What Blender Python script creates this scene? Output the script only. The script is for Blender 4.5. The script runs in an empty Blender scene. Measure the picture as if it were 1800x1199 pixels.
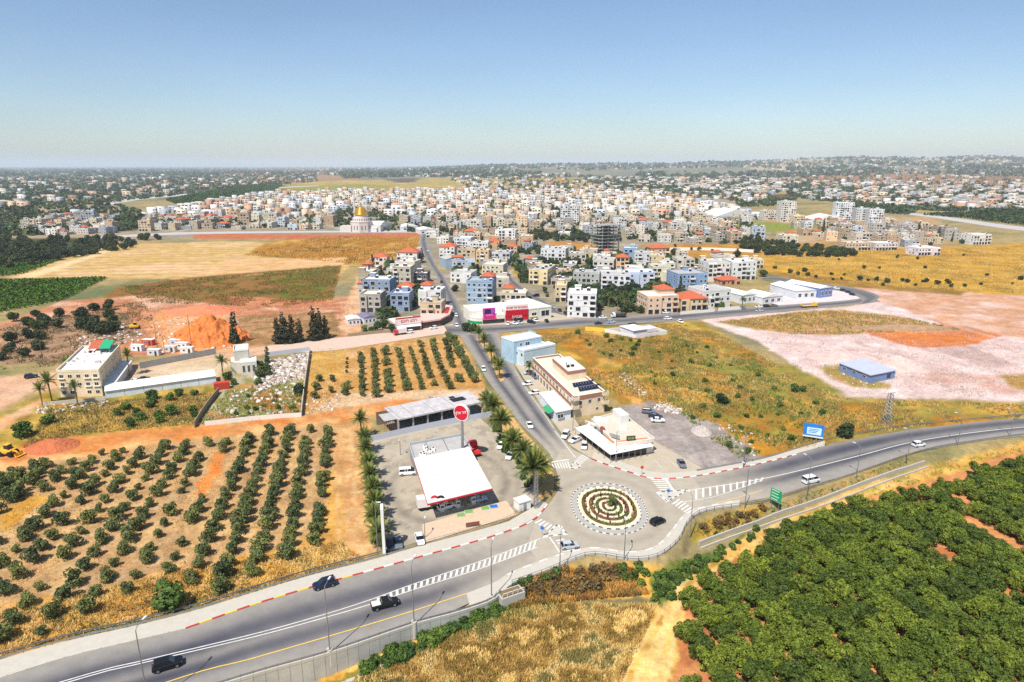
import bpy, bmesh, math, random
import numpy as np
from mathutils import Vector, Matrix

random.seed(11)
rng = np.random.default_rng(11)
R = math.radians
sc = bpy.context.scene
COL = sc.collection

# ------------------------------------------------------------------ camera, sky, sun, exposure
W0, H0, F0, HOR, CAMH = 1800.0, 1199.0, 1150.0, 290.0, 80.0
CX, CY = W0 / 2, H0 / 2
PITCH = math.atan((CY - HOR) / F0)
cam = bpy.data.cameras.new('camera'); camo = bpy.data.objects.new('camera', cam); COL.objects.link(camo)
cam.sensor_width = 36.0; cam.lens = 36.0 * F0 / W0; cam.clip_start = 0.5; cam.clip_end = 90000
camo.location = (0, 0, CAMH); camo.rotation_euler = (math.pi / 2 - PITCH, 0, 0)
sc.camera = camo

LIGHT = Vector((0.31, 0.57, -1.0)).normalized()       # the way the sunlight travels
world = bpy.data.worlds.new('World'); sc.world = world; world.use_nodes = True
wn = world.node_tree.nodes; wl = world.node_tree.links
bg = wn['Background']; sky = wn.new('ShaderNodeTexSky'); sky.sky_type = 'NISHITA'; sky.sun_disc = False
sky.sun_elevation = math.asin(-LIGHT.z); sky.sun_rotation = math.atan2(-LIGHT.x, -LIGHT.y)
sky.altitude = 60; sky.air_density = 1.0; sky.dust_density = 0.6; sky.ozone_density = 3.0
bg.inputs[1].default_value = 0.098
tint = wn.new('ShaderNodeVectorMath'); tint.operation = 'MULTIPLY'; tint.inputs[1].default_value = (0.99, 1.03, 1.09)   # smoky summer air
wtc = wn.new('ShaderNodeTexCoord'); wno = wn.new('ShaderNodeTexNoise'); wno.inputs['Scale'].default_value = 2.2; wno.inputs['Detail'].default_value = 4
wmp = wn.new('ShaderNodeMapping'); wmp.inputs['Scale'].default_value = (1, 1, 4); wl.new(wtc.outputs['Generated'], wmp.inputs['Vector']); wl.new(wmp.outputs[0], wno.inputs['Vector'])
wmr = wn.new('ShaderNodeMapRange'); wmr.inputs['To Min'].default_value = 0.9; wmr.inputs['To Max'].default_value = 1.1; wl.new(wno.outputs['Fac'], wmr.inputs['Value'])
wsc = wn.new('ShaderNodeVectorMath'); wsc.operation = 'SCALE'
wl.new(sky.outputs[0], tint.inputs[0]); wl.new(tint.outputs[0], wsc.inputs[0]); wl.new(wmr.outputs[0], wsc.inputs['Scale']); wl.new(wsc.outputs[0], bg.inputs[0])
sun = bpy.data.lights.new('sun', 'SUN'); suno = bpy.data.objects.new('sun', sun); COL.objects.link(suno)
sun.energy = 5.0; sun.angle = R(0.5); sun.color = (1.0, 0.955, 0.88)
suno.rotation_euler = LIGHT.to_track_quat('-Z', 'Y').to_euler(); suno.location = (-200, -200, 600)
sc.view_settings.view_transform = 'Standard'; sc.view_settings.look = 'None'
sc.view_settings.exposure = 0.3; sc.view_settings.gamma = 1.0
sc.render.engine = 'CYCLES'
sc.cycles.use_denoising = False
sc.cycles.max_bounces = 6; sc.cycles.diffuse_bounces = 2; sc.cycles.glossy_bounces = 2
sc.cycles.transmission_bounces = 2; sc.cycles.transparent_max_bounces = 6; sc.cycles.volume_bounces = 1
sc.cycles.caustics_reflective = False; sc.cycles.caustics_refractive = False

# ------------------------------------------------------------------ maths helpers
cp, sp_ = math.cos(PITCH), math.sin(PITCH)
def smooth(t): t = np.clip(t, 0, 1); return t * t * (3 - 2 * t)
def plane(px, py, z=0.0):
    """photo position -> point of the horizontal plane z"""
    dx = px - CX; dv = CY - py
    dy = F0 * cp + dv * sp_; dz = -F0 * sp_ + dv * cp
    t = (z - CAMH) / dz
    return (dx * t, dy * t)
def proj(x, y, z):
    zc = y * cp - (z - CAMH) * sp_
    u = y * sp_ + (z - CAMH) * cp
    return CX + F0 * x / zc, CY - F0 * u / zc
def h2(ix, iy, s):
    n = (ix * 374761393 + iy * 668265263 + s * 974634777) & 0xffffffff
    n = ((n ^ (n >> 13)) * 1274126177) & 0xffffffff
    n = n ^ (n >> 16)
    return (n & 0xffff) / 65535.0
def vnoise(x, y, s=0):
    x = np.asarray(x, float); y = np.asarray(y, float)
    ix = np.floor(x).astype(np.int64); iy = np.floor(y).astype(np.int64)
    fx = smooth(x - ix); fy = smooth(y - iy)
    a = h2(ix, iy, s); b = h2(ix + 1, iy, s); c = h2(ix, iy + 1, s); d = h2(ix + 1, iy + 1, s)
    return (a * (1 - fx) + b * fx) * (1 - fy) + (c * (1 - fx) + d * fx) * fy
def fbm(x, y, s=0, o=4):
    v = 0; a = 0.5; t = 0
    for i in range(o):
        v = v + a * vnoise(x, y, s + i * 7); t += a; x = x * 2.03 + 3.1; y = y * 2.03 + 1.7; a *= 0.55
    return v / t
def inside(px, py, poly):
    px = np.asarray(px, float); py = np.asarray(py, float)
    r = np.zeros(px.shape, bool); n = len(poly); j = n - 1
    for i in range(n):
        xi, yi = poly[i]; xj, yj = poly[j]
        if yi != yj:
            r ^= ((yi > py) != (yj > py)) & (px < (xj - xi) * (py - yi) / (yj - yi) + xi)
        j = i
    return r

def pin(x, y, poly):
    r = False; n = len(poly); j = n - 1
    for i in range(n):
        xi, yi = poly[i]; xj, yj = poly[j]
        if (yi > y) != (yj > y) and x < (xj - xi) * (y - yi) / (yj - yi) + xi: r = not r
        j = i
    return r

# terrain: flat town plateau, lower field and orchard in front of the road, hills far right
EDGE_PX = [(-700, 1545), (-100, 1362), (410, 1199), (580, 1150), (727, 1100), (800, 1080), (860, 1060), (880, 1045), (900, 1028), (960, 1007), (985, 996),
           (1020, 981), (1050, 977), (1112, 986), (1150, 982), (1175, 968), (1195, 948), (1207, 923), (1225, 906),
           (1250, 898), (1300, 891), (1350, 883), (1437, 856), (1500, 836), (1550, 818), (1600, 801), (1650, 788),
           (1725, 776), (1800, 766), (1950, 748), (2300, 715)]
EW = np.array([plane(*p) for p in EDGE_PX]); EW = EW[np.argsort(EW[:, 0])]
DX = np.array([plane(x, y)[0] for x, y in [(410, 1199), (580, 1150), (750, 1095), (865, 1056), (960, 1007), (1112, 986), (1225, 906), (1500, 836), (1800, 766)]])
DD = np.array([4.4, 3.9, 2.6, 1.5, 1.6, 2.2, 2.0, 2.0, 0.6])
WO = np.array([2.2, 2.2, 2.2, 2.2, -0.3, -0.3, -0.5, -0.6, -0.6])     # where the drop starts (+ = under the road)
WW = np.array([1.4, 1.4, 1.4, 1.4, 4.0, 5.0, 5.0, 5.0, 6.0])
HP = [(-3000, 0), (500, 0), (700, 10), (850, 66), (1000, 80), (1150, 92), (1300, 112), (1400, 138), (1480, 166), (1560, 172), (1640, 150), (1700, 174), (1800, 166), (2100, 186), (4000, 160)]
def height(x, y):
    x = np.asarray(x, float); y = np.asarray(y, float)
    ey = np.interp(x, EW[:, 0], EW[:, 1])
    d = np.interp(x, DX, DD); o = np.interp(x, DX, WO); w = np.interp(x, DX, WW)
    low = -d * smooth((ey + o - y) / w)
    low = low * smooth((y + 60) / 60)
    ax = CX + F0 * x / np.maximum(y * cp, 1.0)
    pk = np.interp(ax, [p[0] for p in HP], [p[1] for p in HP])
    s = smooth((y - 3200) / 5600)
    n = fbm(x / 900.0, y / 900.0, 5, 4)
    hill = s * pk * (0.86 + 0.22 * n) + smooth((y - 2600) / 2500) * np.clip(pk, 0, 120) * 0.35 * (fbm(x / 400.0, y / 500.0, 9, 4) - 0.45)
    rough = -0.18 * fbm(x * 0.35, y * 0.35, 3, 3) * (y < 900)
    return low + hill + rough
def P(px, py, z=None):
    """photo position -> point standing on the terrain (or on the plane z)"""
    if z is not None: x, y = plane(px, py, z); return Vector((x, y, z))
    zz = 0.0; x, y = plane(px, py)
    if y < 2000 and y > float(np.interp(x, EW[:, 0], EW[:, 1])) + 3: return Vector((x, y, -0.09))
    for _ in range(12):
        x, y = plane(px, py, zz)
        h = float(height(x, y))
        zz = 0.5 * zz + 0.5 * h
    return Vector((x, y, h))
def ztop(x, y, py):
    """height above the point x, y whose photo row is py"""
    u = (CY - py) / F0
    return CAMH + y * (u * cp - sp_) / (cp + u * sp_)
def mpp(py): return CAMH / (cp * (py - HOR))          # metres per photo pixel, sideways, at row py

# ------------------------------------------------------------------ materials
def lin(c, k=1.0): return tuple((v / 255.0 / 12.92 if v <= 10 else ((v / 255.0 + 0.055) / 1.055) ** 2.4) * k for v in c)
MATS = {}
def mat(name, rgb=(128, 128, 128), rough=0.75, metal=0.0, var=0.12, scale=1.5, src=None, bump=0.0, emit=None, spec=0.3, fine=0.0):
    """principled material: colour (fixed, from the object colour or from a colour attribute) broken up by noise"""
    if name in MATS: return MATS[name]
    m = bpy.data.materials.new(name); m.use_nodes = True; MATS[name] = m
    nt = m.node_tree; n = nt.nodes; l = nt.links; b = n['Principled BSDF']
    b.inputs['Roughness'].default_value = rough; b.inputs['Metallic'].default_value = metal
    b.inputs['Specular IOR Level'].default_value = spec
    if src == 'object': c = n.new('ShaderNodeObjectInfo').outputs['Color']
    elif src == 'attr':
        a = n.new('ShaderNodeAttribute'); a.attribute_name = 'col'; c = a.outputs['Color']
    else:
        q = n.new('ShaderNodeRGB'); q.outputs[0].default_value = (*lin(rgb), 1); c = q.outputs[0]
    if var > 0:
        geo = n.new('ShaderNodeNewGeometry')
        t = n.new('ShaderNodeTexNoise'); t.inputs['Scale'].default_value = scale; t.inputs['Detail'].default_value = 5; t.inputs['Roughness'].default_value = 0.65
        l.new(geo.outputs['Position'], t.inputs['Vector'])
        mr = n.new('ShaderNodeMapRange'); mr.inputs['From Min'].default_value = 0.25; mr.inputs['From Max'].default_value = 0.75
        mr.inputs['To Min'].default_value = 1 - var; mr.inputs['To Max'].default_value = 1 + var
        l.new(t.outputs['Fac'], mr.inputs['Value'])
        fac = mr.outputs[0]
        if name == 'ground_soil':                                  # broad mottling that still reads far off
            t3 = n.new('ShaderNodeTexNoise'); t3.inputs['Scale'].default_value = 0.11; t3.inputs['Detail'].default_value = 6; t3.inputs['Roughness'].default_value = 0.7
            l.new(geo.outputs['Position'], t3.inputs['Vector'])
            m3 = n.new('ShaderNodeMapRange'); m3.inputs['From Min'].default_value = 0.3; m3.inputs['From Max'].default_value = 0.7; m3.inputs['To Min'].default_value = 0.76; m3.inputs['To Max'].default_value = 1.24
            l.new(t3.outputs['Fac'], m3.inputs['Value']); mu3 = n.new('ShaderNodeMath'); mu3.operation = 'MULTIPLY'; l.new(fac, mu3.inputs[0]); l.new(m3.outputs[0], mu3.inputs[1]); fac = mu3.outputs[0]
        if fine > 0:
            t2 = n.new('ShaderNodeTexNoise'); t2.inputs['Scale'].default_value = scale * 9; t2.inputs['Detail'].default_value = 3
            l.new(geo.outputs['Position'], t2.inputs['Vector'])
            m2 = n.new('ShaderNodeMapRange'); m2.inputs['From Min'].default_value = 0.3; m2.inputs['From Max'].default_value = 0.7
            m2.inputs['To Min'].default_value = 1 - fine; m2.inputs['To Max'].default_value = 1 + fine
            l.new(t2.outputs['Fac'], m2.inputs['Value'])
            mu = n.new('ShaderNodeMath'); mu.operation = 'MULTIPLY'; l.new(fac, mu.inputs[0]); l.new(m2.outputs[0], mu.inputs[1]); fac = mu.outputs[0]
        vm = n.new('ShaderNodeVectorMath'); vm.operation = 'SCALE'; l.new(c, vm.inputs[0]); l.new(fac, vm.inputs['Scale']); c = vm.outputs[0]
        if bump > 0:
            bp = n.new('ShaderNodeBump'); bp.inputs['Strength'].default_value = bump; bp.inputs['Distance'].default_value = 0.15
            l.new(t.outputs['Fac'], bp.inputs['Height']); l.new(bp.outputs[0], b.inputs['Normal'])
    l.new(c, b.inputs['Base Color'])
    if emit: b.inputs['Emission Color'].default_value = (*lin(rgb), 1); b.inputs['Emission Strength'].default_value = emit
    return m
def leafmat(name, rgb, var=0.35, rnd=0.25, yellow=(0.0)):
    """foliage: colour varies between trees and between leaf clumps, a little light passes through"""
    if name in MATS: return MATS[name]
    m = bpy.data.materials.new(name); m.use_nodes = True; MATS[name] = m
    nt = m.node_tree; n = nt.nodes; l = nt.links; b = n['Principled BSDF']
    b.inputs['Roughness'].default_value = 0.6; b.inputs['Specular IOR Level'].default_value = 0.25
    oi = n.new('ShaderNodeObjectInfo'); geo = n.new('ShaderNodeNewGeometry')
    t = n.new('ShaderNodeTexNoise'); t.inputs['Scale'].default_value = 1.1; t.inputs['Detail'].default_value = 4
    l.new(geo.outputs['Position'], t.inputs['Vector'])
    mr = n.new('ShaderNodeMapRange'); mr.inputs['From Min'].default_value = 0.3; mr.inputs['From Max'].default_value = 0.7
    mr.inputs['To Min'].default_value = 1 - var; mr.inputs['To Max'].default_value = 1 + var; l.new(t.outputs['Fac'], mr.inputs['Value'])
    m2 = n.new('ShaderNodeMapRange'); m2.inputs['To Min'].default_value = 1 - rnd; m2.inputs['To Max'].default_value = 1 + rnd; l.new(oi.outputs['Random'], m2.inputs['Value'])
    mu = n.new('ShaderNodeMath'); mu.operation = 'MULTIPLY'; l.new(mr.outputs[0], mu.inputs[0]); l.new(m2.outputs[0], mu.inputs[1])
    mx = n.new('ShaderNodeMix'); mx.data_type = 'RGBA'
    mx.inputs['A'].default_value = (*lin(rgb), 1); mx.inputs['B'].default_value = (*[v * q for v, q in zip(lin(rgb), (1.4, 1.12, 0.8))], 1)
    l.new(oi.outputs['Random'], mx.inputs['Factor'])
    vm = n.new('ShaderNodeVectorMath'); vm.operation = 'SCALE'; l.new(mx.outputs['Result'], vm.inputs[0]); l.new(mu.outputs[0], vm.inputs['Scale'])
    l.new(vm.outputs[0], b.inputs['Base Color'])
    tr = n.new('ShaderNodeBsdfTranslucent'); l.new(vm.outputs[0], tr.inputs['Color'])
    ms = n.new('ShaderNodeMixShader'); ms.inputs[0].default_value = 0.15
    l.new(b.outputs[0], ms.inputs[1]); l.new(tr.outputs[0], ms.inputs[2]); l.new(ms.outputs[0], n['Material Output'].inputs['Surface'])
    return m

# ------------------------------------------------------------------ mesh helpers
class MB:
    def __init__(s): s.v = []; s.f = []; s.m = []
    def add(s, v, f, m=0):
        o = len(s.v); s.v += [tuple(p) for p in v]; s.f += [tuple(i + o for i in q) for q in f]; s.m += [m] * len(f); return s
    def box(s, x0, x1, y0, y1, z0, z1, m=0):
        return s.add([(x0, y0, z0), (x1, y0, z0), (x1, y1, z0), (x0, y1, z0), (x0, y0, z1), (x1, y0, z1), (x1, y1, z1), (x0, y1, z1)],
                     [(0, 3, 2, 1), (4, 5, 6, 7), (0, 1, 5, 4), (1, 2, 6, 5), (2, 3, 7, 6), (3, 0, 4, 7)], m)
    def seg(s, a, b, w, z0, z1, m=0):
        """upright slab from a to b (2-D points), w thick"""
        a = Vector(a[:2]); b = Vector(b[:2]); d = (b - a).normalized(); n = Vector((-d.y, d.x)) * w / 2
        return s.prism([a - n, b - n, b + n, a + n], z0, z1, m)
    def prism(s, poly, z0, z1, m=0, top=True):
        n = len(poly); a0 = sum(poly[i][0] * poly[(i + 1) % n][1] - poly[(i + 1) % n][0] * poly[i][1] for i in range(n))
        if a0 < 0: poly = list(poly)[::-1]
        v = [(p[0], p[1], z0) for p in poly] + [(p[0], p[1], z1) for p in poly]
        f = [(i, (i + 1) % n, n + (i + 1) % n, n + i) for i in range(n)]
        f += [tuple(range(n - 1, -1, -1)), tuple(range(n, 2 * n))]
        return s.add(v, f, m)
    def cyl(s, x, y, z0, z1, r0, r1=None, n=10, m=0):
        r1 = r0 if r1 is None else r1
        v = [(x + r0 * math.cos(2 * math.pi * i / n), y + r0 * math.sin(2 * math.pi * i / n), z0) for i in range(n)]
        v += [(x + r1 * math.cos(2 * math.pi * i / n), y + r1 * math.sin(2 * math.pi * i / n), z1) for i in range(n)]
        f = [(i, (i + 1) % n, n + (i + 1) % n, n + i) for i in range(n)] + [tuple(range(n - 1, -1, -1)), tuple(range(n, 2 * n))]
        return s.add(v, f, m)
    def tube(s, pts, r, n=6, m=0):
        pts = [Vector(p) for p in pts]; rs = r if isinstance(r, (list, tuple)) else [r] * len(pts)
        o = []
        for i, p in enumerate(pts):
            d = (pts[min(i + 1, len(pts) - 1)] - pts[max(i - 1, 0)]).normalized()
            u = d.orthogonal().normalized() if abs(d.z) > 0.9 else d.cross(Vector((0, 0, 1))).normalized(); w = d.cross(u)
            o += [p + rs[i] * (math.cos(2 * math.pi * k / n) * u + math.sin(2 * math.pi * k / n) * w) for k in range(n)]
        f = []
        for i in range(len(pts) - 1):
            f += [(i * n + k, (i + 1) * n + k, (i + 1) * n + (k + 1) % n, i * n + (k + 1) % n) for k in range(n)]
        f += [tuple(range(n)), tuple(range((len(pts) - 1) * n, len(pts) * n))[::-1]]
        return s.add(o, f, m)
    def hip(s, x0, x1, y0, y1, z, h, e=0.5, m=0, t=0.15):
        x0 -= e; x1 += e; y0 -= e; y1 += e; w = x1 - x0; d = y1 - y0; k = min(w, d) / 2
        if w >= d: a = (x0 + k, (y0 + y1) / 2, z + h); b = (x1 - k, (y0 + y1) / 2, z + h)
        else: a = ((x0 + x1) / 2, y0 + k, z + h); b = ((x0 + x1) / 2, y1 - k, z + h)
        v = [(x0, y0, z), (x1, y0, z), (x1, y1, z), (x0, y1, z), (x0, y0, z - t), (x1, y0, z - t), (x1, y1, z - t), (x0, y1, z - t), a, b]
        if w >= d: f = [(0, 1, 9, 8), (1, 2, 9), (2, 3, 8, 9), (3, 0, 8)]
        else: f = [(0, 1, 8), (1, 2, 9, 8), (2, 3, 9), (3, 0, 8, 9)]
        return s.add(v, f + [(4, 5, 1, 0), (5, 6, 2, 1), (6, 7, 3, 2), (7, 4, 0, 3), (7, 6, 5, 4)], m)
    def mesh(s, name, mats, smooth=False):
        me = bpy.data.meshes.new(name); me.from_pydata(s.v, [], s.f)
        for q in (mats if isinstance(mats, (list, tuple)) else [mats]): me.materials.append(q)
        if any(s.m): me.polygons.foreach_set('material_index', s.m)
        if smooth: me.polygons.foreach_set('use_smooth', [True] * len(me.polygons))
        me.update(); return me
def ob(name, me, parent=None, loc=(0, 0, 0), rz=0.0, sc_=None, color=None, kind=None):
    o = bpy.data.objects.new(name, me); COL.objects.link(o); o.location = loc; o.rotation_euler = (0, 0, rz)
    if sc_ is not None: o.scale = sc_ if isinstance(sc_, (tuple, list, Vector)) else (sc_,) * 3
    if parent: o.parent = parent
    if color: o.color = (*color[:3], 1)
    if kind: o['kind'] = kind
    return o
def thing(name, label, cat, loc=(0, 0, 0), rz=0.0, group=None, me=None, sc_=None):
    o = ob(name, me, None, loc, rz, sc_); o['label'] = label; o['category'] = cat
    if group: o['group'] = group
    return o
def tag(o, label, cat, group=None, kind=None):
    o['label'] = label; o['category'] = cat
    if group: o['group'] = group
    if kind: o['kind'] = kind
    return o
def structure(name, me, label=None):
    o = ob(name, me); o['kind'] = 'structure'
    if label: o['label'] = label
    return o
def fastmesh(name, V, Fc, mats, col=None, matidx=None, smooth_=False):
    """V (n,3), Fc (m,3 or 4) numpy -> mesh, optional per-vertex colour attribute col"""
    V = np.asarray(V, np.float32); Fc = np.asarray(Fc, np.int32); k = Fc.shape[1]
    me = bpy.data.meshes.new(name); me.vertices.add(len(V)); me.vertices.foreach_set('co', V.ravel())
    me.loops.add(Fc.size); me.loops.foreach_set('vertex_index', Fc.ravel())
    me.polygons.add(len(Fc)); me.polygons.foreach_set('loop_start', np.arange(0, Fc.size, k, dtype=np.int32))
    me.update(calc_edges=True)
    for q in (mats if isinstance(mats, (list, tuple)) else [mats]): me.materials.append(q)
    if matidx is not None: me.polygons.foreach_set('material_index', np.asarray(matidx, np.int32))
    if smooth_: me.polygons.foreach_set('use_smooth', np.ones(len(Fc), bool))
    if col is not None:
        a = me.color_attributes.new('col', 'FLOAT_COLOR', 'POINT')
        c = np.ones((len(V), 4), np.float32); c[:, :3] = col; a.data.foreach_set('color', c.ravel())
    me.validate(); return me
def catmull(pts, n):
    """resample a polyline of 2-D points smoothly, n points evenly along it"""
    p = np.array(pts, float)
    q = np.vstack([2 * p[0] - p[1], p, 2 * p[-1] - p[-2]]); o = []
    for i in range(1, len(q) - 2):
        for t in np.linspace(0, 1, 12, endpoint=False):
            a, b, c, d = q[i - 1], q[i], q[i + 1], q[i + 2]
            o.append(0.5 * ((2 * b) + (-a + c) * t + (2 * a - 5 * b + 4 * c - d) * t * t + (-a + 3 * b - 3 * c + d) * t ** 3))
    o.append(p[-1]); o = np.array(o)
    s = np.concatenate([[0], np.cumsum(np.linalg.norm(np.diff(o, axis=0), axis=1))])
    u = np.linspace(0, s[-1], n)
    return np.stack([np.interp(u, s, o[:, 0]), np.interp(u, s, o[:, 1])], 1)
def wpath(px, n=None, step=None):
    """photo polyline -> smooth world polyline on the plateau"""
    w = np.array([plane(*p) for p in px])
    if step: n = max(2, int(np.sum(np.linalg.norm(np.diff(w, axis=0), axis=1)) / step) + 1)
    return catmull(w, n or 24)

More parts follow.
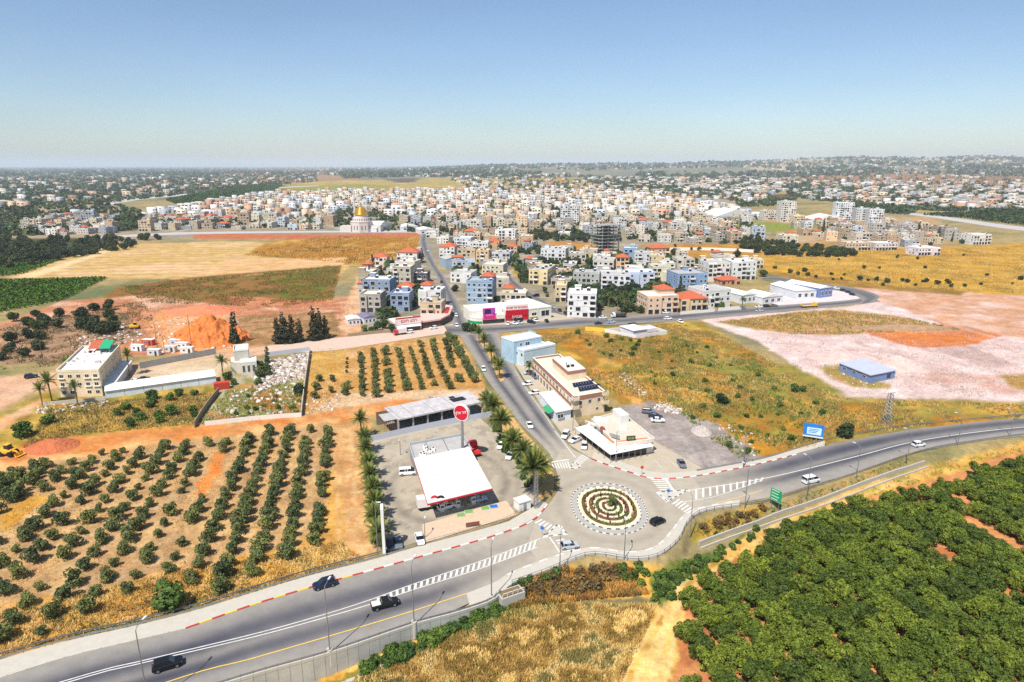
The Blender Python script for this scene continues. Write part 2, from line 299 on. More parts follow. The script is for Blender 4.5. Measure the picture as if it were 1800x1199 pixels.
# ------------------------------------------------------------------ ground
# zones: (outline in photo positions, colours mixed by noise, noise size in metres, options)
ZONES = [
 ([(-900, 280), (2700, 280), (2700, 1600), (-900, 1600)], [(150, 140, 105), (185, 160, 110), (120, 125, 85)], 60, {}),
 # far plain
 ([(-900, 285), (2700, 285), (2700, 322), (-900, 322)], [(112, 120, 102), (150, 140, 115), (92, 108, 88)], 260, {}),
 ([(-900, 292), (560, 292), (560, 332), (420, 345), (-900, 392)], [(88, 100, 76), (140, 132, 108), (70, 86, 62)], 70, {}),
 ([(380, 301), (620, 300), (610, 308), (400, 309)], [(190, 140, 105), (170, 135, 100)], 60, {}),
 ([(420, 312), (600, 308), (660, 320), (430, 322)], [(185, 140, 105), (150, 130, 90)], 60, {}),
 ([(500, 322), (760, 312), (1000, 312), (1066, 316), (1066, 328), (900, 334), (740, 336), (500, 340)], [(200, 165, 90), (165, 150, 85), (215, 175, 105)], 90, {}),
 ([(500, 330), (620, 323), (700, 328), (690, 336), (500, 342)], [(140, 145, 70), (165, 155, 80)], 60, {}),
 ([(675, 315), (740, 313), (735, 320), (690, 322)], [(95, 85, 65)], 40, {}),
 ([(900, 312), (1066, 313), (1068, 323), (930, 322)], [(205, 165, 85), (140, 125, 70)], 60, {}),
 ([(1100, 330), (1260, 328), (1270, 342), (1180, 342)], [(205, 160, 80), (185, 150, 80)], 40, {}),
 ([(1260, 345), (1400, 340), (1400, 352), (1270, 352)], [(120, 95, 65), (100, 90, 60)], 40, {}),
 ([(1350, 306), (1640, 304), (1800, 308), (2500, 306), (2500, 352), (1800, 352), (1700, 345), (1560, 330), (1380, 316)], [(170, 125, 85), (135, 105, 75), (190, 145, 95)], 60, {}),
 ([(1300, 288), (1420, 286), (1440, 298), (1330, 300)], [(205, 180, 145), (180, 160, 125)], 120, {}),
 ([(300, 350), (450, 321), (500, 326), (480, 336), (330, 366)], [(70, 95, 45), (85, 105, 50)], 30, {}),
 # around and under the town
 ([(-900, 392), (210, 358), (260, 400), (250, 425), (-900, 440)], [(165, 150, 130), (190, 165, 135), (120, 120, 90)], 30, {}),
 ([(240, 422), (246, 372), (480, 338), (760, 333), (1010, 337), (1290, 352), (1360, 400), (1340, 440), (1250, 485), (1245, 552), (1000, 568), (820, 570), (640, 584), (640, 470), (735, 424), (560, 412)], [(178, 162, 140), (150, 140, 115), (195, 180, 160)], 22, {}),
 ([(1350, 385), (1480, 380), (1640, 380), (1690, 440), (1600, 450), (1480, 440), (1380, 430)], [(190, 172, 150), (200, 160, 110), (150, 140, 105)], 20, {}),
 ([(1290, 388), (1440, 396), (1440, 404), (1300, 410)], [(140, 150, 70), (150, 150, 75)], 20, {}),
 ([(960, 424), (1054, 428), (1054, 445), (960, 436)], [(205, 150, 85), (190, 130, 70)], 12, {}),
 ([(1000, 446), (1048, 440), (1050, 456), (990, 466)], [(205, 180, 80), (190, 165, 70)], 12, {}),
 ([(1120, 430), (1340, 428), (1340, 462), (1300, 470), (1180, 448)], [(205, 155, 75), (180, 130, 65)], 14, {}),
 ([(808, 457), (850, 459), (846, 478), (826, 486)], [(205, 170, 70), (190, 150, 60)], 10, {}),
 ([(770, 462), (786, 462), (786, 476), (768, 474)], [(205, 170, 70), (190, 150, 60)], 10, {}),
 ([(892, 470), (930, 452), (936, 500), (915, 498)], [(200, 165, 80), (150, 130, 60), (215, 190, 140)], 8, {}),
 # left fields
 ([(-900, 425), (205, 418), (150, 452), (60, 472), (-900, 500)], [(70, 80, 50), (95, 90, 60)], 15, {}),
 ([(-20, 497), (190, 430), (440, 424), (640, 452), (612, 470), (590, 492), (240, 490)], [(222, 182, 132), (206, 172, 106), (230, 192, 146)], 24, {'stripe': (1.0, 0.1, 17, 0.16)}),
 ([(-10, 497), (60, 478), (195, 437), (200, 440), (80, 482), (30, 497)], [(240, 210, 160)], 10, {}),
 ([(430, 448), (470, 425), (560, 413), (740, 413), (736, 438), (655, 470), (520, 456)], [(196, 142, 62), (170, 120, 55), (215, 175, 100)], 14, {}),
 ([(340, 410), (560, 412), (740, 408), (740, 416), (560, 420), (340, 420)], [(205, 110, 80), (190, 130, 90)], 12, {}),
 ([(400, 456), (612, 452), (600, 472), (330, 488)], [(232, 188, 140), (222, 178, 120)], 18, {'stripe': (1.0, 0.1, 13, 0.14)}),
 ([(205, 505), (330, 488), (600, 466), (585, 528), (480, 540), (260, 532), (180, 524)], [(128, 116, 58), (160, 110, 66), (110, 112, 52)], 14, {}),
 ([(500, 480), (580, 466), (590, 480), (560, 530), (490, 525)], [(105, 112, 48), (135, 120, 60)], 14, {}),
 ([(-900, 500), (190, 487), (110, 528), (-900, 620)], [(92, 84, 45), (110, 92, 52)], 12, {}),
 ([(108, 530), (250, 518), (420, 538), (640, 520), (640, 596), (480, 606), (380, 620), (-900, 680), (-900, 570), (0, 570)], [(214, 158, 122), (196, 130, 92), (232, 190, 160)], 16, {}),
 ([(0, 575), (100, 556), (220, 548), (250, 590), (120, 640), (0, 640)], [(150, 125, 95), (190, 150, 120), (110, 100, 75)], 8, {}),
 ([(400, 520), (580, 530), (600, 545), (470, 540), (420, 560)], [(190, 120, 85), (215, 150, 110)], 10, {}),
 ([(420, 556), (590, 548), (600, 590), (480, 606), (420, 606)], [(176, 132, 92), (140, 116, 70), (205, 156, 116), (120, 112, 62)], 7, {}),
 ([(636, 470), (652, 450), (662, 448), (648, 478), (640, 520), (634, 584), (602, 590), (600, 555), (618, 510)], [(236, 196, 158), (224, 170, 125)], 10, {}),
 ([(280, 545), (390, 545), (420, 590), (410, 622), (300, 622), (260, 580)], [(235, 160, 100), (238, 185, 140)], 9, {}),
 ([(-900, 690), (0, 664), (230, 640), (470, 608), (470, 622), (230, 662), (60, 690), (0, 720), (-900, 760)], [(228, 190, 160), (218, 172, 135)], 12, {}),
 ([(180, 695), (232, 650), (380, 618), (400, 640), (382, 664), (200, 690)], [(228, 204, 172), (215, 186, 150)], 12, {}),
 ([(-900, 760), (0, 730), (80, 688), (110, 700), (385, 678), (350, 748), (120, 768), (40, 800), (-900, 850)], [(196, 152, 62), (128, 126, 56), (215, 176, 92), (160, 130, 60)], 9, {}),
 ([(-900, 800), (0, 735), (80, 700), (72, 712), (0, 760), (-900, 860)], [(226, 168, 120), (232, 190, 150)], 9, {}),
 ([(20, 800), (60, 772), (110, 772), (90, 800)], [(180, 100, 62), (196, 122, 76)], 6, {}),
 ([(342, 750), (388, 688), (400, 655), (545, 614), (530, 732)], [(158, 152, 88), (205, 196, 172), (136, 140, 66), (190, 140, 85)], 6, {}),
 ([(440, 650), (546, 616), (540, 660), (500, 668), (440, 680)], [(215, 205, 195), (190, 175, 160)], 4, {}),
 ([(-900, 850), (0, 796), (120, 768), (350, 748), (540, 730), (690, 702), (850, 690), (850, 706), (660, 732), (540, 750), (350, 772), (0, 826), (-900, 900)], [(236, 166, 100), (224, 142, 80), (242, 190, 130)], 10, {'stripe': (-0.86, 0.5, 1.4, 0.06)}),
 # orchards
 ([(545, 614), (805, 588), (856, 682), (846, 702), (690, 704), (530, 728)], [(224, 186, 138), (206, 152, 84), (214, 172, 116)], 7, {'stripe': (0.0, 1.0, 6.2, 0.05)}),
 ([(545, 614), (610, 606), (600, 660), (532, 690)], [(205, 152, 74), (215, 178, 110)], 7, {}),
 ([(600, 692), (770, 684), (850, 684), (840, 700), (690, 704), (540, 726)], [(222, 186, 150), (232, 200, 160)], 7, {}),
 ([(-900, 920), (0, 826), (578, 742), (604, 962), (600, 1000), (420, 1045), (180, 1105), (0, 1158), (-900, 1450)], [(202, 164, 122), (216, 178, 124), (188, 148, 104), (206, 172, 130)], 5, {'stripe': (-0.2267, 1.0, 5.7, 0.07)}),
 ([(0, 1158), (0, 1060), (120, 1050), (260, 1010), (430, 980), (560, 950), (600, 985), (420, 1045), (180, 1105)], [(234, 186, 96), (220, 164, 80), (228, 176, 118)], 5, {}),
 ([(0, 900), (70, 868), (84, 880), (40, 915), (0, 945)], [(206, 150, 66), (220, 172, 90)], 4, {}),
 ([(345, 866), (374, 800), (396, 800), (366, 872)], [(228, 132, 66), (236, 150, 84)], 4, {}),
 ([(560, 900), (600, 780), (612, 968), (580, 985), (500, 1000)], [(232, 184, 104), (222, 166, 92)], 4, {}),
 ([(580, 745), (656, 738), (668, 966), (612, 986)], [(222, 176, 122), (206, 148, 96), (236, 196, 140)], 5, {}),
 # waste ground right of the avenue
 ([(866, 590), (960, 578), (1100, 572), (1235, 566), (1330, 622), (1480, 700), (1800, 708), (2500, 700), (2500, 700), (1800, 740), (1600, 752), (1430, 792), (1250, 836), (1160, 765), (1060, 690), (960, 622)], [(206, 150, 62), (176, 126, 58), (152, 140, 70), (220, 172, 84)], 13, {}),
 ([(960, 590), (1080, 580), (1160, 600), (1120, 640), (1040, 640)], [(196, 134, 56), (160, 120, 60), (214, 164, 90)], 8, {}),
 ([(1040, 600), (1140, 600), (1150, 620), (1060, 628)], [(120, 118, 56), (170, 135, 66)], 6, {}),
 ([(1180, 580), (1330, 640), (1440, 690), (1350, 700), (1240, 640)], [(168, 142, 74), (140, 138, 68), (205, 160, 86)], 10, {}),
 ([(1220, 760), (1290, 770), (1330, 810), (1280, 830), (1240, 790)], [(112, 128, 56), (150, 142, 76)], 5, {}),
 ([(1036, 648), (1046, 644), (1142, 716), (1128, 722)], [(232, 172, 96), (222, 150, 76)], 6, {}),
 ([(1078, 716), (1150, 706), (1186, 722), (1262, 742), (1338, 806), (1250, 834), (1130, 800), (1140, 780)], [(168, 156, 148), (182, 168, 158), (156, 146, 142)], 9, {}),
 ([(1050, 800), (1150, 778), (1200, 800), (1250, 834), (1130, 832), (1060, 815)], [(196, 182, 160), (184, 170, 150)], 8, {}),
 ([(1230, 562), (1352, 550), (1480, 540), (1545, 530), (1640, 560), (1800, 590), (2500, 640), (2500, 720), (1800, 706), (1490, 697), (1390, 640), (1330, 600)], [(236, 214, 206), (226, 196, 186), (240, 224, 216)], 12, {}),
 ([(1258, 566), (1400, 548), (1480, 544), (1600, 560), (1690, 580), (1650, 590), (1520, 586), (1460, 590), (1390, 586), (1330, 580)], [(196, 152, 88), (206, 160, 110), (150, 130, 76)], 9, {}),
 ([(1516, 584), (1640, 584), (1690, 568), (1760, 590), (1720, 604), (1650, 612), (1600, 610)], [(224, 140, 84), (216, 128, 74)], 8, {}),
 ([(1550, 528), (1580, 524), (1720, 580), (1700, 590)], [(212, 132, 84), (206, 140, 100)], 8, {}),
 ([(1634, 612), (1700, 606), (1790, 642), (1730, 646)], [(196, 168, 160), (206, 180, 170)], 8, {}),
 ([(1440, 640), (1560, 610), (1640, 640), (1600, 660), (1480, 640)], [(214, 188, 178), (232, 210, 200)], 6, {}),
 ([(1640, 655), (1760, 660), (1790, 690), (1700, 694), (1620, 672)], [(222, 180, 168), (214, 170, 150), (236, 214, 204)], 7, {}),
 ([(1750, 660), (1900, 655), (1900, 690), (1790, 688)], [(206, 160, 90), (170, 140, 76)], 7, {}),
 ([(1428, 645), (1475, 642), (1560, 676), (1560, 684), (1500, 682)], [(150, 142, 70), (190, 150, 80)], 5, {}),
 ([(1345, 640), (1395, 640), (1480, 690), (1440, 700)], [(128, 132, 62), (180, 150, 80)], 6, {}),
 ([(1500, 505), (1560, 500), (1800, 520), (2500, 560), (2500, 650), (1800, 600), (1640, 560), (1550, 532)], [(224, 184, 160), (214, 160, 122), (236, 206, 192)], 16, {}),
 ([(1335, 445), (1480, 440), (1800, 428), (2500, 415), (2500, 540), (1800, 520), (1560, 505), (1470, 502), (1390, 490), (1345, 480)], [(220, 172, 70), (196, 148, 66), (206, 166, 88), (168, 132, 62)], 22, {'flat': 1}),
 ([(1340, 478), (1400, 480), (1560, 500), (1700, 512), (1690, 520), (1560, 510), (1400, 494)], [(150, 118, 60), (180, 136, 70)], 10, {}),
 ([(1380, 425), (1480, 432), (1560, 440), (1800, 446), (1800, 452), (1560, 448), (1400, 436)], [(170, 130, 62), (196, 152, 74)], 14, {}),
 # lower field and orchard in front of the road
 ([(300, 1400), (560, 1190), (900, 1032), (1000, 992), (1110, 990), (1215, 1000), (1210, 1060), (1200, 1330), (1200, 1500)], [(236, 190, 102), (216, 160, 76), (244, 206, 124), (196, 142, 66)], 7, {}),
 ([(880, 1045), (985, 1000), (1080, 990), (1100, 1010), (1060, 1040), (950, 1050)], [(172, 118, 56), (140, 108, 58), (210, 156, 80)], 4, {}),
 ([(980, 1052), (1040, 1048), (1150, 1050), (1150, 1062), (1040, 1064), (985, 1068)], [(142, 128, 92), (120, 116, 80)], 4, {}),
 ([(780, 1110), (880, 1062), (980, 1058), (960, 1080), (860, 1100), (700, 1160), (620, 1199), (560, 1199)], [(132, 128, 60), (160, 136, 66)], 4, {}),
 ([(930, 1110), (1000, 1100), (1040, 1199), (900, 1199)], [(176, 124, 58), (206, 152, 78)], 4, {}),
 ([(1100, 1320), (1130, 1199), (1170, 1060), (1200, 1040), (1210, 1060), (1190, 1110), (1180, 1300)], [(248, 212, 140), (240, 196, 116)], 4, {}),
 ([(1150, 1010), (1200, 985), (1250, 975), (1330, 930), (1330, 945), (1215, 1015), (1180, 1060), (1150, 1062)], [(98, 118, 56), (128, 132, 66)], 4, {}),
 ([(1180, 1420), (1188, 1199), (1200, 1100), (1206, 1045), (1300, 965), (1400, 905), (1560, 845), (1700, 800), (1800, 775), (2300, 730), (2300, 1500)], [(214, 142, 92), (222, 158, 104), (204, 128, 84)], 6, {}),
 ([(1196, 1050), (1230, 1005), (1330, 935), (1480, 870), (1640, 815), (1800, 775), (2000, 755), (2000, 765), (1800, 790), (1660, 830), (1490, 890), (1350, 952), (1250, 1012), (1212, 1060)], [(236, 196, 110), (226, 170, 92), (176, 160, 74)], 4, {}),
 ([(1210, 925), (1260, 905), (1350, 890), (1350, 900), (1270, 940), (1215, 960)], [(160, 142, 68), (206, 160, 84), (130, 126, 60)], 4, {}),
]
def track(px, w, cols, size=5, gap=1.0):
    """two wheel ruts along a photo polyline, w metres apart"""
    wp = wpath(px, 24); d = np.gradient(wp, axis=0); d /= np.linalg.norm(d, axis=1)[:, None]; nn = np.stack([-d[:, 1], d[:, 0]], 1)
    for s in (-1, 1):
        a = wp + nn * (s * w / 2 - gap / 2); b = wp + nn * (s * w / 2 + gap / 2); poly = [proj(p[0], p[1], 0.0) for p in a] + [proj(p[0], p[1], 0.0) for p in b[::-1]]
        ZONES.append((poly, cols, size, {'line': 1}))
RUT = [(176, 142, 128), (206, 176, 162)]; RUT2 = [(250, 232, 224), (240, 218, 206)]; RUT3 = [(196, 120, 70), (214, 142, 88)]
for px, cl in (([(1240, 562), (1330, 592), (1420, 650), (1520, 688), (1640, 692), (1800, 704)], RUT2), ([(1350, 585), (1450, 600), (1560, 640), (1700, 690)], RUT), ([(1500, 600), (1600, 630), (1720, 672), (1800, 690)], RUT), ([(1400, 620), (1520, 606), (1640, 620), (1760, 660)], RUT2),
               ([(1540, 534), (1640, 560), (1740, 590), (1800, 600)], RUT2), ([(1560, 525), (1680, 545), (1800, 560)], RUT), ([(1600, 505), (1700, 530), (1800, 580)], RUT), ([(0, 812), (180, 785), (350, 760), (540, 740), (690, 715)], RUT3), ([(0, 804), (180, 776), (350, 752), (540, 734), (690, 706)], RUT3),
               ([(0, 672), (230, 650), (470, 614)], [(240, 206, 178), (206, 160, 126)]), ([(100, 650), (200, 590), (270, 570), (420, 548), (600, 540)], [(240, 204, 180), (228, 184, 156)]), ([(260, 600), (330, 625), (430, 600)], RUT3), ([(612, 585), (625, 530), (640, 480), (655, 455)], [(246, 214, 180), (214, 164, 122)]), ([(606, 965), (598, 860), (592, 760)], [(196, 142, 92), (240, 202, 146)]), ([(640, 960), (630, 860), (622, 760)], [(240, 204, 150), (200, 150, 100)]),
               ([(20, 492), (120, 466), (200, 438), (300, 428), (430, 425)], [(246, 214, 164)]), ([(620, 470), (500, 478), (330, 492)], [(244, 206, 160)]), ([(860, 700), (700, 706), (540, 735)], RUT3), ([(1380, 470), (1500, 462), (1700, 466), (1800, 470)], [(236, 196, 110)]), ([(1044, 646), (1090, 682), (1136, 716)], [(240, 184, 112), (206, 140, 76)]), ([(1180, 720), (1220, 770), (1250, 825)], [(150, 140, 134)]), ([(1110, 770), (1170, 760), (1240, 800)], [(190, 178, 170)])):
    track(px, 2.0, cl)
for px in ([(1160, 1200), (1178, 1110), (1192, 1048), (1240, 1005), (1330, 944), (1480, 880), (1640, 822)], [(1100, 1210), (1140, 1130), (1180, 1062)]): 
    w_ = [P(*p) for p in px]; track([proj(p.x, p.y, 0.0) for p in w_], 2.0, [(252, 222, 160), (236, 190, 116)], 5, .9)
def zone_colour(wx, wy, wz):
    """base colour of every ground vertex: zones with ragged edges, each mottled by its own noise"""
    near = np.clip(1 - (wy - 200) / 900, 0.25, 1)
    jx = (fbm(wx / 9, wy / 9, 21) - 0.5) * 5 * near + (vnoise(wx * 0.9, wy * 0.9, 23) - 0.5) * 1.6
    jy = (fbm(wx / 9, wy / 9, 31) - 0.5) * 5 * near + (vnoise(wx * 0.9, wy * 0.9, 33) - 0.5) * 1.6
    far = smooth((wy - 700) / 1500)
    jx = jx + far * (fbm(wx / 120, wy / 120, 41) - 0.5) * 120; jy = jy + far * (fbm(wx / 120, wy / 120, 43) - 0.5) * 160
    x = wx + jx; y = np.maximum(wy + jy, 20)
    px, py = proj(x, y, wz); qx, qy = proj(wx + (jx * .18), np.maximum(wy + jy * .18, 20), wz * 0)
    C = np.zeros((len(wx), 3))
    for k, (poly, cols, size, opt) in enumerate(ZONES):
        a = np.array(poly); ux, uy = (qx, qy) if 'line' in opt else (px, py); m = (ux > a[:, 0].min()) & (ux < a[:, 0].max()) & (uy > a[:, 1].min()) & (uy < a[:, 1].max())
        idx = np.nonzero(m)[0]
        if not len(idx): continue
        idx = idx[inside(ux[idx], uy[idx], poly)]
        if not len(idx): continue
        X = wx[idx]; Y = wy[idx]
        n = np.clip((fbm(X / size, Y / size, 50 + k, 5) - 0.5) * 2.2 + 0.5, 0, 0.9999)
        cl = np.array([lin(c) for c in cols]); t = n * (len(cl) - 1); i = np.minimum(t.astype(int), max(len(cl) - 2, 0)); fr = (t - i)[:, None]
        c = cl[i] * (1 - fr) + cl[np.minimum(i + 1, len(cl) - 1)] * fr
        if 'stripe' in opt:
            dx, dy, spc, amt = opt['stripe']; L = math.hypot(dx, dy)
            s = (X * dy - Y * dx) / L
            c = c * (1 + amt * np.sin(2 * math.pi * s / spc + 3 * fbm(X / 20, Y / 20, 61)))[:, None]
        C[idx] = c if 'line' not in opt else C[idx] * .35 + c * .65
    C *= (0.86 + 0.28 * vnoise(wx * 1.7, wy * 1.7, 71))[:, None] * (0.9 + 0.2 * fbm(wx / 5, wy / 5, 73))[:, None]
    return C
az = np.concatenate([np.linspace(-85, -41, 50)[:-1], np.linspace(-41, 41, 760), np.linspace(41, 85, 50)[1:]])
dep = np.concatenate([np.linspace(0.0024, 0.06, 110)[:-1], np.linspace(0.06, 0.3, 290)[:-1], np.linspace(0.3, 0.95, 300)[:-1], np.linspace(0.95, 4.0, 50)])
A, D = np.meshgrid(np.radians(az), dep[::-1])
gy = (CAMH / D); gx = gy * np.tan(np.clip(A, -1.45, 1.45)) * 1.0
gx = np.clip(gx.ravel(), -33500, 33500); gy = gy.ravel(); gz = height(gx, gy)
nc = len(az); nr = len(dep)
ii = (np.arange(nr - 1)[:, None] * nc + np.arange(nc - 1)[None, :]).ravel()
FG = np.stack([ii, ii + 1, ii + nc + 1, ii + nc], 1)
gcol = zone_colour(gx, gy, gz).reshape(nr, nc, 3)
for _ in range(2):                                                 # zones bleed a little into each other
    g = np.pad(gcol, ((1, 1), (1, 1), (0, 0)), 'edge')
    gcol = (g[:-2, 1:-1] + g[2:, 1:-1] + g[1:-1, :-2] + g[1:-1, 2:] + 2 * g[1:-1, 1:-1]) / 6
gcol = gcol.reshape(-1, 3)
gcol = np.clip((gcol * 1.06 - gcol.mean(1, keepdims=True) * 0.06) * 0.68, 0.004, 0.9)
gm = mat('ground_soil', src='attr', rough=0.95, var=0.24, scale=0.7, bump=0.6, spec=0.05, fine=0.24)
ground = structure('ground', fastmesh('ground', np.stack([gx, gy, gz], 1), FG, gm, gcol, smooth_=True), 'dry fields, bare soil and scrub around the town')

# ------------------------------------------------------------------ roads, lots, pavements
def sheet(name, e1, e2, z, m, n=60, k=6, colfn=None, label=None):
    """ribbon between two photo polylines, subdivided so that its colour can vary"""
    a = wpath(e1, n); b = wpath(e2, n); t = np.linspace(0, 1, k)
    V = a[:, None, :] * (1 - t[None, :, None]) + b[:, None, :] * t[None, :, None]
    X = V[..., 0].ravel(); Y = V[..., 1].ravel()
    i = (np.arange(n - 1)[:, None] * k + np.arange(k - 1)[None, :]).ravel()
    Fc = np.stack([i, i + 1, i + k + 1, i + k], 1)
    p0, p1, p3 = V[0, 0], V[0, 1], V[1, 0]
    if (p1[0] - p0[0]) * (p3[1] - p0[1]) - (p1[1] - p0[1]) * (p3[0] - p0[0]) < 0: Fc = Fc[:, ::-1]
    col = None
    if colfn is not None:
        T = np.broadcast_to(t[None, :], (n, k)).ravel(); U = np.repeat(np.linspace(0, 1, n), k)
        col = colfn(X, Y, U, T)
    return structure(name, fastmesh(name, np.stack([X, Y, np.full_like(X, z)], 1), Fc, m, col), label)
def poly_sheet(name, px, z, m, parent=None, kind='structure', pz=0.0):
    w = [P(x, y, pz) for x, y in px]; q = MB(); n = len(w)
    a0 = sum(w[i].x * w[(i + 1) % n].y - w[(i + 1) % n].x * w[i].y for i in range(n))
    if a0 < 0: w = w[::-1]
    q.add([(p.x, p.y, z) for p in w], [tuple(range(n))])
    o = ob(name, q.mesh(name, m), parent)
    if kind and not parent: o['kind'] = kind
    return o
ASPH = mat('asphalt', src='attr', rough=0.92, var=0.09, scale=0.5, spec=0.12, fine=0.07)
PAVE = mat('pavement_concrete', (184, 177, 163), 0.9, var=0.08, scale=0.8, spec=0.15, fine=0.05)
CONC = mat('concrete', (186, 180, 166), 0.9, var=0.12, scale=0.7, spec=0.15, fine=0.06)
GREYC = mat('grey_concrete', (150, 150, 144), 0.9, var=0.14, scale=0.5, spec=0.15, fine=0.06)
WHITE = mat('white_paint', (220, 217, 208), 0.6, var=0.05, scale=1.0)
MARK = mat('road_paint_white', (206, 203, 194), 0.8, var=0.22, scale=1.4, fine=0.16)
YEL = mat('road_paint_yellow', (226, 188, 70), 0.8, var=0.12, scale=1.2)
RED = mat('red_paint', (188, 62, 58), 0.6, var=0.08, scale=1.0)
KBLK = mat('black_kerb_paint', (84, 84, 84), 0.8, var=0.1)
STEEL = mat('galvanised_steel', (150, 152, 152), 0.45, 0.6, var=0.08)
DARK = mat('dark_void', (34, 34, 36), 0.8, var=0.1)
GLASS = mat('window_glass', (38, 44, 52), 0.12, var=0.0, spec=0.6)
RCX, RCY = plane(1071, 893)
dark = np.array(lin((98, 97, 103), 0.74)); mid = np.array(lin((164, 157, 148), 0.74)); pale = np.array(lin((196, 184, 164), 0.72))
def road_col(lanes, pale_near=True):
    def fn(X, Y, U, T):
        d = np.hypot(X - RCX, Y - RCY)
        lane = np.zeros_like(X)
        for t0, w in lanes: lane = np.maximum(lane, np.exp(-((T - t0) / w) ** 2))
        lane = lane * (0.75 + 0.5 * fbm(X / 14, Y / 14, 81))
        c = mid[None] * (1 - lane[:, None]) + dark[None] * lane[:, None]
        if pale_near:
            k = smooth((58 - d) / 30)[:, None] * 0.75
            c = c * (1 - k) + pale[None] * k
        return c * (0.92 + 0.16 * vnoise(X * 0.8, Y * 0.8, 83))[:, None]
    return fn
FAR_L = [(-700, 1412), (-300, 1285), (0, 1190), (125, 1152), (250, 1122), (327, 1104), (450, 1061), (550, 1031), (650, 1003), (750, 975), (850, 947), (925, 921), (966, 900)]
NEAR_L = [(-700, 1540), (-100, 1358), (410, 1196), (580, 1147), (727, 1098), (800, 1072), (860, 1041), (905, 1014), (975, 984), (1010, 974)]
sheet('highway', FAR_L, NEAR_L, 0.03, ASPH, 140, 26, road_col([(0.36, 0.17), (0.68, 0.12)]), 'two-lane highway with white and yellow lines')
FAR_R = [(1160, 842), (1225, 837), (1275, 828), (1350, 812), (1450, 784), (1500, 773), (1600, 756), (1725, 741), (1800, 734), (1950, 720), (2300, 692)]
NEAR_R = [(1190, 918), (1232, 896), (1300, 883), (1350, 875), (1437, 850), (1500, 832), (1600, 798), (1700, 779), (1800, 766), (1950, 748), (2300, 715)]
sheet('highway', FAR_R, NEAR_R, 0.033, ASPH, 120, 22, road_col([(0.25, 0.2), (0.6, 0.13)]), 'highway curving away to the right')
AV_W = [(985, 850), (968, 802), (945, 775), (915, 745), (886, 706), (858, 670), (838, 636), (815, 600), (796, 570)]
AV_E = [(1060, 820), (1032, 806), (1003, 786), (978, 755), (955, 720), (932, 688), (905, 645), (884, 606), (872, 578)]
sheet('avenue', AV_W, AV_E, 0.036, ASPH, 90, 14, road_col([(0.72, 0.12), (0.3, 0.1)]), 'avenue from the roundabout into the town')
sheet('street', [(797, 576), (788, 540), (769, 490), (746, 452), (737, 425), (742, 408)], [(828, 576), (812, 546), (784, 490), (765, 460), (752, 425), (754, 408)], 0.03, ASPH, 60, 5, road_col([(0.5, 0.3)], False))
sheet('street', [(470, 608), (600, 593), (667, 586), (740, 578), (800, 569)], [(470, 620), (575, 617), (675, 603), (770, 588), (815, 584)], 0.028,
      mat('pale_dirt_road', (196, 172, 154), 0.95, var=0.1, scale=0.4, spec=0.05, fine=0.06), 40, 4)
sheet('street', [(780, 572), (830, 572), (900, 571), (1012, 560), (1100, 557), (1225, 547), (1350, 538), (1475, 529), (1530, 522)],
      [(790, 590), (850, 588), (900, 583), (1025, 573), (1100, 570), (1225, 561), (1350, 550), (1475, 538), (1548, 530)], 0.04, ASPH, 80, 5, road_col([(0.5, 0.3)], False))
sheet('street', [(972, 562), (950, 533), (925, 519), (905, 505), (890, 490), (884, 477), (886, 468), (908, 458), (945, 449), (980, 441)],
      [(1005, 562), (966, 534), (938, 517), (916, 503), (900, 488), (894, 477), (896, 470), (914, 462), (948, 453), (982, 444)], 0.034, ASPH, 70, 4, road_col([(0.5, 0.4)], False))
sheet('street', [(1340, 488), (1372, 487), (1420, 496), (1500, 506), (1545, 520), (1530, 532)], [(1340, 492), (1366, 494), (1400, 502), (1484, 513), (1515, 524), (1510, 534)], 0.05, ASPH, 40, 4, road_col([(0.5, 0.4)], False))
poly_sheet('parking_lot', [(1380, 500), (1484, 511), (1512, 524), (1480, 534), (1380, 540), (1340, 528)], 0.022, mat('pale_lot', (200, 188, 184), 0.92, var=0.14, scale=0.3, fine=0.06))
HWF = mat('far_asphalt', (176, 170, 166), 0.9, var=0.06)
sheet('highway', [(-400, 452), (0, 394), (130, 373), (210, 352), (300, 343), (450, 331), (560, 326)], [(-400, 462), (0, 402), (130, 379), (214, 356), (302, 346), (450, 333), (560, 327)], 0.1, HWF, 40, 3)
sheet('highway', [(1560, 372), (1620, 376), (1700, 386), (1800, 399), (2300, 450)], [(1560, 375), (1620, 380), (1700, 392), (1800, 406), (2300, 462)], 0.1, HWF, 40, 3)
sheet('street', [(150, 417), (240, 412), (340, 408), (560, 406), (740, 405)], [(150, 421), (240, 416), (340, 412), (560, 409), (740, 409)], 0.05, HWF, 40, 3)
FCX, FCY = plane(790, 850)
def fore_col(X, Y, U, T):
    r = np.hypot((X - FCX) * 1.05, (Y - FCY) * .8); k = np.exp(-((r - 15.5) / 1.6) ** 2) * .8 + np.exp(-((r - 19) / 1.2) ** 2) * .5 + .5 * (fbm(X / 3, Y / 3, 91) > .62)
    k = k * (0.3 + 1.2 * fbm(X / 5, Y / 5, 93)); c = np.array(lin((186, 173, 152), .8))[None] * (1 - .45 * np.clip(k, 0, 1))[:, None]
    return c * (.85 + .3 * fbm(X / 2, Y / 2, 95))[:, None]
sheet('forecourt', [(652, 776), (655, 820), (664, 905), (674, 972)], [(842, 733), (905, 792), (946, 850), (944, 886)], 0.02, ASPH, 70, 70, fore_col, 'stained pale asphalt of the filling station')
poly_sheet('shop_forecourt', [(905, 640), (925, 636), (985, 700), (1040, 780), (1140, 770), (1250, 832), (1140, 838), (1078, 818), (1034, 803), (1005, 785), (980, 752), (935, 688)], 0.018,
           mat('shop_paving', (176, 163, 142), 0.9, var=0.12, scale=0.3, spec=0.15, fine=0.06))
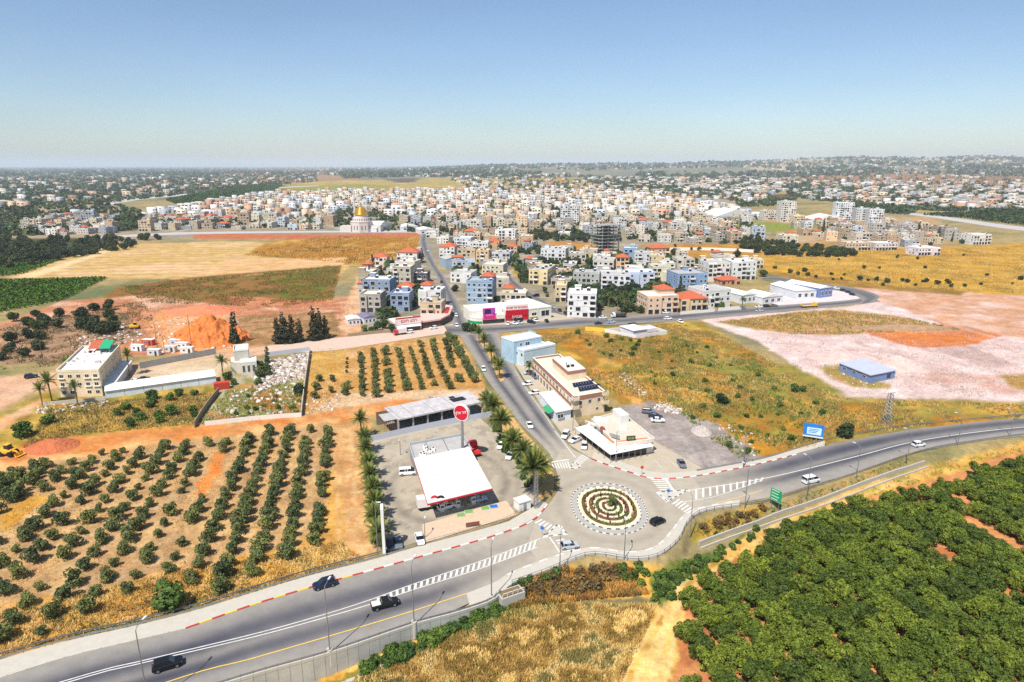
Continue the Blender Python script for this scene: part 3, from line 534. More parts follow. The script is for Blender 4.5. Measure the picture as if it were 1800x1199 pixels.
poly_sheet('shop_forecourt', [(820, 573), (905, 570), (1010, 560), (975, 550), (890, 552), (830, 560)], 0.035, mat('shop_paving'))
# sandy filling-station island with the tank covers
sandm = mat('sand_fill', (196, 172, 146), 0.95, var=0.1, scale=0.8, spec=0.05, fine=0.06)
poly_sheet('sand_verge', [(742, 922), (890, 880), (908, 906), (745, 955)], 0.06, sandm)

# roundabout carriageway: rings from the island out to the kerb
OUT = [(1003, 884), (1008, 905), (1030, 926), (1060, 937), (1098, 941), (1124, 932), (1138, 915), (1139, 900), (1130, 884), (1108, 862), (1080, 851), (1052, 849), (1025, 855), (1008, 868)]
ow = np.array([plane(*p) for p in OUT]); RC = ow.mean(0)
th = np.arctan2(ow[:, 1] - RC[1], ow[:, 0] - RC[0])
Amat = np.stack([np.ones_like(th), np.cos(th), np.sin(th), np.cos(2 * th), np.sin(2 * th)], 1)
rr_ = np.hypot(ow[:, 0] - RC[0], ow[:, 1] - RC[1]); cf = np.linalg.lstsq(Amat, rr_, rcond=None)[0]
def rad(t): return cf[0] + cf[1] * np.cos(t) + cf[2] * np.sin(t) + cf[3] * np.cos(2 * t) + cf[4] * np.sin(2 * t)
def rpt(t, s): r = rad(t) * s; return np.array([RC[0] + r * np.cos(t), RC[1] + r * np.sin(t)])
BND = [(938, 926), (946, 908), (960, 893), (975, 872), (985, 850), (976, 815), (990, 790), (1022, 797), (1040, 808), (1075, 821), (1112, 833), (1137, 840), (1175, 842), (1212, 838),
       (1236, 868), (1232, 896), (1210, 903), (1197, 915), (1180, 938), (1162, 957), (1137, 970), (1100, 973), (1050, 966), (1025, 968), (985, 979), (955, 990), (930, 960)]
bw = np.array([plane(*p) for p in BND]); bw = catmull(np.vstack([bw, bw[:1]]), 181)[:-1]
bt = np.arctan2(bw[:, 1] - RC[1], bw[:, 0] - RC[0]); br = np.hypot(bw[:, 0] - RC[0], bw[:, 1] - RC[1])
o = np.argsort(bt); bt = bt[o]; br = br[o]
tt = np.linspace(-math.pi, math.pi, 181)[:-1]; RB = np.interp(tt, np.concatenate([bt - 2 * math.pi, bt, bt + 2 * math.pi]), np.tile(br, 3))
kk = np.linspace(0, 1, 18); R0 = rad(tt) * 0.97
RRg = R0[None] + (np.maximum(RB, R0 + 1)[None] - R0[None]) * kk[:, None]
X = RC[0] + RRg * np.cos(tt)[None]; Y = RC[1] + RRg * np.sin(tt)[None]; Xr, Yr = X.ravel(), Y.ravel(); n = 180
i = np.arange(n); fl = []
for r in range(17): fl.append(np.stack([r * n + i, (r + 1) * n + i, (r + 1) * n + (i + 1) % n, r * n + (i + 1) % n], 1))
dd = (RRg - R0[None]).ravel()
ln = np.exp(-((dd - 3.2) / 1.6) ** 2) * 0.5 + np.exp(-((dd - 8.0) / 2.2) ** 2) * 0.35
ln *= 0.5 + fbm(Xr / 8, Yr / 8, 85)
c = pale[None] * (1 - ln[:, None]) + np.array(lin((158, 148, 132), 0.8))[None] * ln[:, None]
c = c * (0.93 + 0.14 * fbm(Xr / 2, Yr / 2, 87))[:, None]
structure('roundabout_road', fastmesh('roundabout_road', np.stack([Xr, Yr, np.full_like(Xr, 0.045)], 1), np.concatenate(fl), ASPH, c), 'pale worn asphalt circling the roundabout')

# pavements (raised strips) and verges
def raised(name, e1, e2, z1, m, n=50, z0=-0.3, label=None):
    a = wpath(e1, n); b = wpath(e2, n); q = MB(); V = []; 
    for p, r in zip(a, b): V += [(p[0], p[1], z0), (p[0], p[1], z1), (r[0], r[1], z1), (r[0], r[1], z0)]
    Fc = []
    for i in range(n - 1):
        for j in range(3): Fc.append((i * 4 + j, i * 4 + j + 1, (i + 1) * 4 + j + 1, (i + 1) * 4 + j))
    Fc += [(0, 1, 2, 3), ((n - 1) * 4, (n - 1) * 4 + 1, (n - 1) * 4 + 2, (n - 1) * 4 + 3)]
    q.add(V, Fc); me = q.mesh(name, m); bm = bmesh.new(); bm.from_mesh(me); bmesh.ops.recalc_face_normals(bm, faces=bm.faces); bm.to_mesh(me); bm.free()
    return structure(name, me, label)
FENCE_L = [(-700, 1378), (-300, 1253), (0, 1161), (125, 1126), (250, 1098), (350, 1072), (450, 1041), (550, 1011), (650, 986), (712, 968), (750, 957), (850, 930), (890, 916)]
raised('pavement', FENCE_L[:-1] + [(895, 917)], FAR_L[:-2] + [(915, 925)], 0.14, PAVE, 80, label='pale pavement along the far side of the highway')
raised('pavement', [(895, 917), (915, 905), (935, 893), (948, 880)], [(915, 925), (935, 914), (950, 903), (962, 886)], 0.137, PAVE, 20)
raised('pavement', [(820, 1044), (870, 1024), (905, 1005), (975, 979), (1025, 966), (1050, 964), (1100, 971), (1137, 968), (1162, 955), (1180, 935), (1197, 913), (1212, 900), (1235, 893), (1300, 880)],
       [(826, 1068), (880, 1043), (905, 1025), (985, 995), (1025, 979), (1050, 976), (1112, 985), (1150, 981), (1175, 967), (1195, 947), (1207, 922), (1225, 905), (1250, 897), (1300, 890)], 0.141, PAVE, 90, label='pavement bending round the near side of the roundabout')
raised('pavement', [(1045, 795), (1078, 808), (1114, 820), (1140, 829), (1178, 832), (1225, 827), (1275, 818), (1350, 804), (1450, 775)],
       [(1040, 806), (1075, 819), (1112, 831), (1137, 839), (1175, 841), (1225, 836), (1275, 827), (1350, 811), (1450, 784)], 0.139, PAVE, 60)
raised('median_strip', [(836, 596), (848, 608), (862, 634), (874, 662), (880, 672)], [(848, 594), (860, 606), (874, 630), (884, 655), (886, 670)], 0.16, mat('dry_verge', (190, 150, 92), 0.95, var=0.25, scale=0.6, fine=0.1), 20)
raised('planting_strip', [(846, 694), (868, 728), (888, 762), (908, 790), (926, 822), (936, 850), (944, 876)], [(862, 688), (892, 722), (918, 755), (944, 784), (962, 806), (974, 836), (972, 866)], 0.12, mat('dry_verge'), 24)

# kerb stones: painted blocks, each an object
kw = MB().box(-0.5, 0.5, -0.5, 0.5, -0.25, 0.5)
KM = {k: kw.mesh('kerb_stone', m) for k, m in (('red', RED), ('white', WHITE), ('yellow', YEL), ('black', KBLK), ('grey', CONC))}
def kerb(name, px=None, cols=('red', 'white'), step=1.9, w=0.32, h=0.2, path=None, first=0, label=None):
    """a line of kerb stones; h is their height"""
    wp = wpath(px, step=step) if path is None else path
    root = structure(name, None, label)
    for i in range(len(wp) - 1):
        a, b = wp[i], wp[i + 1]; c = (a + b) / 2; d = b - a; L = float(np.hypot(*d))
        ob('kerb_stone', KM[cols[(i + first) % len(cols)]], root, (c[0], c[1], 0.0), math.atan2(d[1], d[0]), (L * 0.985, w, h * 2))
    return root
kerb('kerb', [(327, 1105), (450, 1062), (550, 1032), (620, 1012)], ('red', 'yellow'), 2.1, label='red and yellow kerb along the highway')
kerb('kerb', [(620, 1012), (650, 1004), (750, 976), (850, 948), (925, 922), (950, 903), (962, 887)], ('red', 'white'), 2.1, label='red and white kerb by the filling station')
kerb('kerb', [(1040, 807), (1075, 820), (1112, 832), (1137, 840), (1175, 842), (1225, 837), (1275, 828), (1350, 812), (1400, 799)], ('red', 'white'), 1.9, label='red and white kerb by the restaurant')
kerb('kerb', [(880, 1020), (905, 1005), (975, 979), (1025, 966), (1050, 964), (1100, 971), (1137, 968), (1162, 955), (1180, 935), (1197, 913), (1212, 900), (1235, 893), (1300, 880)], ('grey', 'white'), 2.0)
kerb('kerb', [(-300, 1287), (0, 1192), (125, 1153), (250, 1123), (327, 1105)], ('grey',), 2.6)

# painted markings
def band(px, w, z, m, parent, name='marking', n=40):
    a = wpath(px, n); d = np.gradient(a, axis=0); d /= np.linalg.norm(d, axis=1)[:, None]; nn = np.stack([-d[:, 1], d[:, 0]], 1) * w / 2
    V = np.concatenate([a - nn, a + nn]); V = np.column_stack([V, np.full(len(V), z)]); i = np.arange(n - 1)
    return ob(name, fastmesh(name, V, np.stack([i, i + 1, i + n + 1, i + n], 1), m), parent)
marks = structure('road_markings', None, 'white and yellow lines, hatching and crossings')
band([(-500, 1388), (125, 1198), (250, 1166), (450, 1119), (575, 1085), (650, 1063), (727, 1037), (850, 998), (945, 962)], 0.22, 0.062, MARK, marks)
band([(-500, 1383), (125, 1194), (250, 1162), (450, 1114), (575, 1079), (650, 1055), (727, 1027), (850, 985), (950, 947)], 0.22, 0.062, MARK, marks)
band([(-500, 1480), (280, 1204), (450, 1156), (675, 1090), (820, 1044)], 0.2, 0.062, YEL, marks)
band([(1214, 862), (1350, 840), (1500, 804), (1600, 778), (1700, 762), (1800, 751), (2000, 733)], 0.3, 0.062, MARK, marks)
band([(1180, 886), (1260, 872), (1340, 844)], 0.2, 0.062, MARK, marks)
band([(1252, 887), (1300, 874), (1340, 862)], 0.18, 0.062, YEL, marks)
band([(1012, 805), (1000, 790), (985, 770), (975, 758)], 0.25, 0.062, MARK, marks)
band([(973, 753), (958, 730), (940, 705), (925, 683), (905, 652)], 0.16, 0.062, MARK, marks)
def stripes(a0, a1, b0, b1, n, fill, name='crossing_stripe', m=MARK):
    """n stripes between the photo segments a0-a1 and b0-b1"""
    A0, A1, B0, B1 = [np.array(plane(*p)) for p in (a0, a1, b0, b1)]
    for i in range(n):
        t0 = (i + 0.5 - fill / 2) / n; t1 = (i + 0.5 + fill / 2) / n
        p = [A0 + (A1 - A0) * t0, A0 + (A1 - A0) * t1, B0 + (B1 - B0) * t1, B0 + (B1 - B0) * t0]
        q = MB(); q.add([(v[0], v[1], 0.066) for v in p], [(0, 1, 2, 3)]); me = q.mesh(name, m)
        if me.polygons[0].normal.z < 0: me.flip_normals()
        ob(name, me, marks)
up = np.array([(662, 1052), (727, 1028), (850, 986), (948, 948)], float); lo = np.array([(664, 1060), (727, 1036), (850, 997), (944, 962)], float)
uw = catmull([plane(*p) for p in up], 30); lw = catmull([plane(*p) for p in lo], 30)
for i in range(29):
    if i % 1 == 0:
        a, b = uw[i], lw[i]; d = (uw[i + 1] - uw[i]) * 0.45
        q = MB(); q.add([(v[0], v[1], 0.064) for v in (a, b, b + d, a + d)], [(0, 1, 2, 3)]); me = q.mesh('hatching_bar', MARK)
        if me.polygons[0].normal.z < 0: me.flip_normals()
        ob('hatching_bar', me, marks)
uw = catmull([plane(*p) for p in [(1222, 860), (1290, 849), (1350, 838)]], 12); lw = catmull([plane(*p) for p in [(1222, 878), (1290, 862), (1345, 844)]], 12)
for i in range(11):
    a, b = uw[i], lw[i]; d = (uw[i + 1] - uw[i]) * 0.3
    q = MB(); q.add([(v[0], v[1], 0.064) for v in (a, b, b + d, a + d)], [(0, 1, 2, 3)]); me = q.mesh('hatching_bar', MARK)
    if me.polygons[0].normal.z < 0: me.flip_normals()
    ob('hatching_bar', me, marks)
stripes((938, 918), (976, 941), (950, 912), (984, 930), 6, 0.52)                 # highway crossing, far half
stripes((976, 949), (992, 972), (990, 946), (1012, 968), 5, 0.52)                # near half
stripes((1143, 842), (1160, 863), (1166, 841), (1186, 862), 6, 0.5)              # right crossing, far half
stripes((1180, 885), (1210, 906), (1192, 876), (1224, 897), 6, 0.5)
stripes((1006, 814), (1022, 799), (1020, 818), (1037, 805), 7, 0.5)              # avenue crossing
stripes((968, 816), (1000, 811), (972, 824), (1004, 823), 7, 0.5)
q = [(965, 945), (985, 975), (987.5, 974.5), (967, 944)]; poly_sheet('stop_line', q, 0.067, MARK, marks)
poly_sheet('stop_line', [(1168, 842), (1172, 842), (1187, 864), (1183, 864)], 0.067, MARK, marks)
poly_sheet('stop_line', [(969, 812), (1000, 807), (1001, 809), (970, 814)], 0.067, MARK, marks)
# bus-stop box and parking bays
for a, b in (((1150, 808), (1166, 826)), ((1172, 804), (1190, 822)), ((1205, 796), (1226, 816))):
    band([a, b], 0.14, 0.066, MARK, marks, n=4)

# splitter islands with black and white kerb
def splitter(px, label):
    root = structure('splitter_island', None, label); w = [Vector(plane(*p)) for p in px]; c = sum(w, Vector((0, 0))) / len(w)
    q = MB(); q.prism(w, -0.1, 0.13); ob('island_base', q.mesh('island_base', WHITE), root)
    q = MB(); q.prism([c + (p - c) * 0.78 for p in w], 0.1, 0.16); ob('island_paving', q.mesh('island_paving', CONC), root)
    k = 0
    for i in range(len(w)):
        a = c + (w[i] - c) * 0.9; b = c + (w[(i + 1) % len(w)] - c) * 0.9; L = (b - a).length; n = max(2, int(L / 1.0))
        for j in range(n):
            p = a + (b - a) * (j + 0.5) / n; d = b - a
            ob('kerb_stone', KM['black' if k % 2 else 'white'], root, (p.x, p.y, 0), math.atan2(d.y, d.x), (L / n * 0.97, 0.24, 0.44)); k += 1
splitter([(953, 946), (981, 922), (999, 940)], 'triangular splitter island left of the roundabout')
splitter([(1153, 866), (1213, 861), (1172, 884)], 'triangular splitter island right of the roundabout')
splitter([(1001, 826), (1008, 812), (1024, 822)], 'small splitter island at the avenue mouth')

# roundabout island
isl = structure('roundabout_island', None, 'planted roundabout island with rings of gravel and low hedges')
def ring(s0, s1, z0, z1, m, name, n=96):
    V = []; Fc = []
    for i in range(n):
        t = 2 * math.pi * i / n; a = rpt(t, s0); b = rpt(t, s1); V += [(b[0], b[1], z0), (b[0], b[1], z1), (a[0], a[1], z1), (a[0], a[1], z0)]
    for i in range(n):
        j = (i + 1) % n
        for k in range(3): Fc.append((i * 4 + k, j * 4 + k, j * 4 + k + 1, i * 4 + k + 1))
    q = MB(); q.add(V, Fc); return ob(name, q.mesh(name, m), isl)
APR = mat('apron_asphalt', (164, 160, 152), 0.9, var=0.1, scale=0.7, fine=0.06)
GRAV = mat('pale_gravel', (222, 204, 172), 0.95, var=0.12, scale=1.4, spec=0.05, fine=0.1)
SOIL = mat('bed_soil', (120, 100, 70), 0.95, var=0.2, scale=1.2, fine=0.1)
ring(0.0, 0.97, -0.1, 0.08, APR, 'apron')
ring(0.0, 0.81, 0.0, 0.22, GRAV, 'gravel_bed')
def ring_kerb(s, n, h, first):
    for i in range(n):
        t0, t1 = 2 * math.pi * i / n, 2 * math.pi * (i + 1) / n; a = rpt(t0, s); b = rpt(t1, s); c = (a + b) / 2; d = b - a
        ob('kerb_stone', KM['white' if (i + first) % 2 else 'black'], isl, (c[0], c[1], 0), math.atan2(d[1], d[0]), (float(np.hypot(*d)) * 0.97, 0.2, h * 2))
ring_kerb(0.985, 92, 0.15, 0); ring_kerb(0.82, 64, 0.3, 0)
beds = [(0.62, 0.72), (0.43, 0.53), (0.27, 0.36), (0.13, 0.19)]
for s0, s1 in beds: ring(s0, s1, 0.0, 0.25, SOIL, 'planting_bed')

# ------------------------------------------------------------------ vegetation
def leaf_cloud(n, blobs, leaf, seed, up=0.25, flat=1.0, tri=False):
    """leaf faces spread over the shells of a set of clumps: blobs = (x, y, z, r, rz)"""
    g = np.random.default_rng(seed); B = np.array(blobs, float)
    wgt = B[:, 3] ** 2; k = g.choice(len(B), n, p=wgt / wgt.sum())
    d = g.normal(size=(n, 3)); d[:, 2] += up; d /= np.linalg.norm(d, axis=1)[:, None]
    r = (0.62 + 0.42 * g.random(n) ** 0.6)[:, None]
    c = B[k, :3] + d * r * np.stack([B[k, 3], B[k, 3], B[k, 4]], 1)
    nrm = d + g.normal(size=(n, 3)) * 0.55; nrm /= np.linalg.norm(nrm, axis=1)[:, None]
    t = np.cross(nrm, g.normal(size=(n, 3))); t /= np.linalg.norm(t, axis=1)[:, None]; b = np.cross(nrm, t)
    s = leaf * (0.6 + 0.8 * g.random(n))[:, None]; t = t * s; b = b * s * 0.75 * flat
    if tri:
        V = np.stack([c - t * 0.6 - b * 0.5, c + t * 0.6 - b * 0.5, c + b * 0.8], 1).reshape(-1, 3); Fc = np.arange(3 * n).reshape(-1, 3)
    else:
        V = np.stack([c - t * 0.6, c - b * 0.55, c + t * 0.6, c + b * 0.55], 1).reshape(-1, 3); Fc = np.arange(4 * n).reshape(-1, 4)
    return V, Fc
def blobset(seed, n, R_, H_, z0, rmin=0.35, rmax=0.6):
    g = random.Random(seed); o = []
    for i in range(n):
        a = g.uniform(0, 6.28); q = math.sqrt(g.random()) * (0.62 if n < 20 else .8); z = g.uniform(0.15, 0.8)
        k = 1 - 0.55 * abs(z - 0.4) / 0.6
        rr = R_ * g.uniform(rmin, rmax); o.append((R_ * q * k * math.cos(a), R_ * q * k * math.sin(a), z0 + H_ * z, rr, rr * g.uniform(0.75, 1.0)))
    return o
BARK = mat('bark', (104, 86, 68), 0.95, var=0.25, scale=3)
PBARK = mat('palm_bark', (132, 108, 78), 0.95, var=0.3, scale=4)
LM = {'olive': leafmat('olive_leaves', (92, 106, 64), 0.35, 0.25), 'avocado': leafmat('orchard_leaves', (88, 108, 38), 0.5, 0.35), 'round': leafmat('tree_leaves', (62, 84, 40), 0.35, 0.35),
      'dark': leafmat('dark_leaves', (54, 70, 42), 0.35, 0.3), 'pine': leafmat('needle_leaves', (56, 62, 44), 0.35, 0.25), 'green': leafmat('fresh_leaves', (72, 100, 44), 0.35, 0.3),
      'purple': leafmat('flower_purple', (124, 84, 84), 0.35, 0.2), 'dry': leafmat('dry_shrub', (112, 96, 62), 0.35, 0.3), 'palm': leafmat('palm_leaves', (96, 112, 56), 0.3, 0.25)}
TREES = {}
def tree_kind(kind, nvar, R_, H_, z0, nb, nl, leaf, lm, tr=0.16, tri=False, up=0.3, rmin=0.35, rmax=0.6, flat=1.0):
    out = []
    for v in range(nvar):
        sd = sum(map(ord, kind)) * 13 + v; bl = blobset(sd, nb, R_, H_, z0, rmin, rmax); V, Fc = leaf_cloud(nl, bl, leaf, sd, up, flat, tri)
        cm = fastmesh(kind + '_crown', V, Fc, LM[lm])
        q = MB(); g = random.Random(sd)
        q.tube([(0, 0, -0.4), (g.uniform(-.1, .1), g.uniform(-.1, .1), z0 * 0.6 + 0.2), (g.uniform(-.2, .2), g.uniform(-.2, .2), z0 + H_ * 0.45)], [tr * 1.25, tr, tr * 0.55], 6)
        for b in bl[:5]: q.tube([(0, 0, z0 * 0.7), (b[0] * 0.5, b[1] * 0.5, (z0 + b[2]) / 2), (b[0], b[1], b[2])], [tr * 0.6, tr * 0.45, tr * 0.2], 5)
        out.append((cm, q.mesh(kind + '_trunk', BARK)))
    TREES[kind] = out
tree_kind('olive', 7, 1.95, 3.0, 0.25, 13, 900, 0.34, 'olive', 0.13, rmin=0.2, rmax=0.52)
tree_kind('avocado', 8, 3.15, 3.7, 0.4, 34, 3400, 0.31, 'avocado', 0.16, rmin=0.15, rmax=0.3)
tree_kind('round', 4, 3.0, 4.2, 1.2, 11, 700, 0.75, 'round', 0.2)
tree_kind('dark', 4, 3.4, 4.2, 0.6, 11, 700, 0.8, 'dark', 0.2)
tree_kind('green', 3, 2.6, 3.4, 0.4, 10, 620, 0.6, 'green', 0.16)
tree_kind('bush', 4, 1.5, 1.7, 0.05, 8, 330, 0.42, 'green', 0.08)
tree_kind('drybush', 3, 1.3, 1.3, 0.0, 7, 260, 0.36, 'dry', 0.06)
def column_kind(kind, H_, R_, nb, nl, leaf, lm):
    out = []
    for v in range(3):
        g = random.Random(kind + str(v)); bl = []
        for i in range(nb):
            z = (i + 0.5) / nb; rr = R_ * (1 - 0.75 * z) * g.uniform(0.7, 1.1) + 0.15
            bl.append((g.uniform(-.25, .25) * R_, g.uniform(-.25, .25) * R_, 0.6 + H_ * z, rr, H_ / nb * 0.9))
        V, Fc = leaf_cloud(nl, bl, leaf, v + 5, 0.2)
        q = MB(); q.tube([(0, 0, -0.4), (0, 0, H_ * 0.5), (0, 0, H_ * 0.95)], [0.22, 0.15, 0.05], 6)
        out.append((fastmesh(kind + '_crown', V, Fc, LM[lm]), q.mesh(kind + '_trunk', BARK)))
    TREES[kind] = out
column_kind('cypress', 10.0, 1.5, 8, 700, 0.55, 'dark')
column_kind('pine', 14.0, 2.9, 11, 1000, 0.8, 'pine')
NT = [0]
def tree(kind, p, s, name, label, group=None, cat='tree', zs=1.0):
    g = random.Random(NT[0] * 7 + 3); NT[0] += 1
    cm, tm = g.choice(TREES[kind])
    t = thing(name, label, cat, p, g.uniform(0, 6.28), group, None, (s * g.uniform(.92, 1.08), s * g.uniform(.92, 1.08), s * zs * g.uniform(.9, 1.1)))
    ob('crown', cm, t); ob('trunk', tm, t); return t
ORD = ['zeroth', 'first', 'second', 'third', 'fourth', 'fifth', 'sixth', 'seventh', 'eighth', 'ninth', 'tenth', 'eleventh', 'twelfth', 'thirteenth', 'fourteenth', 'fifteenth', 'sixteenth', 'seventeenth', 'eighteenth', 'nineteenth', 'twentieth',
       'twenty-first', 'twenty-second', 'twenty-third', 'twenty-fourth', 'twenty-fifth', 'twenty-sixth', 'twenty-seventh', 'twenty-eighth', 'twenty-ninth', 'thirtieth']
ORD += [str(i) + ('th' if i % 100 in (11, 12, 13) else {1: 'st', 2: 'nd', 3: 'rd'}.get(i % 10, 'th')) for i in range(31, 400)]
def nth(i): return ORD[i]
# olive orchard on the left: parallel rows running away from the camera
OL = [(-70, 872), (60, 824), (150, 802), (350, 778), (575, 748), (585, 800), (572, 965), (430, 1038), (330, 1068), (200, 1088), (0, 1145), (-70, 1170)]
OLX = [[(338, 880), (372, 800), (402, 800), (374, 880)], [(0, 905), (72, 868), (84, 885), (0, 950)], [(255, 1035), (345, 1030), (345, 1085), (255, 1085)]]
d0 = np.array([-0.2267, 1.0]); d0 /= np.linalg.norm(d0); n0 = np.array([d0[1], -d0[0]])
base = np.array(plane(566, 860))
no = 0
for row in range(0, 38):
    pts = []
    sp_al = 4.3 if row < 4 else 5.0
    for j in range(-30, 40):
        g = random.Random(row * 977 + j)
        p = base - n0 * (5.7 * row + g.uniform(-.3, .3)) + d0 * (j * sp_al + g.uniform(-.45, .45))
        if p[1] < 40: continue
        px, py = proj(p[0], p[1], 0)
        if not pin(px, py, OL) or any(pin(px, py, q) for q in OLX): continue
        if g.random() < (0.06 if row < 4 else 0.08): continue
        pts.append((p, py))
    pts.sort(key=lambda a: a[1])
    for k, (p, py) in enumerate(pts):
        g = random.Random(row * 31 + k)
        s = g.uniform(0.85, 1.25) if row < 5 else g.choice([0.8, 0.95, 1.05, 1.18, 0.65, 1.0])
        if no < 300:
            tree('olive', (p[0], p[1], -0.1), s, 'olive_tree', 'grey-green olive tree, %s from the orange track, %s row left of the palms' % (ORD[k + 1], ORD[row + 1]), 'olive trees in the left orchard'); no += 1
p = P(302, 1066); tree('green', p, 1.35, 'broadleaf_tree', 'large dark green tree beside the pavement at the edge of the olive orchard')
# middle olive orchard between the avenue and the dirt road
RW = [((560, 670), (553, 700), 3, .8), ((585, 670), (582, 690), 2, .8), ((610, 684), (607, 694), 2, .95), ((634, 630), (637, 696), 8, .85), ((658, 622), (662, 698), 9, .9), ((678, 624), (679, 642), 2, 1.05), ((681, 662), (684, 690), 4, 1.0),
      ((700, 620), (716, 686), 8, .9), ((722, 616), (741, 684), 9, .75), ((740, 609), (755, 664), 6, .85), ((763, 678), (764, 681), 1, .7), ((760, 604), (768, 630), 4, .95), ((770, 640), (792, 684), 5, .8), ((786, 606), (794, 645), 4, 1.05), ((808, 671), (812, 674), 1, 1.2), ((801, 612), (834, 672), 8, 1.2), ((790, 600), (800, 602), 2, 1.2), ((610, 632), (609, 655), 4, .35)]
for r, (a, b, n, s) in enumerate(RW):
    for i in range(n):
        t = 0 if n == 1 else i / (n - 1); g = random.Random(r * 50 + i)
        p = P(a[0] + (b[0] - a[0]) * t + g.uniform(-1, 1), a[1] + (b[1] - a[1]) * t)
        tree('olive', p, s * g.uniform(.9, 1.15) * 1.08, 'olive_tree', 'olive tree, %s down the %s row of the orchard beside the avenue' % (ORD[i + 1], ORD[r + 1]), 'olive trees beside the avenue')
# dense green orchard on the right, below the road
AV = [(1206, 1260), (1206, 1130), (1216, 1060), (1250, 1022), (1290, 1000), (1335, 964), (1415, 926), (1540, 888), (1650, 866), (1700, 852), (1725, 836), (1800, 816), (1900, 800), (1900, 1260)]
AVX = [[(1668, 862), (1684, 860), (1706, 905), (1800, 962), (1800, 985), (1700, 930)], [(1640, 962), (1656, 958), (1672, 990), (1658, 1000)],
       [(1665, 848), (1695, 840), (1690, 870), (1672, 875)], [(1720, 1070), (1752, 1075), (1750, 1105), (1725, 1100)]]
a_ = P(1500, 900); b_ = P(1700, 1040); dv = np.array([b_.x - a_.x, b_.y - a_.y]); dv /= np.linalg.norm(dv); nv = np.array([-dv[1], dv[0]])
na = 0; cand = []
for r in range(-30, 40):
    for j in range(-40, 40):
        g = random.Random(r * 131 + j * 7)
        p = np.array([a_.x, a_.y]) + nv * (r * 5.5 + g.uniform(-.35, .35)) + dv * (j * 3.4 + (r % 2) * 2 + g.uniform(-.5, .5))
        if p[1] < 62: continue
        z = float(height(p[0], p[1])); px, py = proj(p[0], p[1], z)
        if not pin(px, py, AV) or any(pin(px, py, q) for q in AVX) or g.random() < 0.006: continue
        cand.append((r, j, p[0], p[1], z))
rows = sorted({c[0] for c in cand}, reverse=True); seen = {}
cand.sort(key=lambda c: (-c[0], c[1]))
for r, j, x, y, z in cand:
    seen[r] = seen.get(r, 0) + 1; na += 1
    if na > 300: break
    tree('avocado', (x, y, z - 0.1), random.Random(r * 9 + j).uniform(.92, 1.12), 'orchard_tree', 'glossy green orchard tree, %s in the %s row counted from the highway' % (ORD[seen[r]], ORD[rows.index(r) + 1]), 'trees of the green orchard')
print('olive', no, 'avocado', na, len(cand))

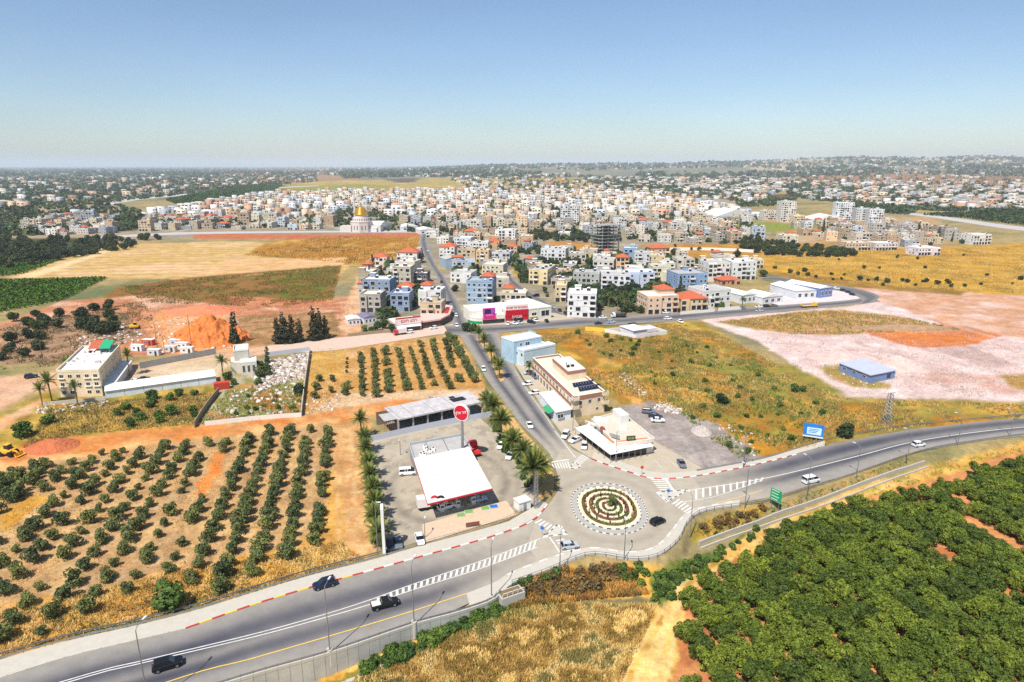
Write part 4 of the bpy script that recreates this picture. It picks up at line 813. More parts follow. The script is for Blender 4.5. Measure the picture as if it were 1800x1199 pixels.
# single trees and bushes: (kind, photo x, photo y of the foot, size, label)
SINGLE = [
 ('green', 38, 768, 1.3, 'rounded green tree beside the track left of the olive orchard'), ('green', 86, 745, .9, 'small green tree on golden grass left of the bushes'),
 ('cypress', 413, 604, 1.65, 'tall dark cypress right of the orange soil heap'), ('pine', 489, 604, .9, 'first tall dark casuarina from the left in the clump'), ('pine', 501, 603, 1.0, 'second tall dark casuarina from the left in the clump'),
 ('pine', 514, 603, .95, 'third tall dark casuarina from the left in the clump'), ('pine', 527, 601, .8, 'fourth dark casuarina from the left, lowest of the clump'), ('pine', 553, 598, 1.05, 'tallest thin casuarina right of the dark clump'), ('pine', 562, 597, .95, 'thin casuarina second from the right end of the clump'),
 ('pine', 573, 595, .8, 'sparse casuarina at the right end of the clump'), ('dark', 452, 652, 1.0, 'dark tree left of the rubble lot'), ('dark', 463, 662, 1.05, 'dark tree between the grey villa and the rubble'), ('cypress', 471, 640, .8, 'narrow dark cypress behind the grey villa'), ('green', 455, 676, .7, 'green shrub tree in front of the grey villa'),
 ('green', 400, 668, .8, 'leafy green tree left of the grey villa'), ('green', 410, 676, .6, 'low green shrub tree in front of the grey villa wall'), ('dark', 527, 692, .75, 'dark green tree against the lot wall beside the olive rows'),
 ('dark', 1486, 768, .95, 'round dark green tree by the highway, right of the blue billboard'), ('dark', 1268, 710, .7, 'dark round tree alone in the golden field'), ('green', 1396, 688, .75, 'green bush tree on the edge of the pale construction ground'), ('green', 1412, 688, .6, 'smaller green bush right of the one by the pale ground'),
 ('dark', 640, 478, 1.1, 'dark round tree left of the blue apartment block'), ('cypress', 655, 466, .95, 'tall cypress at the top left of the near houses'), ('round', 738, 462, 1.5, 'tall dark tree beside the street above the apartment block'), ('round', 726, 466, 1.1, 'tree left of the tall dark one beside the street'),
 ('dark', 690, 468, 1.0, 'dark tree between the red-roofed villa and the gabled house'), ('round', 683, 480, .9, 'tree behind the blue apartment block'), ('dark', 750, 492, .9, 'dark tree beside the street behind the white house'), ('round', 700, 520, .6, 'small tree right of the blue apartment block'),
 ('dark', 845, 425, 1.0, 'dark round tree behind the white houses beside the street'), ('dark', 877, 436, 1.0, 'dark tree below the tall white block'), ('dark', 792, 452, .8, 'dark tree between the orange roof and the grey gable'), ('dark', 860, 452, .7, 'dark tree right of the beige house'),
 ('dark', 905, 462, 1.0, 'dark tree by the bend of the winding street'), ('round', 895, 466, .9, 'tree left of the dark one by the winding street'), ('dark', 878, 466, .9, 'dark tree before the grey flat-roofed house'), ('dark', 918, 490, 1.0, 'dark tree in the dry plot beside the winding street'),
 ('round', 958, 515, .7, 'leafy tree at the fork of the winding street'), ('green', 962, 522, .6, 'green bushy tree at the fork of the winding street'), ('dark', 836, 502, .9, 'dark tree left of the pale blue block'), ('dark', 800, 512, .9, 'dark tree beside the street opposite the white house'),
 ('dark', 822, 582, 1.0, 'dark green tree on the island at the street crossing'), ('round', 832, 586, .8, 'green tree right of the dark one at the street crossing'), ('dark', 872, 530, .7, 'dark tree right of the pale blue block'), ('dark', 930, 528, .6, 'small dark tree behind the shop roofs'),
 ('dark', 1185, 448, 1.2, 'dark round tree by the long white wall'), ('dark', 1295, 452, 1.3, 'dark tree behind the large white apartment block'), ('dark', 1340, 486, 1.1, 'dark tree at the right corner of the large white apartment block'), ('dark', 1205, 536, .8, 'small dark tree before the orange-roofed house'), ('round', 1258, 540, 1.0, 'bushy tree beside the white apartment house'),
 ('round', 1268, 545, .8, 'smaller bushy tree beside the white apartment house'), ('round', 690, 585, .8, 'green hedge tree before the blue villa'), ('round', 676, 578, .9, 'green hedge tree left of the shop with the red letters'), ('round', 664, 582, .9, 'green tree beside the white shed'), ('green', 640, 582, .8, 'grey-green tree in front of the white shed'), ('green', 652, 584, .8, 'second grey-green tree in front of the white shed'),
 ('dark', 1002, 548, .8, 'dark tree left of the white round-cornered block'), ('dark', 1054, 545, .8, 'dark tree right of the white round-cornered block'),
]
for kind, x, y, s, lab in SINGLE: tree(kind, P(x, y), s, {'pine': 'casuarina_tree', 'cypress': 'cypress_tree'}.get(kind, 'broadleaf_tree'), lab)
def cluster(kind, poly, n, s0, s1, name, label, group, seed, cat='tree', mind=0.0):
    g = random.Random(seed); a = np.array(poly); k = 0; got = []
    for _ in range(n * 30):
        if k >= n: break
        x = g.uniform(a[:, 0].min(), a[:, 0].max()); y = g.uniform(a[:, 1].min(), a[:, 1].max())
        if not pin(x, y, poly): continue
        if any((x - u) ** 2 + 5 * (y - v) ** 2 < mind * mind for u, v in got): continue
        got.append((x, y)); k += 1
    for i, (x, y) in enumerate(sorted(got)): tree(kind, P(x, y), g.uniform(s0, s1), name, '%s, %s from the left' % (label, nth(i + 1)), group, cat)
cluster('dark', [(120, 560), (160, 545), (205, 545), (215, 580), (180, 600), (130, 590)], 12, .8, 1.3, 'scrub_tree', 'dark scrub tree in the clump left of the orange soil heap', 'scrub trees by the dig', 1, mind=16)
cluster('dark', [(20, 560), (110, 548), (110, 575), (60, 590), (0, 600)], 9, .7, 1.1, 'scrub_tree', 'dark scrub tree below the green crop field', 'scrub trees below the crop field', 2, mind=16)
cluster('dark', [(0, 600), (70, 592), (80, 625), (0, 640)], 7, .7, 1.1, 'scrub_tree', 'dark scrub tree at the left edge above the beige block', 'scrub trees at the left edge', 3, mind=16)
cluster('green', [(200, 735), (240, 705), (310, 690), (330, 710), (290, 745), (210, 755)], 13, .6, .95, 'scrub_bush', 'grey-green bush in the thicket in front of the long white shed', 'bushes before the white shed', 4, 'bush', mind=14)
cluster('green', [(330, 690), (345, 690), (345, 735), (325, 735)], 3, .5, .7, 'scrub_bush', 'bush beside the lot wall', 'bushes by the lot wall', 5, 'bush', mind=14)
cluster('olive', [(0, 845), (75, 826), (60, 870), (0, 890)], 10, 1.0, 1.25, 'olive_tree', 'bushy olive tree crowded at the left picture edge', 'crowded olive trees at the left edge', 6, mind=18)
cluster('dark', [(-100, 424), (60, 421), (150, 424), (300, 420), (200, 444), (60, 466), (-100, 490)], 250, 1.0, 1.6, 'grove_tree', 'dark tree in the grove left of the stubble field', 'trees of the far left grove', 7, mind=4)
cluster('dark', [(1290, 425), (1330, 420), (1400, 432), (1500, 445), (1500, 452), (1400, 452), (1340, 448), (1296, 436)], 70, .9, 1.3, 'grove_tree', 'green tree in the grove above the golden field', 'trees above the golden field', 8, mind=6)
cluster('dark', [(930, 412), (980, 414), (1060, 422), (1060, 428), (980, 424), (930, 420)], 32, .9, 1.2, 'grove_tree', 'dark tree in the belt above the orange strip', 'trees of the belt above the orange strip', 9, mind=6)
cluster('dark', [(1060, 510), (1110, 500), (1140, 512), (1150, 545), (1110, 556), (1085, 545)], 22, .8, 1.2, 'garden_tree', 'dark garden tree in the thicket below the white villa', 'trees in the garden thicket', 10, mind=9)
cluster('round', [(1120, 440), (1180, 432), (1260, 440), (1330, 436), (1330, 446), (1180, 446)], 10, .5, .8, 'scrub_bush', 'dark bush in the dry strip behind the houses', 'bushes in the dry strip', 11, 'bush', mind=14)
cluster('dark', [(1340, 468), (1440, 478), (1560, 492), (1700, 500), (1700, 506), (1540, 502), (1400, 486)], 22, .35, .7, 'scrub_bush', 'dark bush dotting the golden field', 'bushes on the golden field', 12, 'bush', mind=14)
cluster('dark', [(1400, 455), (1800, 440), (1800, 515), (1500, 490)], 14, .3, .8, 'scrub_bush', 'lone dark bush on the golden slope', 'lone bushes on the golden slope', 13, 'bush', mind=22)
cluster('bush', [(1180, 590), (1330, 640), (1440, 700), (1560, 735), (1440, 770), (1300, 800), (1220, 740), (1130, 660)], 40, .5, 1.1, 'scrub_bush', 'low green bush scattered on the golden waste ground', 'bushes on the waste ground', 14, 'bush', mind=24)
cluster('bush', [(1000, 585), (1130, 595), (1130, 630), (1040, 625)], 14, .6, 1.2, 'scrub_bush', 'dark green bush below the white roadside compound', 'bushes below the compound', 15, 'bush', mind=14)
cluster('drybush', [(900, 1045), (985, 1005), (1075, 1000), (1090, 1030), (1000, 1050)], 34, .7, 1.3, 'dry_shrub', 'brown dry shrub on the bank below the pavement', 'dry shrubs on the bank', 16, 'shrub', mind=12)
cluster('bush', [(640, 1190), (720, 1160), (800, 1118), (870, 1090), (890, 1075), (860, 1070), (760, 1110), (640, 1170)], 44, .6, 1.1, 'weed_bush', 'green weedy bush below the retaining wall', 'bushes below the retaining wall', 17, 'bush', mind=13)
cluster('bush', [(1150, 1062), (1150, 1015), (1215, 985), (1260, 972), (1330, 932), (1330, 945), (1230, 1005), (1180, 1055)], 40, .5, .9, 'weed_bush', 'green weedy bush beside the path to the orchard', 'bushes beside the orchard path', 18, 'bush', mind=11)
cluster('bush', [(1075, 990), (1110, 993), (1150, 1000), (1130, 1040), (1085, 1010)], 8, .6, 1.0, 'weed_bush', 'green bush on the bank below the roundabout', 'bushes below the roundabout', 19, 'bush', mind=12)
cluster('bush', [(955, 1025), (985, 1005), (975, 1030)], 3, .8, 1.1, 'weed_bush', 'green bush at the foot of the lamp below the pavement', 'bushes by the lamp foot', 20, 'bush', mind=10)
cluster('drybush', [(1215, 930), (1260, 908), (1340, 895), (1330, 915), (1260, 945)], 20, .6, 1.0, 'dry_shrub', 'dry shrub on the slope right of the roundabout', 'dry shrubs right of the roundabout', 21, 'shrub', mind=12)
cluster('bush', [(395, 705), (440, 690), (530, 695), (525, 730), (420, 738)], 14, .5, .9, 'weed_bush', 'green weed bush among the rubble lot', 'bushes in the rubble lot', 22, 'bush', mind=14)
cluster('bush', [(880, 1040), (900, 1032), (940, 1015), (940, 1024), (900, 1045)], 6, .5, .8, 'weed_bush', 'green bush beside the stair parapet', 'bushes by the parapet', 23, 'bush', mind=10)

# date palms: trunk and separate fronds
def frond_mesh(L, droop, seed, wl=0.7):
    g = random.Random(seed); q = MB(); pts = []; n = 9
    for i in range(n + 1):
        t = i / n; pts.append(Vector((L * (t - 0.18 * droop * t * t), 0, L * (0.42 * t - droop * 0.72 * t * t))))
    for i in range(n):
        a, b = pts[i], pts[i + 1]; w = 0.05 * (1 - i / n) + 0.012
        q.add([(a.x, -w, a.z), (a.x, w, a.z), (b.x, w * .85, b.z), (b.x, -w * .85, b.z)], [(0, 1, 2, 3)])
    for i in range(1, n * 3):
        t = i / (n * 3.0); k = min(int(t * n), n - 1); p = pts[k].lerp(pts[k + 1], t * n - k); ll = wl * math.sin(math.pi * min(1, 0.18 + t * 0.85)) * g.uniform(.85, 1.15)
        for s in (-1, 1):
            tip = p + Vector((ll * 0.55, s * ll, -0.18 * ll)); q.add([p + Vector((-.045, 0, 0)), p + Vector((.075, 0, 0.02)), tip], [(0, 1, 2)])
    return q.mesh('frond', LM['palm'])
FR = [frond_mesh(3.0, 0.35, 1), frond_mesh(3.2, 0.8, 2), frond_mesh(3.0, 1.25, 3), frond_mesh(2.6, 0.05, 4)]
def palm(p, h, s, label, group=None, n=30):
    g = random.Random(label + str(p)); root = thing('date_palm', label, 'palm tree', p, g.uniform(0, 6.28), group); lx, ly = g.uniform(-.25, .25), g.uniform(-.25, .25)
    q = MB(); pts = [(lx * t * t, ly * t * t, -0.4 + (h + .4) * t) for t in np.linspace(0, 1, 9)]
    q.tube(pts, [0.34, 0.26, 0.24, 0.23, 0.22, 0.22, 0.24, 0.3, 0.34], 8); ob('trunk', q.mesh('palm_trunk', PBARK), root)
    for i in range(n):
        a = i * 2.39996 + g.uniform(-.2, .2); u = (i + .5) / n
        me = FR[3] if u < 0.2 else FR[0] if u < 0.5 else FR[1] if u < 0.8 else FR[2]
        o = ob('frond', me, root, (lx, ly, h + 0.25 - 0.5 * u), 0, s * g.uniform(.85, 1.12)); o.rotation_euler = (g.uniform(-.15, .15), -R(68) * (1 - u) ** 2 * 0.9 + R(10) * u, a)
    return root
for i, (x, y, h) in enumerate([(636, 772, 6.5), (641, 797, 5.2), (645, 820, 5.5), (649, 843, 5.0), (653, 866, 5.4), (657, 890, 5.2), (660, 913, 4.8), (664, 938, 4.6), (667, 960, 3.4)]):
    palm(P(x, y), h, 1.2, '%s palm from the back in the row along the left of the filling station' % ORD[i + 1], 'palms left of the filling station', 32)
for i, (x, y, h, s) in enumerate([(867, 748, 7.0, 1.6), (882, 778, 7.2, 1.65), (856, 726, 5.0, 1.2), (904, 806, 5.6, 1.35), (920, 820, 5.0, 1.3), (896, 794, 4.2, 1.1)]):
    palm(P(x, y), h, s, '%s palm on the planting strip between forecourt and avenue' % ORD[i + 1], 'palms between forecourt and avenue', 40)
palm(P(938, 870), 7.6, 1.95, 'largest palm, at the roundabout end of the planting strip', None, 52)
palm(P(952, 852), 5.2, 1.3, 'smaller palm beside the largest one by the roundabout', None, 26)
for i, (x, y, h, s) in enumerate([(842, 604, 5.5, 1.3), (852, 619, 6, 1.35), (864, 641, 6, 1.4), (878, 665, 5.4, 1.3), (870, 652, 4, 1.0)]):
    palm(P(x, y), h, s, '%s palm from the crossing on the avenue median' % ORD[i + 1], 'palms on the avenue median', 26)
for x, y, h, s, l in [(92, 708, 8, 1.35, 'tall palm at the left corner of the beige block'), (137, 712, 7, 1.0, 'palm in front of the beige block facade'), (228, 660, 8.5, 1.1, 'palm behind the right corner of the beige block'), (122, 668, 7, 1.1, 'palm behind the left side of the beige block'), (205, 640, 6, .9, 'palm behind the roof shelters of the beige block'),
                      (392, 660, 6, 1.2, 'leafy palm left of the grey villa'), (75, 712, 6, 1.0, 'short palm left of the tall corner palm'), (1085, 548, 7, .9, 'slender palm in the garden thicket'), (1070, 540, 7, .9, 'slender palm at the left of the garden thicket'), (1098, 540, 7.5, .9, 'slender palm at the right of the garden thicket'), (1304, 545, 6, .9, 'palm beside the white shed on the cross street'), (930, 660, 4, .9, 'small palm before the blue house')]:
    palm(P(x, y), h, s, l, None, 24)

cluster('bush', [(640, 790), (650, 800), (672, 960), (660, 970)], 20, .7, 1.2, 'palm_scrub', 'green scrub under the palms left of the filling station', 'scrub under the station palms', 24, 'bush', mind=10)
cluster('bush', [(850, 715), (870, 735), (935, 850), (925, 860), (880, 790)], 18, .6, 1.1, 'palm_scrub', 'green scrub on the planting strip by the avenue', 'scrub on the planting strip', 25, 'bush', mind=10)
# low hedges of the roundabout beds and the little conifers between them
def ring_hedge(s, w, h, lm, seed, t0=0.0, t1=2 * math.pi, dens=26):
    g = np.random.default_rng(seed); r = float(rad(0)) * s; n = int(dens * (t1 - t0) * r)
    t = g.uniform(t0, t1, n); k = s + g.uniform(-w, w, n) / float(cf[0]); rr = rad(t) * k
    c = np.stack([RC[0] + rr * np.cos(t), RC[1] + rr * np.sin(t), 0.25 + h * g.random(n)], 1)
    d = g.normal(size=(n, 3)); d[:, 2] = abs(d[:, 2]) + .6; d /= np.linalg.norm(d, axis=1)[:, None]
    u = np.cross(d, g.normal(size=(n, 3))); u /= np.linalg.norm(u, axis=1)[:, None]; v = np.cross(d, u); u *= .17; v *= .14
    V = np.stack([c - u, c - v, c + u, c + v], 1).reshape(-1, 3)
    return ob('low_hedge', fastmesh('low_hedge', V, np.arange(4 * n).reshape(-1, 4), LM[lm]), isl, kind='stuff')
HB = [(0.67, 0.45, .35, 'dry', 0, 1.2), (0.67, 0.45, .4, 'green', 1.2, 2.2), (0.67, .45, .4, 'dry', 2.2, 3.9), (0.67, .45, .45, 'green', 3.9, 5.3), (0.67, .45, .45, 'dry', 5.3, 6.28), (0.48, .42, .4, 'purple', 5.6, 7.2), (0.48, .42, .4, 'green', 1.0, 1.9), (0.48, .42, .4, 'purple', 1.9, 2.8), (0.48, .42, .4, 'dry', 2.8, 3.7), (0.48, .42, .4, 'purple', 3.7, 4.8), (.48, .4, .4, 'green', 4.8, 5.6),
      (0.315, .4, .3, 'dry', 0, 1.8), (0.315, .4, .4, 'green', 1.8, 3.4), (0.315, .4, .4, 'dry', 3.4, 5.0), (.315, .4, .4, 'green', 5.0, 6.28), (0.16, .35, .4, 'purple', 1, 3.3), (.16, .35, .4, 'green', 3.3, 7.2)]
for i, (s, w, h, lm, a, b) in enumerate(HB): ring_hedge(s, w, h, lm, 200 + i, a, b)
cm, tm = TREES['cypress'][0]
for i in range(26):
    s = 0.62 if i < 14 else 0.42; t = (i % 14) / 14 * 6.28 if i < 14 else (i - 14) / 12 * 6.28 + .2; p = rpt(t + .1, s)
    tree('cypress', (p[0], p[1], 0.2), 0.13, 'dwarf_conifer', '%s little conifer clockwise on the %s bed of the roundabout' % (ORD[(i % 14) + 1 if i < 14 else i - 13], 'outer' if i < 14 else 'inner'), 'little conifers on the roundabout', 'shrub', 1.05)
pc = rpt(0.5, 0.1); tree('olive', (pc[0], pc[1], 0.2), 0.85, 'olive_tree', 'small olive tree at the centre of the roundabout')

# ------------------------------------------------------------------ buildings
WALL = mat('wall_render', src='object', rough=0.9, var=0.16, scale=0.3, spec=0.15, fine=0.07)
ROOFW = mat('flat_roof', (214, 208, 198), 0.9, var=0.14, scale=0.4, fine=0.06)
ROOFG = mat('grey_roof', (172, 168, 162), 0.9, var=0.16, scale=0.4, fine=0.06)
TILE = mat('roof_tiles', (180, 94, 62), 0.8, var=0.16, scale=0.9, fine=0.1)
TRIM = mat('pale_trim', (226, 220, 208), 0.8, var=0.06)
TANK = mat('white_tank', (232, 232, 230), 0.4, var=0.03)
SOLAR = mat('solar_panel', (30, 38, 62), 0.25, var=0.05, spec=0.6)
MET = mat('white_sheet_metal', (222, 220, 212), 0.5, var=0.04, scale=0.3, fine=0.02)
WINM = (lambda: MB().box(-.5, .5, -.06, .02, -.5, .5).box(-.43, .43, -.075, -.05, -.42, .42, 1).box(-.02, .02, -.09, -.06, -.42, .42, 0))().mesh('window', [TRIM, GLASS])
DOORM = MB().box(-.5, .5, -.06, .02, -.5, .5).mesh('door', mat('dark_door', (70, 62, 56), 0.5, var=0.1))
def srgb(c): return lin(c)
def house_meshes(w, d, nf, roof='flat', seed=0, balc=True, fl=3.1, sides=True):
    """parts of a flat- or tile-roofed house around the origin, front to -y: (name, mesh, takes wall colour, kind)"""
    g = random.Random(seed); H = nf * fl + 0.3; x0, x1, y0, y1 = -w / 2, w / 2, -d / 2, d / 2; out = []
    q = MB(); q.box(x0, x1, y0, y1, -1.0, H)
    if w > 9 and g.random() < 0.6:                        # a projecting bay
        bw = w * g.uniform(.3, .45); s = g.choice((-1, 1)); c = s * (w / 2 - bw / 2 - 0.003); q.box(c - bw / 2, c + bw / 2, y0 - 1.1, y0 + .01, -1.0, H - (0 if g.random() < .6 else fl) - 0.003)
        bay = (c - bw / 2, c + bw / 2)
    else: bay = None
    out.append(('wall', q.mesh('house_wall', WALL), True, None))
    q = MB()
    for k in range(1, nf): q.box(x0 - .12, x1 + .12, y0 - .12, y1 + .12, k * fl + .12, k * fl + .3)
    if nf > 1: out.append(('floor_band', q.mesh('floor_band', TRIM if g.random() < .6 else WALL), True, None))
    q = MB()
    def win(face, u, z, ww, hh):
        for (e, pr, m) in ((0.12, .05, 0), (0, .08, 1)):
            a, b = u - ww / 2 - e, u + ww / 2 + e; za, zb = z - e, z + hh + e
            if face == 'F': q.box(a, b, y0 - pr, y0 + .01, za, zb, m)
            elif face == 'B': q.box(a, b, y1 - .01, y1 + pr, za, zb, m)
            elif face == 'R': q.box(x1 - .01, x1 + pr, a, b, za, zb, m)
            elif face == 'L': q.box(x0 - pr, x0 + .01, a, b, za, zb, m)
            elif face == 'Y': q.box(a, b, y0 - 1.1 - pr, y0 - 1.09, za, zb, m)
    nb = max(2, int(w / g.uniform(2.7, 3.6))); ns = max(2, int(d / g.uniform(2.8, 4)))
    bc = g.randrange(nb); bals = []; shop = g.random() < .45
    for k in range(nf):
        z = k * fl + 1.15
        for i in range(nb):
            u = x0 + (i + .5) * w / nb; f = 'F'
            if bay and bay[0] - .4 < u < bay[1] + .4:
                if bay[0] + .7 < u < bay[1] - .7: f = 'Y'
                else: continue
            elif balc and i == bc: 
                win('F', u, k * fl + .35, min(2.4, w / nb * .8), 2.2)
                if k: bals.append((u, k * fl, min(3.4, w / nb * 1.15)))
                continue
            if g.random() < .12: continue
            if k == 0 and shop: win(f, u, .15, min(2.6, w / nb * .8), 2.5); continue
            if g.random() < .3: win(f, u, k * fl + .5, min(2.6, w / nb * .82), 2.1); continue
            win(f, u, z + (0 if k else .1), g.choice((1.1, 1.3, 1.6)), g.choice((1.2, 1.35, 1.5)))
        if sides:
            for fc in 'LRB':
                for i in range(ns if fc != 'B' else nb):
                    if g.random() < .22: continue
                    u = (y0 + (i + .5) * d / ns) if fc != 'B' else x0 + (i + .5) * w / nb
                    win(fc, u, z, g.choice((.9, 1.2, 1.5)), g.choice((1.1, 1.3)))
    out.append(('windows', q.mesh('windows', [TRIM, GLASS]), False, 'stuff'))
    for u, z, bw in bals:
        q = MB(); q.box(u - bw / 2, u + bw / 2, y0 - 1.4, y0 - .005, z - .02, z + .14); q.box(u - bw / 2, u + bw / 2, y0 - 1.4, y0 - 1.28, z + .14, z + 1.15)
        q.box(u - bw / 2, u - bw / 2 + .1, y0 - 1.28, y0 - .005, z + .14, z + 1.15); q.box(u + bw / 2 - .1, u + bw / 2, y0 - 1.28, y0 - .005, z + .14, z + 1.15)
        out.append(('balcony', q.mesh('balcony', TRIM if g.random() < .5 else WALL), True, None))
    if roof in ('tile', 'part'):
        q = MB()
        if roof == 'tile': q.hip(x0, x1, y0, y1, H + .16, min(w, d) * .24, .55)
        else:
            s = g.choice((-1, 1)); a, b = (x0, x0 + w * .5) if s < 0 else (x1 - w * .5, x1)
            q.box(a + .3, b - .3, y0 + d * .35, y1 - .3, H - .1, H + 2.7, 1); q.hip(a + .3, b - .3, y0 + d * .35, y1 - .3, H + 2.85, min(w * .5, d * .6) * .25, .6)
        out.append(('roof', q.mesh('tile_roof', [TILE, WALL]), True, None))
    if roof in ('flat', 'part', 'hut'):
        q = MB(); t = .2; ph = g.uniform(.5, 1.1)
        q.box(x0 + t, x1 - t, y0 + t, y1 - t, H - .01, H + .06, 1)
        for a in ((x0 - .08, x1 + .08, y0 - .08, y0 + t), (x0 - .08, x1 + .08, y1 - t, y1 + .08), (x0 - .08, x0 + t, y0 + t, y1 - t), (x1 - t, x1 + .08, y0 + t, y1 - t)): q.box(*a, H + .004, H + ph)
        if roof != 'part' and g.random() < .75:
            hx = g.uniform(x0 + 2.2, x1 - 2.2) if w > 7 else 0; hy = y1 - 2.4; q.box(hx - 1.7, hx + 1.7, hy - 1.7, hy + 1.7, H, H + 2.6); q.box(hx - 1.95, hx + 1.95, hy - 1.95, hy + 1.95, H + 2.6, H + 2.78, 1)
        out.append(('roof', q.mesh('flat_roof', [WALL, ROOFW if g.random() < .6 else ROOFG]), True, None))
        q = MB()
        for i in range(g.randint(1, 3 + nf // 2)):
            x = g.uniform(x0 + 1.2, x1 - 1.2); y = g.uniform(y0 + 1.4, y1 - 1.4)
            q.tube([(x - .7, y, H + 1.55), (x + .7, y, H + 1.55)], .34, 8, 0); q.box(x - .75, x - .65, y - .3, y + .3, H, H + 1.3, 0); q.box(x + .65, x + .75, y - .3, y + .3, H, H + 1.3, 0)
            if g.random() < .8: q.add([(x - .9, y - 1.5, H + .25), (x + .9, y - 1.5, H + .25), (x + .9, y - .45, H + 1.2), (x - .9, y - .45, H + 1.2), (x - .9, y - 1.5, H + .15), (x + .9, y - 1.5, H + .15), (x + .9, y - .45, H + 1.1), (x - .9, y - .45, H + 1.1)], [(0, 1, 2, 3), (7, 6, 5, 4), (0, 4, 5, 1), (1, 5, 6, 2), (2, 6, 7, 3), (3, 7, 4, 0)], 1)
        out.append(('water_heaters', q.mesh('water_heaters', [TANK, SOLAR]), False, 'stuff'))
    return out
def house(parts, pos, yaw, col, label, group=None, name='house', scale=None, cat='house'):
    t = thing(name, label, cat, pos, yaw, group, None, scale)
    for n, me, wc, kd in parts: ob(n, me, t, color=srgb(col) if wc else None, kind=kd)
    return t
def place(x, y, yaw, d):
    """centre of a house whose front foot is seen at x, y"""
    p = P(x, y); f = Vector((-math.sin(yaw), math.cos(yaw), 0)); return Vector((p.x, p.y, 0)) + f * d / 2
CREAM, WHT, BLUE, GREY, PEACH, SAND, LBLUE, CONCR = (222, 204, 164), (228, 226, 220), (142, 160, 182), (184, 180, 172), (226, 190, 150), (206, 184, 150), (160, 186, 206), (176, 170, 156)
